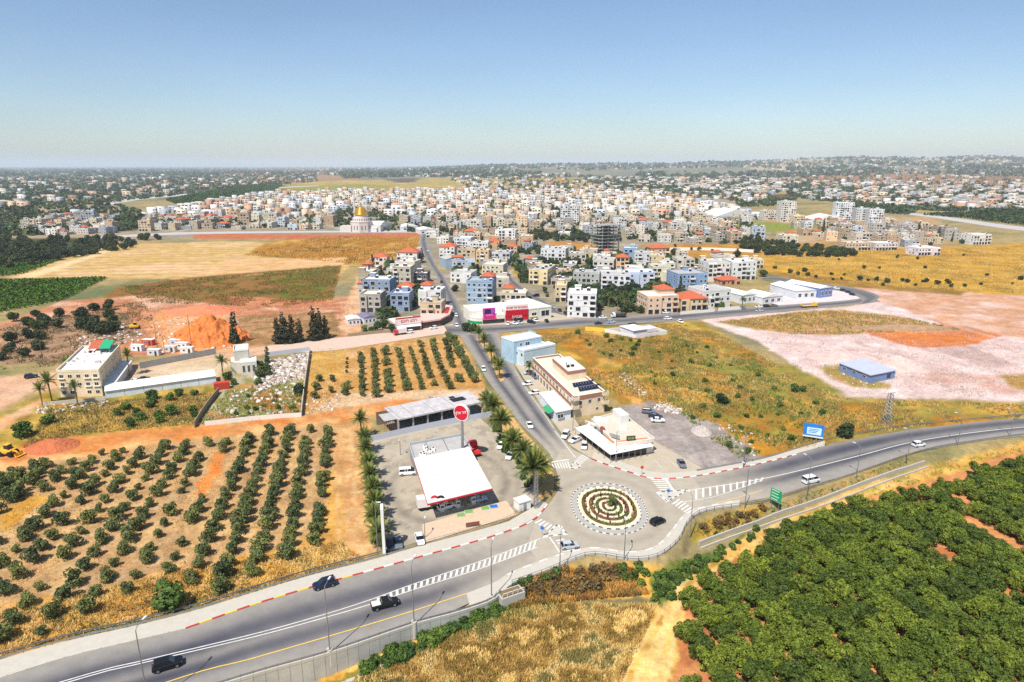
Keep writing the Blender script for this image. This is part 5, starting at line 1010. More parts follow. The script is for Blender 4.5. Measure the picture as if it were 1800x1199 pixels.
NEAR = [  # x, y of the front foot, width px, storeys, depth m, yaw deg, colour, roof, label
 (652, 549, 36, 4, 13, -4, CONCR, 'flat', 'grey unrendered concrete house with open balconies at the edge of the dirt track'),
 (663, 529, 50, 5, 14, -6, BLUE, 'flat', 'blue apartment block behind the grey concrete house'),
 (707, 503, 32, 5, 13, -6, (198, 188, 164), 'flat', 'beige block with open balconies right of the blue one'),
 (738, 499, 26, 2, 12, -4, (96, 92, 100), 'flat', 'dark grey two-storey house beside the street'),
 (704, 547, 34, 3, 12, -3, (142, 162, 190), 'flat', 'blue villa with white roof terrace and small porch'),
 (712, 513, 26, 1, 10, -3, SAND, 'tile', 'low villa with orange hip roof behind the blue villa'),
 (756, 540, 40, 3, 12, -8, WHT, 'part', 'white house with orange tiled roof room on the street corner'),
 (758, 564, 38, 3, 10, -6, (210, 186, 148), 'flat', 'beige plain-walled house behind the corner shop'),
 (667, 466, 28, 2, 12, 0, (226, 214, 196), 'tile', 'pale villa with red hip roof among trees'),
 (716, 464, 36, 3, 14, -8, WHT, 'tile', 'white house with large orange gable beside the dark tree'),
 (786, 453, 28, 3, 14, -10, WHT, 'tile', 'white house with bright orange roof on the right of the street'),
 (813, 436, 30, 3, 14, -14, (222, 224, 228), 'flat', 'white modern house with dark glazed front'),
 (842, 439, 32, 2, 12, -8, WHT, 'flat', 'low white house right of the dark-fronted modern one'),
 (820, 458, 32, 3, 12, -6, SAND, 'flat', 'unfinished sand-coloured house behind the grey gable'),
 (848, 461, 22, 3, 12, -6, (226, 196, 150), 'flat', 'beige house with cream bands'),
 (880, 458, 32, 2, 14, -10, (206, 206, 206), 'flat', 'grey-white house with wide flat roof and blue side wall'),
 (866, 489, 38, 3, 14, -12, (216, 206, 180), 'hut', 'cream stepped house by the bend of the winding street'),
 (810, 497, 38, 2, 16, -12, WHT, 'flat', 'long white house with dark solar roof left of the blue block'),
 (843, 533, 46, 5, 15, -8, (154, 178, 200), 'part', 'pale blue block with orange roof corner above the shops'),
 (888, 426, 36, 5, 16, -10, (226, 224, 216), 'flat', 'tall white blank-walled block with a dark slot'),
 (866, 436, 24, 2, 12, -8, (214, 170, 120), 'tile', 'house with orange hip roof below the tall white block'),
 (900, 446, 18, 2, 10, -8, SAND, 'tile', 'small house with orange roof left of the winding street top'),
 (836, 427, 16, 3, 12, -8, (218, 190, 150), 'flat', 'narrow beige house behind the white modern one'),
 (902, 536, 44, 2, 12, -8, (214, 200, 170), 'part', 'cream house with orange canopy behind the red shop'),
 (946, 500, 34, 4, 26, -16, (232, 210, 160), 'flat', 'cream block with rows of dark windows beside the dry plot'),
 (972, 458, 44, 3, 14, -16, (222, 222, 222), 'flat', 'white stepped house above the cream block'),
 (1030, 505, 46, 4, 13, -10, (186, 186, 178), 'flat', 'grey apartment house with stacked balconies right of the cream block'),
 (986, 501, 36, 1, 12, -12, (190, 178, 160), 'flat', 'low house with grey slab roof beside the cream block'),
 (1022, 558, 50, 6, 15, -8, (234, 232, 230), 'flat', 'tall white round-cornered apartment block by the cross street'),
 (985, 531, 20, 3, 12, -8, (222, 196, 152), 'flat', 'narrow beige house left of the white round-cornered block'),
 (1108, 457, 24, 4, 14, -8, (144, 172, 196), 'flat', 'blue tower house with stair turret'),
 (1094, 474, 22, 4, 12, -8, (232, 186, 132), 'tile', 'peach house with red hat roof below the blue tower house'),
 (1128, 466, 26, 3, 12, -8, (206, 208, 206), 'flat', 'grey-white house right of the blue tower house'),
 (1154, 464, 28, 2, 12, -6, (220, 196, 156), 'flat', 'beige house with red eaves strip by the dry strip'),
 (1060, 474, 36, 2, 20, -14, (216, 210, 198), 'flat', 'long white house below the concrete skeleton'),
 (1082, 509, 50, 3, 16, -4, (230, 230, 230), 'flat', 'white villa with wide terraces above the palms'),
 (1127, 505, 46, 3, 16, -2, (196, 206, 224), 'flat', 'white and blue villa with a blue awning on its roof'),
 (1162, 494, 32, 3, 14, 2, (230, 222, 190), 'flat', 'cream villa with columns behind the blue villa'),
 (1216, 507, 54, 3, 18, 12, (146, 172, 204), 'flat', 'blue building with white top right of the cream villa'),
 (1164, 551, 58, 3, 16, 10, (230, 196, 164), 'part', 'peach house with orange roofs and columned porch on the cross street'),
 (1219, 545, 50, 2, 14, 10, (228, 196, 146), 'tile', 'cream house with two orange hip roofs beside the peach one'),
 (1259, 541, 56, 4, 16, 18, (226, 224, 216), 'flat', 'white block with dark windows on the cross street'),
 (1262, 494, 40, 5, 16, 6, (230, 228, 218), 'flat', 'left wing of the large cream-white apartment block'),
 (1306, 492, 46, 5, 16, 6, (222, 224, 220), 'flat', 'right wing of the large white apartment block with stepped balconies'),
 (1284, 501, 36, 1, 10, 14, (206, 150, 120), 'tile', 'low house with red roof below the large apartment block'),
 (1175, 478, 24, 2, 12, 4, (226, 220, 200), 'flat', 'small cream house behind the cream villa'),
 (1205, 470, 32, 2, 12, 6, (214, 206, 186), 'flat', 'low cream house left of the large apartment block'),
 (1388, 431, 28, 3, 14, 6, (228, 216, 192), 'part', 'cream house with brown roof at the top of the green grove'),
 (1508, 440, 46, 2, 16, 4, (214, 190, 160), 'flat', 'long brown house with dark arches at the field edge'),
 (1632, 449, 42, 2, 16, 10, (236, 226, 230), 'flat', 'pale pinkish white house alone at the right field edge'),
 (1725, 430, 36, 3, 16, 12, (232, 228, 222), 'flat', 'white house with dark balconies at the far right by the highway'),
 (1558, 440, 40, 2, 16, 6, (226, 220, 216), 'flat', 'white low house right of the long brown house'),
 (1482, 392, 30, 9, 14, -8, (230, 232, 234), 'flat', 'white tower block standing left of the slab pair'),
 (1516, 396, 26, 7, 14, -6, (206, 208, 208), 'flat', 'left slab of the pair of white tower blocks'),
 (1538, 398, 24, 7, 14, -6, (230, 230, 228), 'flat', 'right slab of the pair of white tower blocks'),
 (1384, 390, 26, 9, 16, 4, (226, 220, 208), 'flat', 'cream tower block above the football pitch'),
 (1355, 386, 26, 5, 16, 4, (226, 216, 196), 'flat', 'stepped cream block left of the tower above the pitch'),
 (1405, 392, 20, 4, 14, 4, (224, 206, 170), 'flat', 'cream block right of the tower above the pitch'),
 (1001, 394, 32, 8, 14, -10, (222, 222, 222), 'flat', 'white tall apartment tower in the middle of the town'),
 (760, 418, 22, 2, 12, 0, (226, 222, 212), 'flat', 'white house at the top end of the street'),
]
for i, (x, y, wp, nf, d, yw, col, rf, lab) in enumerate(NEAR):
    yaw = R(yw); w = wp * mpp(y); nf = {4: 3, 5: 4, 6: 4}.get(nf, nf); house(house_meshes(w, d, nf, rf, 300 + i), place(x, y, yaw, d), yaw, tuple(c * .92 for c in col), lab, None, 'apartment_block' if nf > 3 else 'house', None, 'apartment block' if nf > 3 else 'house')

# town behind: individual houses filled into the blocks between streets
TPL = []
for i in range(26):
    g = random.Random(900 + i); w = g.uniform(10, 18); d = g.uniform(10, 16); nf = g.choice((2, 2, 2, 3, 3, 3, 3, 4)); rf = g.choice(('flat', 'flat', 'flat', 'flat', 'hut', 'flat', 'hut', 'flat', 'flat', 'hut', 'tile', 'part'))
    nf = 1 + i % 2 if i > 20 else nf
    TPL.append((house_meshes(w * .9, d * .9, nf, rf, 700 + i, balc=i % 2 == 0), w, d, nf, rf))
TPL2 = [t_ for t_ in TPL if t_[3] < 3]
PAL = [((228, 224, 214), 'white'), ((222, 208, 180), 'cream'), ((212, 194, 162), 'beige'), ((226, 214, 196), 'pale'), ((196, 190, 178), 'grey'), ((228, 198, 160), 'peach'), ((186, 194, 202), 'bluish'), ((206, 176, 140), 'sandy')]
REG = [([(246, 408), (250, 380), (330, 362), (470, 340), (600, 335), (600, 395), (560, 404), (400, 405), (330, 404)], 'left of the golden dome', 5.0),
       ([(600, 335), (760, 333), (900, 334), (1000, 338), (1000, 366), (880, 382), (770, 398), (700, 392), (660, 382), (600, 378)], 'behind the golden dome', 5.0),
       ([(770, 405), (880, 386), (1000, 372), (1000, 420), (930, 412), (905, 425), (900, 398), (800, 412)], 'behind the tall white block', 6.0),
       ([(1000, 340), (1130, 345), (1280, 362), (1340, 386), (1290, 405), (1340, 420), (1280, 432), (1200, 432), (1110, 424), (1060, 418), (1000, 408)], 'right of the white tower', 6.0),
       ([(1400, 400), (1470, 396), (1560, 398), (1640, 408), (1690, 425), (1600, 436), (1540, 430), (1480, 428), (1420, 416)], 'below the white tower blocks', 5.5),
       ([(40, 398), (120, 380), (200, 384), (200, 412), (90, 414), (40, 412)], 'in the sheds by the left highway', 7.0),
       ([(772, 428), (930, 434), (990, 446), (1050, 452), (1130, 448), (1330, 468), (1335, 488), (1180, 512), (1060, 522), (1000, 500), (965, 492), (925, 500), (870, 508), (800, 492)], 'among the nearer blocks', 9.0),
       ([(642, 480), (690, 462), (735, 450), (760, 490), (780, 530), (740, 556), (690, 560), (640, 558)], 'left of the street', 9.0),
       ([(800, 416), (905, 420), (930, 432), (900, 440), (800, 428)], 'around the tall white block', 8.0)]
taken = [(x, y) for x, y, *_ in NEAR]; HOUSES = []
NEARW = [(n_[0], n_[1], n_[2]) for n_ in NEAR]; STREETS = [[(762, 580), (726, 450), (728, 405), (768, 405), (792, 470), (850, 580)], [(955, 565), (915, 520), (878, 490), (880, 465), (950, 446), (990, 440), (990, 450), (905, 468), (905, 488), (950, 520), (1010, 565)]]
MOSQ = [(585, 408), (585, 372), (640, 368), (700, 382), (700, 408)]
for ri, (poly, where, sp) in enumerate(REG):
    g = random.Random(40 + ri); a = np.array(poly)
    for _ in range(4200):
        x = g.uniform(a[:, 0].min(), a[:, 0].max()); y = g.uniform(a[:, 1].min(), a[:, 1].max())
        if not pin(x, y, poly) or pin(x, y, MOSQ): continue
        m = (13.5 if sp < 8.5 else 19.0) / mpp(y)
        if sp > 8.5 and (any(abs(x - u) < (wq / 2 + 7 / mpp(y)) and -4 < y - v < 10 for u, v, wq in NEARW) or pin(x, y, STREETS[0]) or pin(x, y, STREETS[1]) or any(abs(x - u) < 9 / mpp(y) and abs(y - v) < 7 for u, v in taken)): continue
        if any(abs(x - u) < m * 0.92 and abs(y - v) < m * 0.27 for u, v in taken): continue
        taken.append((x, y)); HOUSES.append((y, x, where))
HOUSES.sort(reverse=True)
FARB = HOUSES[300:]; cnt = {}
for y, x, where in HOUSES[:300]:
    g = random.Random(int(x * 31 + y * 17)); parts, w, d, nf, rf = g.choice(TPL if 'nearer' not in where and 'street' not in where else TPL2); col, cn = g.choice(PAL); yaw = R(g.choice((-14, -8, 4, 10, 76, 84))) + R(g.uniform(-4, 4)); s = g.uniform(.85, 1.15)
    key = (cn, nf, where); cnt[key] = cnt.get(key, 0) + 1
    lab = '%s %s-storey %s house %s, %s nearest' % (cn, {1: 'single', 2: 'two', 3: 'three', 4: 'four', 5: 'five'}[nf], 'tile-roofed' if rf in ('tile', 'part') else 'flat-roofed', where, ORD[cnt[key]])
    v = g.uniform(.74, .97); t = house(parts, place(x, y, 0, d), yaw, tuple(min(255, c * v) for c in col), lab, 'houses of the town', 'house', (s, s, s * g.uniform(.9, 1.12)))
print('houses', len(HOUSES))

# ------------------------------------------------------------------ particular buildings
class Block:
    """a building given by its front foot line in the photo; local x along the front, y into depth"""
    def __init__(s, name, label, cat, fl, fr, depth, br=None, group=None):
        a = P(*fl, 0.0) if len(fl) == 2 else Vector(fl); b = P(*fr, 0.0) if len(fr) == 2 else Vector(fr); e = b - a; s.w = e.length; s.rz = math.atan2(e.y, e.x)
        s.d = depth
        s.root = thing(name, label, cat, (a.x, a.y, 0), s.rz, group)
    def part(s, name, q, m, col=None, kind=None): return ob(name, q.mesh(name, m), s.root, color=srgb(col) if col else None, kind=kind)
    def loc(s, p): return s.root.matrix_basis.inverted() @ Vector(p)
    def window(s, face, u, z, w, h, me=None, name='window', off=0.0):
        me = me or WINM
        if face == 'F': l, r = (u, -off, z), 0
        elif face == 'R': l, r = (s.w + off, u, z), math.pi / 2
        elif face == 'L': l, r = (-off, u, z), -math.pi / 2
        return ob(name, me, s.root, l, r, (w, 1, h))
def text(body, size, m, parent, loc, rot, ext=0.04, name='lettering', width=None):
    """raised lettering; the string is given in reading order from left to right"""
    c = bpy.data.curves.new(name, 'FONT'); c.body = body; c.size = size; c.extrude = ext; c.align_x = 'CENTER'; c.align_y = 'CENTER'; c.resolution_u = 3
    o = bpy.data.objects.new('tmp', c); COL.objects.link(o); bpy.context.view_layer.update()
    me = bpy.data.meshes.new_from_object(o.evaluated_get(bpy.context.evaluated_depsgraph_get())); bpy.data.objects.remove(o)
    me.materials.clear(); me.materials.append(m); xs = [v.co.x for v in me.vertices]; t = ob(name, me, parent, loc)
    if width and xs and max(xs) > min(xs): t.scale = (width / (max(xs) - min(xs)),) * 3
    t.rotation_euler = rot; return t
def roofpoly(px, z): return [Vector(plane(x, y, z)) for x, y in px]
def slabroof(q, poly, z0, z1, m=0): q.prism(poly, z0, z1, m)
def parapet(q, poly, z0, z1, t=0.25, m=0):
    n = len(poly)
    for i in range(n): q.seg(poly[i], poly[(i + 1) % n], t * (1 + 0.02 * i), z0, z1 + 0.004 * i, m)
RDOT = mat('brand_red', (190, 22, 48), 0.45, var=0.04)

# --- filling station
st = thing('filling_station', 'white filling station canopy with red edge and kiosk beside the highway', 'filling station', (*plane(790, 870), 0)); inv = Vector(st.location)
def loc2(poly): return [Vector((p[0] - inv.x, p[1] - inv.y)) for p in poly]
can = loc2(roofpoly([(727, 805), (825, 785), (865, 857), (752, 884)], 5.4))
q = MB(); q.prism(can, 4.85, 5.3); st_c = ob('canopy', q.mesh('canopy', MET), st)
ctr = sum(can, Vector((0, 0))) / 4
q = MB(); q.prism([ctr + (p - ctr) * 0.985 for p in can], 5.3, 5.42); ob('canopy_roof', q.mesh('canopy_roof', MET), st_c)
q = MB(); q.seg(can[0].lerp(can[3], .5), can[1].lerp(can[2], .5), .14, 5.42, 5.5); ob('roof_seam', q.mesh('roof_seam', ROOFG), st_c)
q = MB(); parapet(q, [ctr + (p - ctr) * 1.004 for p in can], 4.75, 5.12, .1); ob('red_fascia', q.mesh('red_fascia', RDOT), st_c)
for fx, fy in ((.2, .22), (.8, .22), (.2, .78), (.8, .78), (.5, .78), (.5, .22)):
    p = can[0].lerp(can[1], fx).lerp(can[3].lerp(can[2], fx), fy); q = MB(); q.cyl(p.x, p.y, 0, 4.86, .24, .24, 10); ob('column', q.mesh('column', MET), st)
kio = loc2(roofpoly([(719, 779), (813, 762), (829, 789), (729, 809)], 4.6)); kc = sum(kio, Vector((0, 0))) / 4
q = MB(); q.prism([kc + (p - kc) * .985 for p in kio], 0, 4.0); k0 = ob('kiosk_wall', q.mesh('kiosk_wall', GREYC), st)
q = MB(); parapet(q, kio, 3.6, 4.62, .3); ob('kiosk_parapet', q.mesh('kiosk_parapet', mat('grey_cladding', (168, 172, 176), .6, var=.06)), k0)
q = MB(); q.prism([kc + (p - kc) * .95 for p in kio], 3.99, 4.06); ob('kiosk_roof', q.mesh('kiosk_roof', ROOFG), k0)
g = random.Random(3)
for i in range(7):
    p = kio[0].lerp(kio[1], g.uniform(.1, .45)).lerp(kio[3].lerp(kio[2], g.uniform(.1, .45)), g.uniform(.35, .8)); q = MB(); q.box(p.x - .5, p.x + .5, p.y - .35, p.y + .35, 4.06, 4.06 + g.uniform(.5, .9)); q.cyl(p.x, p.y, 4.9, 5.0, .25, .25, 8, 1); ob('roof_unit', q.mesh('roof_unit', [TANK, DARK]), k0)
for f in (.3, .62):
    a = kio[0].lerp(kio[1], f); b = kio[3].lerp(kio[2], f); q = MB(); q.seg(a, b, .1, 4.07, 4.16); ob('roof_seam', q.mesh('roof_seam', DARK), k0)
for i, (fx, fy) in enumerate(((.25, .85), (.5, .85), (.75, .85), (.3, .5), (.7, .5))):
    p = can[0].lerp(can[1], fx).lerp(can[3].lerp(can[2], fx), fy); w = Vector((p.x + inv.x, p.y + inv.y, 0)); rz = math.atan2((can[2] - can[3]).y, (can[2] - can[3]).x)
    t = thing('fuel_pump', '%s fuel pump from the left under the canopy' % ORD[i + 1], 'fuel pump', w, rz, 'fuel pumps')
    q = MB(); q.box(-1.6, 1.6, -.5, .5, 0, .18); ob('plinth', q.mesh('plinth', CONC), t)
    q = MB(); q.box(-.5, .5, -.28, .28, .18, 2.0); ob('cabinet', q.mesh('cabinet', MET), t)
    q = MB(); q.box(-.4, .4, -.3, -.278, 1.2, 1.75); q.box(-.4, .4, .278, .3, 1.2, 1.75); ob('display', q.mesh('display', GLASS), t)
# small round signs on the canopy edge
for x, m, n in ((764, RDOT, 'red'), (775, DARK, 'dark')):
    c = Vector(plane(x, 878, 5.0)); t = thing('round_sign', 'small %s disc sign at the front left corner of the canopy' % n, 'sign', (c.x, c.y - .15, 5.0), R(8))
    q = MB(); q.tube([(0, -.12, .1), (0, .12, .1)], 1.0, 20); ob('disc', q.mesh('disc', m), t)
    q = MB(); q.tube([(0, -.16, .1), (0, -.1, .1)], .45, 14); ob('emblem', q.mesh('emblem', WHITE), t)
# tall pylon with the red disc
px0 = Vector(plane(813, 785, 4.6)); hz_ = ztop(px0.x, px0.y, 725)
t = thing('station_pylon', 'tall pole with big red disc sign and white lettering behind the canopy', 'sign', (px0.x, px0.y, 0), R(-28))
q = MB(); q.cyl(0, 0, 0, hz_ - 1.5, .42, .36, 14); ob('pole', q.mesh('pole', STEEL), t)
q = MB(); q.tube([(0, -.45, hz_), (0, .45, hz_)], 2.35, 36); ob('disc_rim', q.mesh('disc_rim', WHITE), t)
q = MB(); q.tube([(0, -.5, hz_), (0, -.44, hz_)], 2.12, 36); dsk = ob('red_disc', q.mesh('red_disc', RDOT), t)
tx = text('ןולא רוד', 1.3, WHITE, dsk, (0, -.53, hz_ + .05), (R(90), R(-16), 0), .03, width=3.6)
# second pylon, a tall narrow board seen edge-on, and its shadow partner
pb = P(676, 974); zt = ztop(pb.x, pb.y, 886)
t = thing('price_pylon', 'tall narrow white price pylon with rounded top at the filling station corner', 'sign', (pb.x, pb.y, 0), R(98))
q = MB(); q.box(-.9, .9, -.3, .3, 0, zt - .9); q.tube([(0, -.3, zt - .9), (0, .3, zt - .9)], .9, 20); ob('board', q.mesh('board', MET), t)
q = MB(); q.box(-.7, .7, -.33, .33, zt * .3, zt * .8); ob('price_panel', q.mesh('price_panel', mat('mauve_panel', (150, 90, 120), .5, var=.1)), t)

# --- concrete frame building behind the station
B = Block('concrete_frame_building', 'unfinished concrete frame building with pale slab roof behind the filling station', 'building', (700, 761), (850, 728), 11)
w = B.w; q = MB(); q.box(0, w, 0, B.d, -.3, .1); B.part('floor_slab', q, GREYC)
nb = 6
for i in range(nb + 1):
    for y in (.3, B.d - .3):
        q = MB(); x = .3 + (w - .6) * i / nb; q.box(x - .22, x + .22, y - .22, y + .22, .1, 4.2); B.part('column', q, CONC)
for i, (a, b) in enumerate(((0, .03), (.035, .175), (.18, .42), (.425, .66), (.665, 1.0))):
    q = MB(); q.box(a * w, b * w - .08, -.5, B.d + .3, 4.2, 4.62 + .02 * i); B.part('roof_slab', q, mat('stained_concrete', (184, 178, 176), .9, var=.3, scale=.45, fine=.1))
q = MB(); q.box(.2, w - .2, B.d - .8, B.d - .6, .1, 4.19); B.part('back_wall', q, mat('raw_block', (120, 110, 104), .95, var=.2))
q = MB(); q.box(.2, w - .2, 1.2, 1.35, 3.4, 4.2); B.part('beam', q, GREYC)
q = MB(); q.box(w * .7, w * .86, 4, 7, 4.72, 4.9); q.box(w * .72, w * .78, 7.6, 9, 4.72, 4.88); B.part('roof_hatch', q, DARK)
B2 = Block('scaffold_frame', 'rusty scaffold shed at the left end of the concrete frame building', 'scaffold', (677, 764), (698, 760), 9); w = B2.w
for i in range(7):
    q = MB(); x = w * i / 6; q.box(x - .05, x + .05, -.05, .05, 0, 4.4); q.box(x - .05, x + .05, 8.9, 9, 0, 4.4); q.box(x - .04, x + .04, -.05, 9, 4.3, 4.38); B2.part('portal_frame', q, mat('rusty_steel', (120, 88, 76), .8, var=.2))
q = MB(); q.box(-.1, w + .1, -.2, 6, 4.4, 4.5); B2.part('deck', q, ROOFG)
q = MB(); q.box(0, w, 8.8, 8.9, 0, 4.3); B2.part('screen', q, mat('raw_block'))
def wall_line(name, label, px, h, m, t=.2, cat='wall', z0=-.3, step=3.0, kids='panel', gap=.02):
    """a wall or hoarding of separate panels along a photo line"""
    wp = wpath(px, step=step) if len(px) > 2 else np.array([plane(*px[0]), plane(*px[1])])
    if len(px) == 2:
        n = max(1, int(np.hypot(*(wp[1] - wp[0])) / step)); wp = np.array([wp[0] + (wp[1] - wp[0]) * i / n for i in range(n + 1)])
    root = thing(name, label, cat, (wp[0][0], wp[0][1], 0)); me = MB().box(-.5, .5, -.5, .5, 0, 1).mesh(kids, m)
    for i in range(len(wp) - 1):
        a, b = wp[i], wp[i + 1]; c = (a + b) / 2 - wp[0]; d = b - a; L = float(np.hypot(*d))
        ob(kids, me, root, (c[0], c[1], z0), math.atan2(d[1], d[0]), (L - gap, t, h - z0))
    return root
wall_line('hoarding', 'pale blue-grey sheet hoarding between the frame building and the forecourt', [(652, 776), (760, 752), (864, 732)], 1.9, mat('hoarding_sheet', (186, 190, 200), .6, var=.08), .08)

# --- beige commercial building with solar panels
fl_ = P(1009, 734, 0.0); fr_ = P(1062, 724, 0.0); bl_ = P(937, 630, 7.0); dep_ = (Vector((bl_.x, bl_.y)) - Vector((fl_.x, fl_.y))).length
B = Block('commercial_building', 'long beige two-storey commercial building with brown bands and roof solar panels', 'building', (1009, 734), (1062, 724), dep_)
w, d = B.w, dep_; BEI = (222, 202, 172); BRN = mat('brown_band', (164, 112, 92), .85, var=.08)
e1 = Vector((math.cos(B.rz), math.sin(B.rz))); v1 = (Vector((bl_.x, bl_.y)) - Vector((fl_.x, fl_.y))).normalized(); sk = e1.dot(v1); cs = math.sqrt(max(.01, 1 - sk * sk))
def shear(q):  # the side follows the avenue, so the plan is a parallelogram
    q.v = [(x + y * sk, y * cs, z) for x, y, z in q.v]; return q
q = MB(); q.box(0, w, 0, d, -.5, 6.6); B.part('wall', shear(q), WALL, BEI)
q = MB(); q.box(.35, w - .35, .35, d - .35, 6.6, 6.68); B.part('roof', shear(q), mat('beige_roof', (206, 196, 176), .9, var=.1, scale=.4))
for nm, a in (('L', (-.12, .3, 0, d)), ('R', (w - .3, w + .12, 0, d)), ('F', (.3, w - .3, -.12, .3)), ('K', (.3, w - .3, d - .3, d + .1))):
    q = MB(); q.box(*a, 5.9, 7.3); B.part('brown_band', shear(q), BRN)
    q = MB(); q.box(a[0] - .05, a[1] + .05, a[2] - .05, a[3] + .05, 7.3, 7.42); B.part('coping', shear(q), TRIM)
q = MB(); q.box(-.1, 0, 0, d, 3.2, 3.9); B.part('brown_band', shear(q), BRN)
for i in range(12):
    y = 2.2 + i * (d - 4) / 11.5; o = ob('window', WINM, B.root, (y * sk - .02, y * cs, 4.9), math.atan2(cs, sk) + math.pi, (1.3 if i % 4 else 2.6, 1, 1.5)); 
    o = ob('shop_front', WINM, B.root, (y * sk - .02, y * cs, 1.5), math.atan2(cs, sk) + math.pi, (2.2, 1, 2.4))
for u in (2, 5, 8): B.window('F', u * w / 10, 4.8, 1.2, 1.4); 
B.window('F', w * .75, 1.8, 1.0, .9)
q = MB(); q.box(w * .34, w - .2, d * .36, d * .72, 6.68, 9.7); B.part('penthouse', shear(q), WALL, BEI)
q = MB(); q.box(w * .34 - .12, w - .1, d * .36 - .12, d * .72 + .1, 9.1, 10.1); B.part('brown_band', shear(q), BRN)
q = MB(); q.box(w * .34 + .2, w - .4, d * .36 + .2, d * .72 - .2, 10.1, 10.14); B.part('roof', shear(q), ROOFW)
for i in range(6):
    q = MB(); x = w * (.45 + .08 * (i % 3)); y = d * (.45 + .06 * (i // 3) + .04 * (i % 2)); q.box(x, x + 1.1, y, y + .8, 10.14, 10.14 + .7 + .3 * (i % 2)); B.part('roof_unit', shear(q), [TANK, DARK][0] if i % 2 else DARK)
for r_ in range(2):
    for i in range(8):
        q = MB(); x = w * .3 + i * 1.08 + r_ * .4; y = d * (.2 - .1 * r_); q.add([(x, y, 6.95), (x + 1, y, 6.95), (x + 1, y + 1.9, 7.75), (x, y + 1.9, 7.75), (x, y, 6.89), (x + 1, y, 6.89), (x + 1, y + 1.9, 7.69), (x, y + 1.9, 7.69)], [(0, 1, 2, 3), (7, 6, 5, 4), (0, 4, 5, 1), (1, 5, 6, 2), (2, 6, 7, 3), (3, 7, 4, 0)])
        B.part('solar_panel', shear(q), SOLAR)
for x in (-.9, w - 1.2):
    for z in (3.2, 6.2):
        q = MB(); q.box(x, x + 2.3, -1.3, .6, z, z + .15); q.box(x, x + 2.3, -1.3, -1.18, z + .15, z + 1.2); q.box(x, x + .12, -1.18, .6, z + .15, z + 1.2); q.box(x + 2.18, x + 2.3, -1.18, .6, z + .15, z + 1.2); B.part('balcony', shear(q), WALL, BEI)
q = MB(); q.box(w - .05, w + .003, d * .02, d * .1, .1, 2.9); B.part('dark_entry', shear(q), DARK)
# --- pale blue house behind it
B = Block('house', 'pale blue terraced house with white roofs behind the commercial building', 'house', (921, 644), (976, 632), 13); w = B.w
q = MB(); q.box(0, w, 0, 13, -.5, 6.2); B.part('wall', q, WALL, (196, 210, 216))
q = MB(); q.box(-1.5, w * .78, 5, 14, -.5, 9.4); B.part('upper_wall', q, WALL, (166, 192, 206))
q = MB(); q.box(.2, w - .2, .2, 4.9, 6.2, 6.28); q.box(-1.3, w * .77, 5.2, 13.8, 9.4, 9.48); B.part('roof', q, ROOFW)
q = MB(); parapet(q, [(0, 0), (w, 0), (w, 4.8), (0, 4.8)], 6.2, 7.0, .2); parapet(q, [(-1.5, 5), (w * .78, 5), (w * .78, 14), (-1.5, 14)], 9.4, 9.9, .2); B.part('parapet', q, WALL, (214, 224, 230))
for u, z, ww, hh in ((2, 7.9, 1.1, 1.2), (5.5, 7.7, 2.4, 1.8)): ob('window', WINM, B.root, (u, 4.97, z), 0, (ww, 1, hh))
for u in (1.5, 5, 8.5): B.window('L', u, 4.6, 1.3, 1.4); B.window('F', u, 1.6, 1.2, 1.3)
q = MB(); q.box(w * .78, w * .78 + .3, 9, 14, 0, 10.6); B.part('fin_wall', q, WALL, (140, 176, 194))

# --- white shop shed beside the avenue
rp = [Vector((p.x, p.y)) for p in roofpoly([(947, 690), (973, 686), (1006, 719), (977, 725)], 3.5)]; o0 = rp[3]
t = thing('shop_shed', 'white metal-roofed shop shed with green awning beside the avenue', 'shop', (o0.x, o0.y, 0)); l = [p - o0 for p in rp]
c0 = sum(l, Vector((0, 0))) / 4
q = MB(); q.prism([c0 + (p - c0) * .93 for p in l], -.2, 3.3); ob('wall', q.mesh('wall', WALL), t, color=srgb((214, 222, 228)))
q = MB(); q.prism(l, 3.3, 3.5); ob('roof', q.mesh('roof', MET), t)
e = (l[2] - l[3]).normalized(); ob('window', WINM, t, (l[3].x * .93 + e.x * 1.8, l[3].y * .93 + e.y * 1.8 + .15, 1.9), math.atan2(e.y, e.x), (2.4, 1, 1.4))
sd = (l[0] - l[3]); nrm = Vector((-sd.y, sd.x)).normalized(); nrm = nrm if nrm.x < 0 else -nrm; GRN = mat('green_awning', (60, 150, 104), .7, var=.08)
q = MB(); a = l[3] + sd * .12; b = l[3] + sd * .45; q.add([(a.x, a.y, 3.0), (b.x, b.y, 3.0), (b.x + nrm.x * 1.9, b.y + nrm.y * 1.9, 2.3), (a.x + nrm.x * 1.9, a.y + nrm.y * 1.9, 2.3), (a.x, a.y, 2.94), (b.x, b.y, 2.94), (b.x + nrm.x * 1.9, b.y + nrm.y * 1.9, 2.24), (a.x + nrm.x * 1.9, a.y + nrm.y * 1.9, 2.24)], [(0, 1, 2, 3), (4, 7, 6, 5), (0, 3, 7, 4), (1, 5, 6, 2), (2, 6, 7, 3), (0, 4, 5, 1)]); ob('awning', q.mesh('awning', GRN), t)

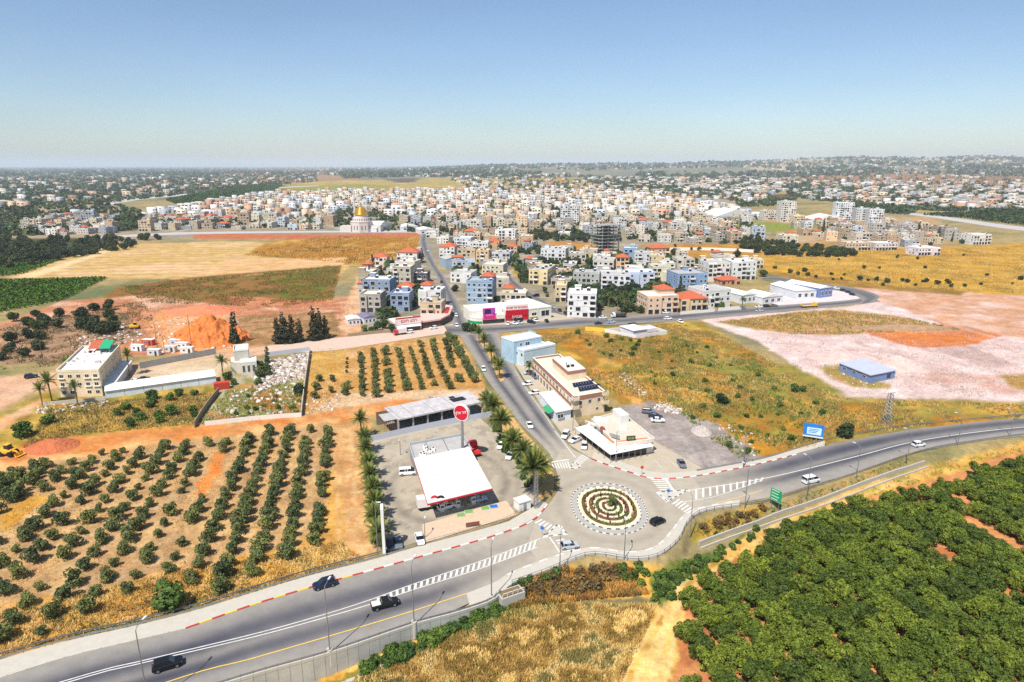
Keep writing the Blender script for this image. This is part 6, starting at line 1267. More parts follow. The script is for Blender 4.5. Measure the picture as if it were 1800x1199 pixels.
# --- restaurant with the white awning roof by the roundabout
R0_ = Vector(plane(1087, 777, 4.2)); t = thing('restaurant', 'cream flat-roofed restaurant with wide white awning and signs by the roundabout', 'restaurant', (R0_.x, R0_.y, 0))
def rl(px, z): return [p - R0_ for p in roofpoly(px, z)]
body = rl([(1040, 737), (1077, 727), (1103, 733), (1150, 771), (1137, 774), (1086, 779), (1076, 773), (1064, 760)], 4.3); bc = sum(body, Vector((0, 0))) / len(body)
q = MB(); q.prism([bc + (p - bc) * .985 for p in body], -.2, 3.9); ob('wall', q.mesh('wall', WALL), t, color=srgb((226, 216, 200)))
q = MB(); q.prism([bc + (p - bc) * .96 for p in body], 3.9, 3.97); ob('roof', q.mesh('roof', mat('cream_roof', (196, 186, 168), .9, var=.12)), t)
q = MB(); parapet(q, body, 3.4, 4.5, .3); ob('parapet', q.mesh('parapet', WALL), t, color=srgb((212, 204, 190)))
aw_o = rl([(1011, 752), (1073, 799), (1149, 784)], 2.9); aw_i = rl([(1035, 745), (1064, 768), (1078, 779), (1138, 772)], 3.7)
q = MB(); V = [(p.x, p.y, 2.9) for p in aw_o] + [(p.x, p.y, 3.6) for p in aw_i]; V += [(x, y, z - .12) for x, y, z in V]; top = [(0, 1, 4), (0, 4, 3), (4, 1, 5), (1, 2, 6), (1, 6, 5)]
q.add(V, top + [tuple(i + 7 for i in f[::-1]) for f in top] + [(0, 7, 8, 1), (1, 8, 9, 2), (2, 9, 13, 6), (3, 10, 7, 0)]); ob('awning', q.mesh('awning', MET), t)
q = MB()
for i, (a, b) in enumerate(((aw_i[1], aw_i[2]), (aw_i[2], aw_i[3]))): q.seg(a, b, .25 + .02 * i, 3.5, 4.2)
ob('orange_fascia', q.mesh('orange_fascia', mat('orange_fascia', (222, 128, 78), .7, var=.12)), t)
wi = [p * .0 + bc + (p - bc) * 1.0 for p in rl([(1020, 752), (1072, 792), (1142, 779)], 2.2)]
q = MB(); q.prism([wi[0], wi[1], wi[2], body[4], body[5], body[6], body[7]], -.2, 2.4); ob('glazed_front', q.mesh('glazed_front', GLASS), t)
for k, (a, b, n) in enumerate(((aw_o[0], aw_o[1], 6), (aw_o[1], aw_o[2], 7))):
    for i in range(n):
        p = a.lerp(b, i / n); p = bc + (p - bc) * .985; q = MB(); q.cyl(p.x, p.y, 0, 2.85, .06, .06, 6); ob('post', q.mesh('post', STEEL), t)
wb = rl([(1077, 718), (1090, 716), (1106, 728), (1092, 731)], 6.6); q = MB(); q.prism(wb, 3.9, 6.5); ob('roof_room', q.mesh('roof_room', MET), t)
for px, z in (((1063, 736), 4.6), ((1050, 736), 4.4), ((1095, 752), 4.3)):
    p = rl([px], z)[0]; q = MB(); q.box(p.x - 1.1, p.x + 1.1, p.y - .6, p.y + .6, 3.97, 3.97 + .9); ob('roof_unit', q.mesh('roof_unit', TANK), t)
SG = mat('dark_green_sign', (64, 72, 40), .6, var=.15)
for lab, px, w_, h_, m, rz in (('dark green sign board on the restaurant roof edge', (1109, 772), 2.6, 1.3, SG, 8), ('grey slatted sign back on the restaurant roof edge', (1080, 768), 3.2, 1.1, GREYC, -38)):
    p = Vector(plane(px[0], px[1], 4.6)); s_ = thing('roof_sign', lab, 'sign', (p.x, p.y, 3.97), R(rz)); q = MB(); q.box(-w_ / 2, w_ / 2, -.08, .08, .35, .35 + h_); ob('board', q.mesh('board', m), s_)
    q = MB(); q.box(-w_ / 2 + .1, -w_ / 2 + .2, -.05, .05, 0, .36); q.box(w_ / 2 - .2, w_ / 2 - .1, -.05, .05, 0, .36); ob('bracket', q.mesh('bracket', STEEL), s_)
    if m is SG: q = MB(); q.box(-w_ * .36, -.1, -.1, -.08, .6, 1.3); q.box(.1, w_ * .36, -.1, -.08, .6, 1.3); ob('panel', q.mesh('panel', mat('pale_green_panel', (130, 136, 92), .6, var=.2)), s_)
p = Vector(plane(1059, 757, 4.2)); s_ = thing('roof_sign', 'round brown sign on the restaurant awning edge', 'sign', (p.x, p.y, 3.6), R(-40)); q = MB(); q.tube([(0, -.08, 1), (0, .08, 1)], .95, 18); ob('disc', q.mesh('disc', mat('brown_sign', (132, 80, 66), .6, var=.2)), s_); q = MB(); q.box(-.05, .05, -.04, .04, 0, .2); ob('bracket', q.mesh('bracket', STEEL), s_)
p = Vector(plane(1043, 746, 4.0)); s_ = thing('roof_sign', 'pink lettered sign board along the restaurant awning edge', 'sign', (p.x, p.y, 3.5), R(-44)); q = MB(); q.box(-3.2, 3.2, -.05, .05, .1, 1.0); ob('board', q.mesh('board', WHITE), s_)
for k in (-1, 1):
    for z in (.3, .6): q = MB(); q.box(k * 2.5 - .6, k * 2.5 + .6, -.09, -.05, z, z + .17); ob('pink_bar', q.mesh('pink_bar', mat('pink_sign', (226, 84, 112), .5, var=.05)), s_)

# --- shops at the street crossing
B = Block('shop', 'red-fronted shop with big white Hebrew letters on its roof edge', 'shop', (889, 567), (928, 564), 22); w = B.w
q = MB(); q.box(0, w, 0, 22, -.3, 6.3); B.part('wall', q, WALL, (206, 198, 186))
q = MB(); q.box(-.05, w + .05, -.3, -.01, 1.0, 6.5); B.part('red_front', q, mat('shop_red', (186, 16, 40), .5, var=.06))
q = MB(); q.box(w * .36, w * .76, -.34, -.3, .0, 2.4); B.part('entrance', q, DARK)
q = MB(); q.box(0, w, -.36, -.3, 3.1, 3.3); B.part('dark_line', q, DARK)
q = MB(); q.box(.1, w - .1, .2, 21.8, 6.3, 6.4); B.part('roof', q, ROOFW)
q = MB(); q.box(0, w, -.12, -.02, 6.5, 9.2); B.part('sign_board', q, mat('sign_backing', (232, 212, 206), .6, var=.05))
text('םיאגת לא תויטבמא', 2.4, RDOT, B.root, (w / 2, -.2, 7.75), (R(90), 0, 0), .05, width=w * .94)
text('סיטנפ', 1.0, WHITE, B.root, (w / 2, -.4, 2.75), (R(90), 0, 0), .03, width=w * .45)
B = Block('shop', 'long pale shop with grey glazed front right of the red shop', 'shop', (930, 564), (969, 559), 26); w = B.w
q = MB(); q.box(0, w, 0, 26, -.3, 6.0); B.part('wall', q, WALL, (216, 212, 200))
q = MB(); q.box(.2, w - .2, .2, 25.8, 6.0, 6.1); B.part('roof', q, ROOFW); q = MB(); parapet(q, [(0, 0), (w, 0), (w, 26), (0, 26)], 6.0, 6.6, .25); B.part('parapet', q, TRIM)
B.window('F', w * .22, 3.4, 3.2, 1.8); B.window('F', w * .72, 3.2, 5.5, 3.4, name='shop_window')
q = MB(); q.box(w * .02, w * .34, -1.4, 0, 2.2, 2.4); B.part('awning', q, mat('straw_awning', (214, 190, 130), .8, var=.15))
B = Block('shop', 'low white-roofed corner shop with magenta billboard front and green base', 'shop', (848, 570), (888, 567), 20); w = B.w
q = MB(); q.box(0, w, 0, 20, -.3, 4.6); B.part('wall', q, WALL, (222, 214, 200))
q = MB(); q.box(-5, w, 5, 21, -.3, 6.2); B.part('upper_wall', q, WALL, (226, 220, 206))
q = MB(); q.box(-4.8, w - .2, 5.2, 20.8, 6.2, 6.3); q.box(.2, w - .2, .2, 5, 4.6, 4.7); B.part('roof', q, mat('cream_shop_roof', (232, 228, 206), .8, var=.05))
q = MB(); q.box(w * .04, w * .56, -.4, 1.2, 2.9, 8.2); bb = B.part('billboard', q, mat('magenta_print', (206, 40, 130), .5, var=.1, scale=.5))
q = MB(); q.box(w * .06, w * .54, -.44, -.4, 5.9, 8.0); B.part('print_panel', q, mat('violet_print', (150, 80, 190), .5, var=.2, scale=.6))
q = MB(); q.box(w * .1, w * .36, -.48, -.44, 5.5, 7.9); B.part('dark_screen', q, mat('dark_blue_print', (34, 40, 84), .4, var=.2, scale=.6))
text('תואנידס', .7, WHITE, B.root, (w * .3, -.5, 4.6), (R(90), 0, 0), .02, width=w * .28)
q = MB(); q.box(0, w * .62, -.3, 0, 2.2, 2.9); B.part('pink_fascia', q, mat('pink_sign'))
q = MB(); q.box(.2, w - .3, -.06, 0, .1, 2.2); B.part('shop_window', q, GLASS)
q = MB(); cv = [Vector((-5.5 + 5.5 * math.sin(a), 5 - 5 * (1 - math.cos(a)) ** 1.0 - 0)) for a in ()]
pts = [Vector((-6.0, 7.0)), Vector((-5.6, 4.6)), Vector((-4.4, 2.4)), Vector((-2.4, .9)), Vector((0, .1)), Vector((0, 6.9))]
q = MB(); q.prism(pts, -.2, 2.9); B.part('curved_front', q, WALL, (222, 214, 206)); q = MB()
for i in range(4): q.seg(pts[i], pts[i + 1], .16 + .01 * i, 0, 1.5)
B.part('green_base', q, mat('green_panel', (32, 140, 84), .6, var=.06)); q = MB()
for i in range(4): q.seg(pts[i], pts[i + 1], .2 + .01 * i, 2.9, 3.4)
B.part('white_band', q, WHITE)
B = Block('shop', 'low shop with red Hebrew letters on a long roof board', 'shop', (697, 584), (741, 579), 14); w = B.w
q = MB(); q.box(0, w, 0, 14, -.3, 4.0); B.part('wall', q, WALL, (206, 192, 180)); q = MB(); q.box(.2, w - .2, .2, 13.8, 4.0, 4.1); B.part('roof', q, ROOFW)
q = MB(); q.box(0, w, -.15, -.02, 3.6, 6.3); B.part('sign_board', q, mat('sign_backing')); q = MB(); q.box(0, w, .6, .8, 4.1, 6.9); B.part('red_board', q, RED)
text('םניח עבר', 1.8, RDOT, B.root, (w * .5, -.22, 5.2), (R(90), 0, 0), .04, width=w * .62)
q = MB(); q.add([(0, -.1, 3.2), (w * .95, -.1, 3.2), (w * .95, -1.9, 2.5), (0, -1.9, 2.5), (0, -.1, 3.1), (w * .95, -.1, 3.1), (w * .95, -1.9, 2.4), (0, -1.9, 2.4)], [(3, 2, 1, 0), (4, 5, 6, 7), (3, 7, 6, 2), (2, 6, 5, 1), (0, 4, 7, 3), (0, 1, 5, 4)]); B.part('awning', q, WHITE)
q = MB(); q.box(.4, w - .6, -.05, 0, .1, 2.3); B.part('shop_window', q, GLASS)
pw = [Vector(plane(*p)) for p in [(741, 578), (775, 573), (790, 565), (795, 552), (785, 548), (760, 556), (741, 560)]]; o0 = pw[0]
t = thing('shop', 'dark-fronted corner shop with curved pink roof edge left of the crossing', 'shop', (o0.x, o0.y, 0)); l = [p - o0 for p in pw]; c0 = sum(l, Vector((0, 0))) / 7
q = MB(); q.prism(l, -.2, 3.2); ob('wall', q.mesh('wall', mat('dark_shopfront', (84, 72, 66), .7, var=.2)), t); q = MB(); q.prism([c0 + (p - c0) * 1.04 for p in l], 3.2, 4.0); ob('roof_edge', q.mesh('roof_edge', mat('pink_fascia', (222, 176, 164), .8, var=.08)), t)
for i in range(4): p = l[2].lerp(l[3], i / 4).lerp(c0, .25); q = MB(); q.box(p.x - 1, p.x + 1, p.y - .1, p.y + .1, 4.0, 5.4); ob('red_sign', q.mesh('red_sign', RED), t)

# --- beige block on the left with long white shed
fr_ = P(181, 696, 0.0); br_ = P(217, 648, 0.0)
B = Block('apartment_block', 'beige three-storey block with cluttered white roof and palms in front', 'apartment block', (107, 698), (181, 696), (br_ - fr_).length); w, d = B.w, B.d; e1 = Vector((math.cos(B.rz), math.sin(B.rz))); v1 = Vector((br_.x - fr_.x, br_.y - fr_.y)).normalized(); sk = e1.dot(v1); cs = math.sqrt(max(.01, 1 - sk * sk))
q = MB(); q.box(0, w, 0, d, -.5, 9.2); B.part('wall', shear(q), WALL, (216, 198, 166))
q = MB(); q.box(.3, w - .3, .3, d - .3, 9.2, 9.28); B.part('roof', shear(q), mat('littered_roof', (218, 212, 212), .9, var=.3, scale=.9, fine=.12))
q = MB()
for a in ((0, w, -.05, .28), (0, w, d - .28, d + .05), (-.05, .28, .28, d - .28), (w - .28, w + .05, .28, d - .28)): q.box(*a, 9.2, 10.1)
B.part('parapet', shear(q), WALL, (222, 206, 176))
for k in range(3):
    for i in range(5):
        if k == 0 and i == 2: continue
        B.window('F', w * (.1 + .2 * i), 1.7 + 3 * k, 1.5, 1.3)
        if i in (0, 3, 4) and k: q = MB(); x = w * (.1 + .2 * i); q.box(x - 1.1, x + 1.1, -.5, -.003, 3 * k + .75, 3 * k + .95); B.part('window_ledge', q, TRIM)
for k in (1, 2):
    for i in range(6): y = d * (.09 + .16 * i); ob('window', WINM, B.root, (w + y * sk + .02, y * cs, 1.8 + 3 * k), math.atan2(cs, sk), (1.4 if i % 2 else .8, 1, 1.2))
g = random.Random(5)
for i in range(16):
    x = g.uniform(.1, .9) * w; y = g.uniform(.1, .9) * d; q = MB(); s = g.uniform(.3, 1.0); q.box(x - s, x + s, y - s * .6, y + s * .6, 9.28, 9.28 + g.uniform(.3, 1.1)); B.part('roof_unit', shear(q), g.choice((TANK, ROOFG, DARK, TANK)))
for x, m in ((.5, TILE), (.78, mat('green_sheet', (40, 160, 110), .6, var=.08))):
    q = MB(); q.add([(w * x - 2.4, d * .72, 11.2), (w * x + 1.6, d * .72, 11.2), (w * x + 1.6, d * .97, 12.4), (w * x - 2.4, d * .97, 12.4), (w * x - 2.4, d * .72, 11.1), (w * x + 1.6, d * .72, 11.1), (w * x + 1.6, d * .97, 12.3), (w * x - 2.4, d * .97, 12.3)], [(0, 1, 2, 3), (7, 6, 5, 4), (0, 4, 5, 1), (1, 5, 6, 2), (2, 6, 7, 3), (3, 7, 4, 0)])
    q.box(w * x - 2.3, w * x - 2.1, d * .73, d * .74, 9.28, 11.2); q.box(w * x + 1.3, w * x + 1.5, d * .73, d * .74, 9.28, 11.2); q.box(w * x - 2.3, w * x - 2.1, d * .95, d * .96, 9.28, 12.2); q.box(w * x + 1.3, w * x + 1.5, d * .95, d * .96, 9.28, 12.2); B.part('roof_shelter', shear(q), m)
q = MB(); q.box(w, w + 3.6, 2, d * .98, -.3, 3.3); B.part('annex', shear(q), WALL, (206, 204, 200)); q = MB(); q.box(w, w + 3.9, 1.8, d, 3.3, 3.45); B.part('annex_roof', shear(q), MET)
B = Block('long_shed', 'long white metal shed with sloping roof beside the beige block', 'shed', (186, 700), (381, 672), 5.5); w = B.w
for i in range(6):
    a, b = w * i / 6, w * (i + 1) / 6 - .12; q = MB(); q.add([(a, 0, -.3), (b, 0, -.3), (b, 5.5, -.3), (a, 5.5, -.3), (a, 0, 2.7), (b, 0, 2.7), (b, 5.5, 3.6), (a, 5.5, 3.6)], [(0, 3, 2, 1), (0, 1, 5, 4), (1, 2, 6, 5), (2, 3, 7, 6), (3, 0, 4, 7)]); B.part('wall_panel', q, WALL, (206, 214, 218))
    q = MB(); q.add([(a - .05, -.4, 2.66), (b + .05, -.4, 2.66), (b + .05, 5.7, 3.66), (a - .05, 5.7, 3.66), (a - .05, -.4, 2.56), (b + .05, -.4, 2.56), (b + .05, 5.7, 3.56), (a - .05, 5.7, 3.56)], [(0, 1, 2, 3), (7, 6, 5, 4), (0, 4, 5, 1), (1, 5, 6, 2), (2, 6, 7, 3), (3, 7, 4, 0)]); B.part('roof_panel', q, MET)
wall_line('yard_wall', 'pale rendered wall behind the sandy yard', [(246, 648), (380, 622)], 2.6, GREYC)
wall_line('garden_wall', 'low pale wall at the foot of the beige block and shed', [(76, 712), (186, 703)], 1.1, CONC)
wall_line('lot_wall', 'grey block wall down the right side of the rubble lot', [(545, 618), (538, 665), (530, 732)], 2.0, CONC, .25)
wall_line('lot_wall', 'brown block wall down the left side of the rubble lot', [(385, 690), (362, 720), (342, 752)], 2.0, mat('brown_block', (150, 132, 108), .95, var=.15), .25)
wall_line('lot_fence', 'white sheet fence along the track side of the rubble lot', [(360, 748), (450, 738), (530, 732)], 1.4, MET, .08)
wall_line('lot_fence', 'grey sheet fence along the road side of the rubble lot', [(470, 626), (545, 617)], 1.8, mat('hoarding_sheet'), .08)
wall_line('street_wall', 'low brown wall along the pale street before the white sheds', [(612, 592), (670, 586), (697, 585)], 1.6, mat('brown_block'), .25)
wall_line('boundary_wall', 'long white wall behind the dry strip of the town', [(1143, 440), (1250, 440), (1330, 444)], 2.6, MET, .3, step=6)
wall_line('yard_wall', 'pale garden wall before the white block on the cross street', [(1262, 547), (1310, 543)], 2.0, TRIM)
wall_line('yard_wall', 'pale garden wall before the cream orange-roofed house', [(1196, 553), (1256, 548)], 1.6, TRIM)
# container
B = Block('shipping_container', 'red shipping container at the right end of the white shed', 'container', (377, 686), (404, 683), 2.4); w = B.w
q = MB(); q.box(0, w, 0, 2.4, 0, 2.5); B.part('body', q, mat('container_red', (190, 66, 50), .6, var=.1)); q = MB()
for i in range(14): q.box(w * (i + .3) / 14, w * (i + .6) / 14, -.06, 0, .1, 2.4)
B.part('ribs', q, mat('container_red'))
# grey villa
B = Block('villa', 'grey villa with tall arched windows and raised roof terrace among trees', 'house', (424, 660), (453, 657), 8); w = B.w
q = MB(); q.box(0, w, 0, 7, -.3, 5.2); q.box(-3.5, w * .35, 3, 12, -.3, 4.6); B.part('wall', q, WALL, (206, 200, 186))
q = MB(); q.box(-2, w * .55, 5, 13, 4.6, 8.6); B.part('upper_wall', q, WALL, (186, 182, 170)); q = MB(); parapet(q, [(-2, 5), (w * .55, 5), (w * .55, 13), (-2, 13)], 8.6, 9.4, .25); q.box(0, w, 0, 7, 5.2, 5.3); B.part('parapet', q, TRIM)
q = MB(); q.box(-1.8, w * .53, 5.2, 12.8, 8.6, 8.68); B.part('roof', q, ROOFW)
for i in range(3): B.window('F', w * (.2 + .3 * i), 2.5, 1.0, 3.2)
# blue shed on the construction ground
B = Block('shed', 'lone blue block shed with flat grey roof on the pale construction ground', 'shed', (1528, 674), (1572, 665), 20); fl3 = P(1474, 652, 0.0); a = P(1528, 674, 0.0); dd_ = Vector((fl3.x - a.x, fl3.y - a.y)); d = dd_.length; e1 = Vector((math.cos(B.rz), math.sin(B.rz))); sk = e1.dot(dd_.normalized()); cs = math.sqrt(1 - sk * sk); w = B.w
q = MB(); q.box(0, w, 0, d, -.3, 3.2); B.part('wall', shear(q), WALL, (120, 140, 178)); q = MB(); q.box(-.4, w + .4, -.4, d + .4, 3.2, 3.45); B.part('roof', shear(q), mat('blue_grey_roof', (176, 180, 194), .8, var=.1, scale=.4))
for i in range(3): y = d * (.18 + .32 * i); ob('window', WINM, B.root, (y * sk - .02, y * cs, 2.0), math.atan2(cs, sk) + math.pi, (2.0, 1, .9))
B.window('F', w * .75, 1.5, 2.2, 1.8, DOORM, 'door')
# roadside compound in white
B = Block('white_compound', 'white walled roadside yard with sheds below the cross street', 'compound', (1118, 595), (1172, 587), 16); w = B.w
q = MB(); parapet(q, [(0, 0), (w, 0), (w, 14), (-6, 17)], -.3, 1.7, .25); B.part('wall', q, WHITE)
q = MB(); q.box(1, w * .5, 3.5, 14, -.2, 2.8); B.part('shed_wall', q, WALL, (214, 214, 220)); q = MB(); q.box(.6, w * .52, 3, 14.4, 2.8, 3.0); B.part('shed_roof', q, MET)
q = MB(); q.box(w * .56, w * .92, 6, 11, -.2, 2.0); B.part('store', q, WALL, (220, 212, 222)); q = MB(); q.tube([(w * .45, 16, 0), (w * .62, 16, 0)], 3.2, 18); B.part('dark_tank', q, DARK)
q = MB(); q.seg((-6, 17), (-13, 24), .3, 0, 2.0); B.part('yellow_wall', q, YEL)
# sheds and warehouses on the right
for fl2, fr2, d, h, m, lab in (((1304, 534), (1330, 531), 22, 5, MET, 'white arched shed beside the white block on the cross street'), ((1340, 535), (1375, 531), 16, 4, MET, 'white flat shed right of the arched shed'), ((1398, 526), (1434, 524), 26, 5, MET, 'left white warehouse on the pale lot'), ((1440, 524), (1462, 521), 26, 6, MET, 'right white warehouse with blue gable on the pale lot'),
                               ((612, 572), (634, 570), 8, 3, MET, 'white-roofed shed at the end of the dirt track'), ((640, 570), (662, 567), 10, 3.4, mat('purple_sheet', (120, 112, 134), .7, var=.2), 'grey shed with bluish roof beside the hedge'), ((738, 412), (766, 411), 24, 5, MET, 'white hall at the top end of the street'), ((706, 406), (736, 405), 24, 5, MET, 'second white hall left of the one at the street top'), ((662, 408), (690, 401), 26, 5, MET, 'pale green-white hall right of the golden dome'), ((1420, 392), (1490, 392), 30, 5, MET, 'long white-roofed hall behind the pitch'), ((1255, 388), (1330, 384), 40, 5, MET, 'wide white market hall in the town')):
    B = Block('warehouse' if d > 18 else 'shed', lab, 'warehouse' if d > 18 else 'shed', fl2, fr2, d); w = B.w
    q = MB(); q.box(0, w, 0, d, -.3, h); B.part('wall', q, WALL, (206, 208, 212) if 'blue' not in lab else (110, 130, 180)); q = MB(); q.add([(-.3, -.3, h), (w + .3, -.3, h), (w + .3, d + .3, h), (-.3, d + .3, h), (w / 2, -.3, h + w * .12), (w / 2, d + .3, h + w * .12)], [(0, 4, 5, 3), (4, 1, 2, 5), (0, 1, 4), (2, 3, 5), (0, 3, 2, 1)]); B.part('roof', q, m)
    for i in range(3): B.window('F', w * (.2 + .3 * i), h * .45, w * .16, h * .5)
# grey gabled warehouse
B = Block('warehouse', 'blue-grey gabled warehouse beside the street', 'warehouse', (784, 474), (813, 472), 16); w = B.w; q = MB(); q.box(0, w, 0, 16, -.3, 8); q.add([(0, 0, 8), (w, 0, 8), (w / 2, 0, 9.6), (0, 16, 8), (w, 16, 8), (w / 2, 16, 9.6)], [(0, 1, 2), (3, 5, 4)]); B.part('wall', q, WALL, (150, 166, 178))
q = MB(); q.add([(-.2, -.2, 8), (w / 2, -.2, 9.75), (w / 2, 16.2, 9.75), (-.2, 16.2, 8), (w + .2, -.2, 8), (w + .2, 16.2, 8)], [(0, 1, 2, 3), (1, 4, 5, 2)]); B.part('roof', q, ROOFG)
# concrete skeleton tower
B = Block('concrete_skeleton', 'unfinished concrete tower skeleton of bare floors and columns', 'building', (1058, 450), (1088, 447), 16); w = B.w; n = 9
q = MB()
for k in range(n + 1): q = MB(); q.box(-.6, w + .6, -.6, 16.6, 3.0 * k, 3.0 * k + .35); B.part('floor_slab', q, GREYC)
for k in range(n):
    for i in range(4): q = MB(); x = .5 + (w - 1) * i / 3; q.box(x - .35, x + .35, .2, .9, 3 * k + .35, 3 * k + 3); B.part('column', q, GREYC); q = MB(); q.box(x - .35, x + .35, 14.8, 15.5, 3 * k + .35, 3 * k + 3); B.part('column', q, GREYC)
q = MB(); q.box(w * .35, w * .65, 5, 11, .35, 27); B.part('core', q, mat('raw_block'))
# mosque with the golden dome
p = P(632, 409, 0.0); t = thing('mosque', 'white mosque with golden dome and arched windows at the field edge', 'mosque', (p.x, p.y + 14, 0)); MW = mat('mosque_white', (204, 196, 188), .8, var=.05); GOLD = mat('gold_dome', (206, 164, 56), .3, .55, var=.1, spec=.5)
q = MB(); q.cyl(0, 0, -.3, 12, 13.5, 13.5, 8); ob('octagon_wall', q.mesh('octagon_wall', MW), t)
q = MB(); q.cyl(0, 0, 12, 13, 13.9, 13.9, 8); q.cyl(0, 0, 13, 17.5, 11, 10.4, 24); q.cyl(0, 0, 17.5, 20.5, 7.4, 7.4, 24); ob('drum', q.mesh('drum', MW), t)
q = MB(); nn = 14
prof = [(8.0 * math.cos(a) ** .9 if a < 1.5 else .15, 20.5 + 9.8 * math.sin(a)) for a in np.linspace(0, 1.54, nn)]
for (r0, z0), (r1, z1) in zip(prof, prof[1:]): q.cyl(0, 0, z0, z1, r0 * 1.03, r1 * 1.03, 28)
q.cyl(0, 0, 30, 32.5, .12, .05, 6); ob('dome', q.mesh('dome', GOLD, True), t)
for i in range(8):
    a = R(22.5 + 45 * i) + R(22.5)
    for s in (-2.4, 2.4):
        c, sn = math.cos(a), math.sin(a); ob('arched_window', WINM, t, (12.52 * c - s * sn, 12.52 * sn + s * c, 5.5), a + math.pi / 2, (2.0, 1, 6))
    for k in range(3): b = a + R(15 * (k - 1)); ob('window', WINM, t, (10.85 * math.cos(b), 10.85 * math.sin(b), 15), b + math.pi / 2, (1.2, 1.5, 2.2))
q = MB(); q.box(-26, -12, -6, 8, -.3, 7); q.box(12, 24, -4, 10, -.3, 8); ob('side_hall', q.mesh('side_hall', MW), t)
for x, y, top, lab in ((625, 398, 330, 'slender white minaret left of the golden dome'), (646, 398, 350, 'shorter minaret right of the golden dome'), (302 + 400, 372, 328, 'far slender minaret behind the town centre')):
    p = P(x, y, 0.0); h = ztop(p.x, p.y, top); t = thing('minaret', lab, 'minaret', (p.x, p.y, 0)); q = MB(); q.cyl(0, 0, 0, h * .7, 1.5, 1.3, 10); ob('shaft', q.mesh('shaft', MW), t); q = MB(); q.cyl(0, 0, h * .7, h * .74, 2.1, 2.1, 12); ob('gallery', q.mesh('gallery', MW), t); q = MB(); q.cyl(0, 0, h * .74, h * .88, 1.0, .9, 10); q.cyl(0, 0, h * .88, h, .95, .05, 10); ob('cap', q.mesh('cap', MW), t)

# ------------------------------------------------------------------ vehicles
PAINT = mat('car_paint', src='object', rough=0.28, var=0.0, spec=0.5)
TYRE = mat('tyre_rubber', (28, 28, 30), .85, var=.1); RIM = mat('wheel_rim', (150, 152, 156), .35, .6, var=.0)
HEADL = mat('headlight_glass', (226, 230, 232), .15, var=0); TAILL = mat('tail_light', (150, 16, 18), .3, var=0); CGL = mat('car_glass', (22, 26, 30), .08, var=0, spec=.7)
PLATE = mat('number_plate', (226, 196, 60), .6, var=0)
def ringloft(st):
    """st: (x, half width, z bottom, z top) stations -> closed hull"""
    q = MB(); V = []; n = 8
    for x, hw, zb, zt in st:
        zm = zb + (zt - zb) * .45
        V += [(x, -hw * .9, zb), (x, -hw, zb + (zm - zb) * .4), (x, -hw, zm + (zt - zm) * .5), (x, -hw * .9, zt), (x, hw * .9, zt), (x, hw, zm + (zt - zm) * .5), (x, hw, zb + (zm - zb) * .4), (x, hw * .9, zb)]
    Fc = [tuple(range(n)), tuple(range((len(st) - 1) * n, len(st) * n))[::-1]]
    for i in range(len(st) - 1): Fc += [(i * n + k, (i + 1) * n + k, (i + 1) * n + (k + 1) % n, i * n + (k + 1) % n)[::-1] for k in range(n)]
    q.add(V, Fc); return q
def cab(x0, x1, t0, t1, hw, ht, z0, z1, m=0):
    """glasshouse: base x0..x1 at z0, roof t0..t1 at z1"""
    return MB().add([(x0, -hw, z0), (x1, -hw, z0), (x1, hw, z0), (x0, hw, z0), (t0, -ht, z1), (t1, -ht, z1), (t1, ht, z1), (t0, ht, z1)], [(0, 1, 5, 4), (1, 2, 6, 5), (2, 3, 7, 6), (3, 0, 4, 7), (4, 5, 6, 7)], m)
CT = {  # stations, cabin(s), wheel x, wheel radius, length ends
 'sedan': ([(-2.25, .72, .38, .86), (-2.15, .86, .26, .98), (-1.3, .9, .2, 1.0), (0, .9, .2, .98), (1.0, .9, .2, .96), (1.9, .86, .24, .86), (2.25, .7, .36, .7)], (-1.65, 1.05, -.95, .3, .82, .62, .97, 1.45), (-1.35, 1.4), .33),
 'hatch': ([(-1.95, .74, .38, .9), (-1.88, .84, .26, 1.02), (-1.0, .88, .2, 1.02), (0, .88, .2, 1.0), (.9, .88, .2, .98), (1.7, .84, .24, .88), (2.0, .7, .36, .72)], (-1.9, 1.05, -1.5, .35, .82, .64, 1.0, 1.52), (-1.25, 1.28), .33),
 'suv': ([(-2.25, .78, .42, 1.0), (-2.18, .9, .32, 1.14), (-1.1, .94, .26, 1.14), (0, .94, .26, 1.12), (1.0, .94, .26, 1.1), (1.95, .9, .3, 1.02), (2.28, .76, .42, .84)], (-2.18, 1.1, -1.85, .4, .86, .7, 1.12, 1.74), (-1.4, 1.42), .38),
 'van': ([(-2.4, .84, .4, 1.2), (-2.34, .94, .3, 1.36), (-1, .96, .26, 1.36), (.6, .96, .26, 1.34), (1.5, .95, .28, 1.2), (2.2, .9, .3, 1.02), (2.45, .78, .4, .86)], (-2.34, 1.75, -2.25, .85, .92, .8, 1.34, 2.0), (-1.5, 1.55), .36),
 'pickup': ([(-2.6, .84, .48, 1.1), (-2.55, .92, .4, 1.18), (-.8, .92, .36, 1.18), (0, .92, .34, 1.16), (1.3, .92, .34, 1.12), (2.3, .88, .38, 1.02), (2.6, .78, .46, .86)], (-.75, 1.35, -.6, .65, .86, .7, 1.16, 1.78), (-1.65, 1.65), .4)}
CM = {}
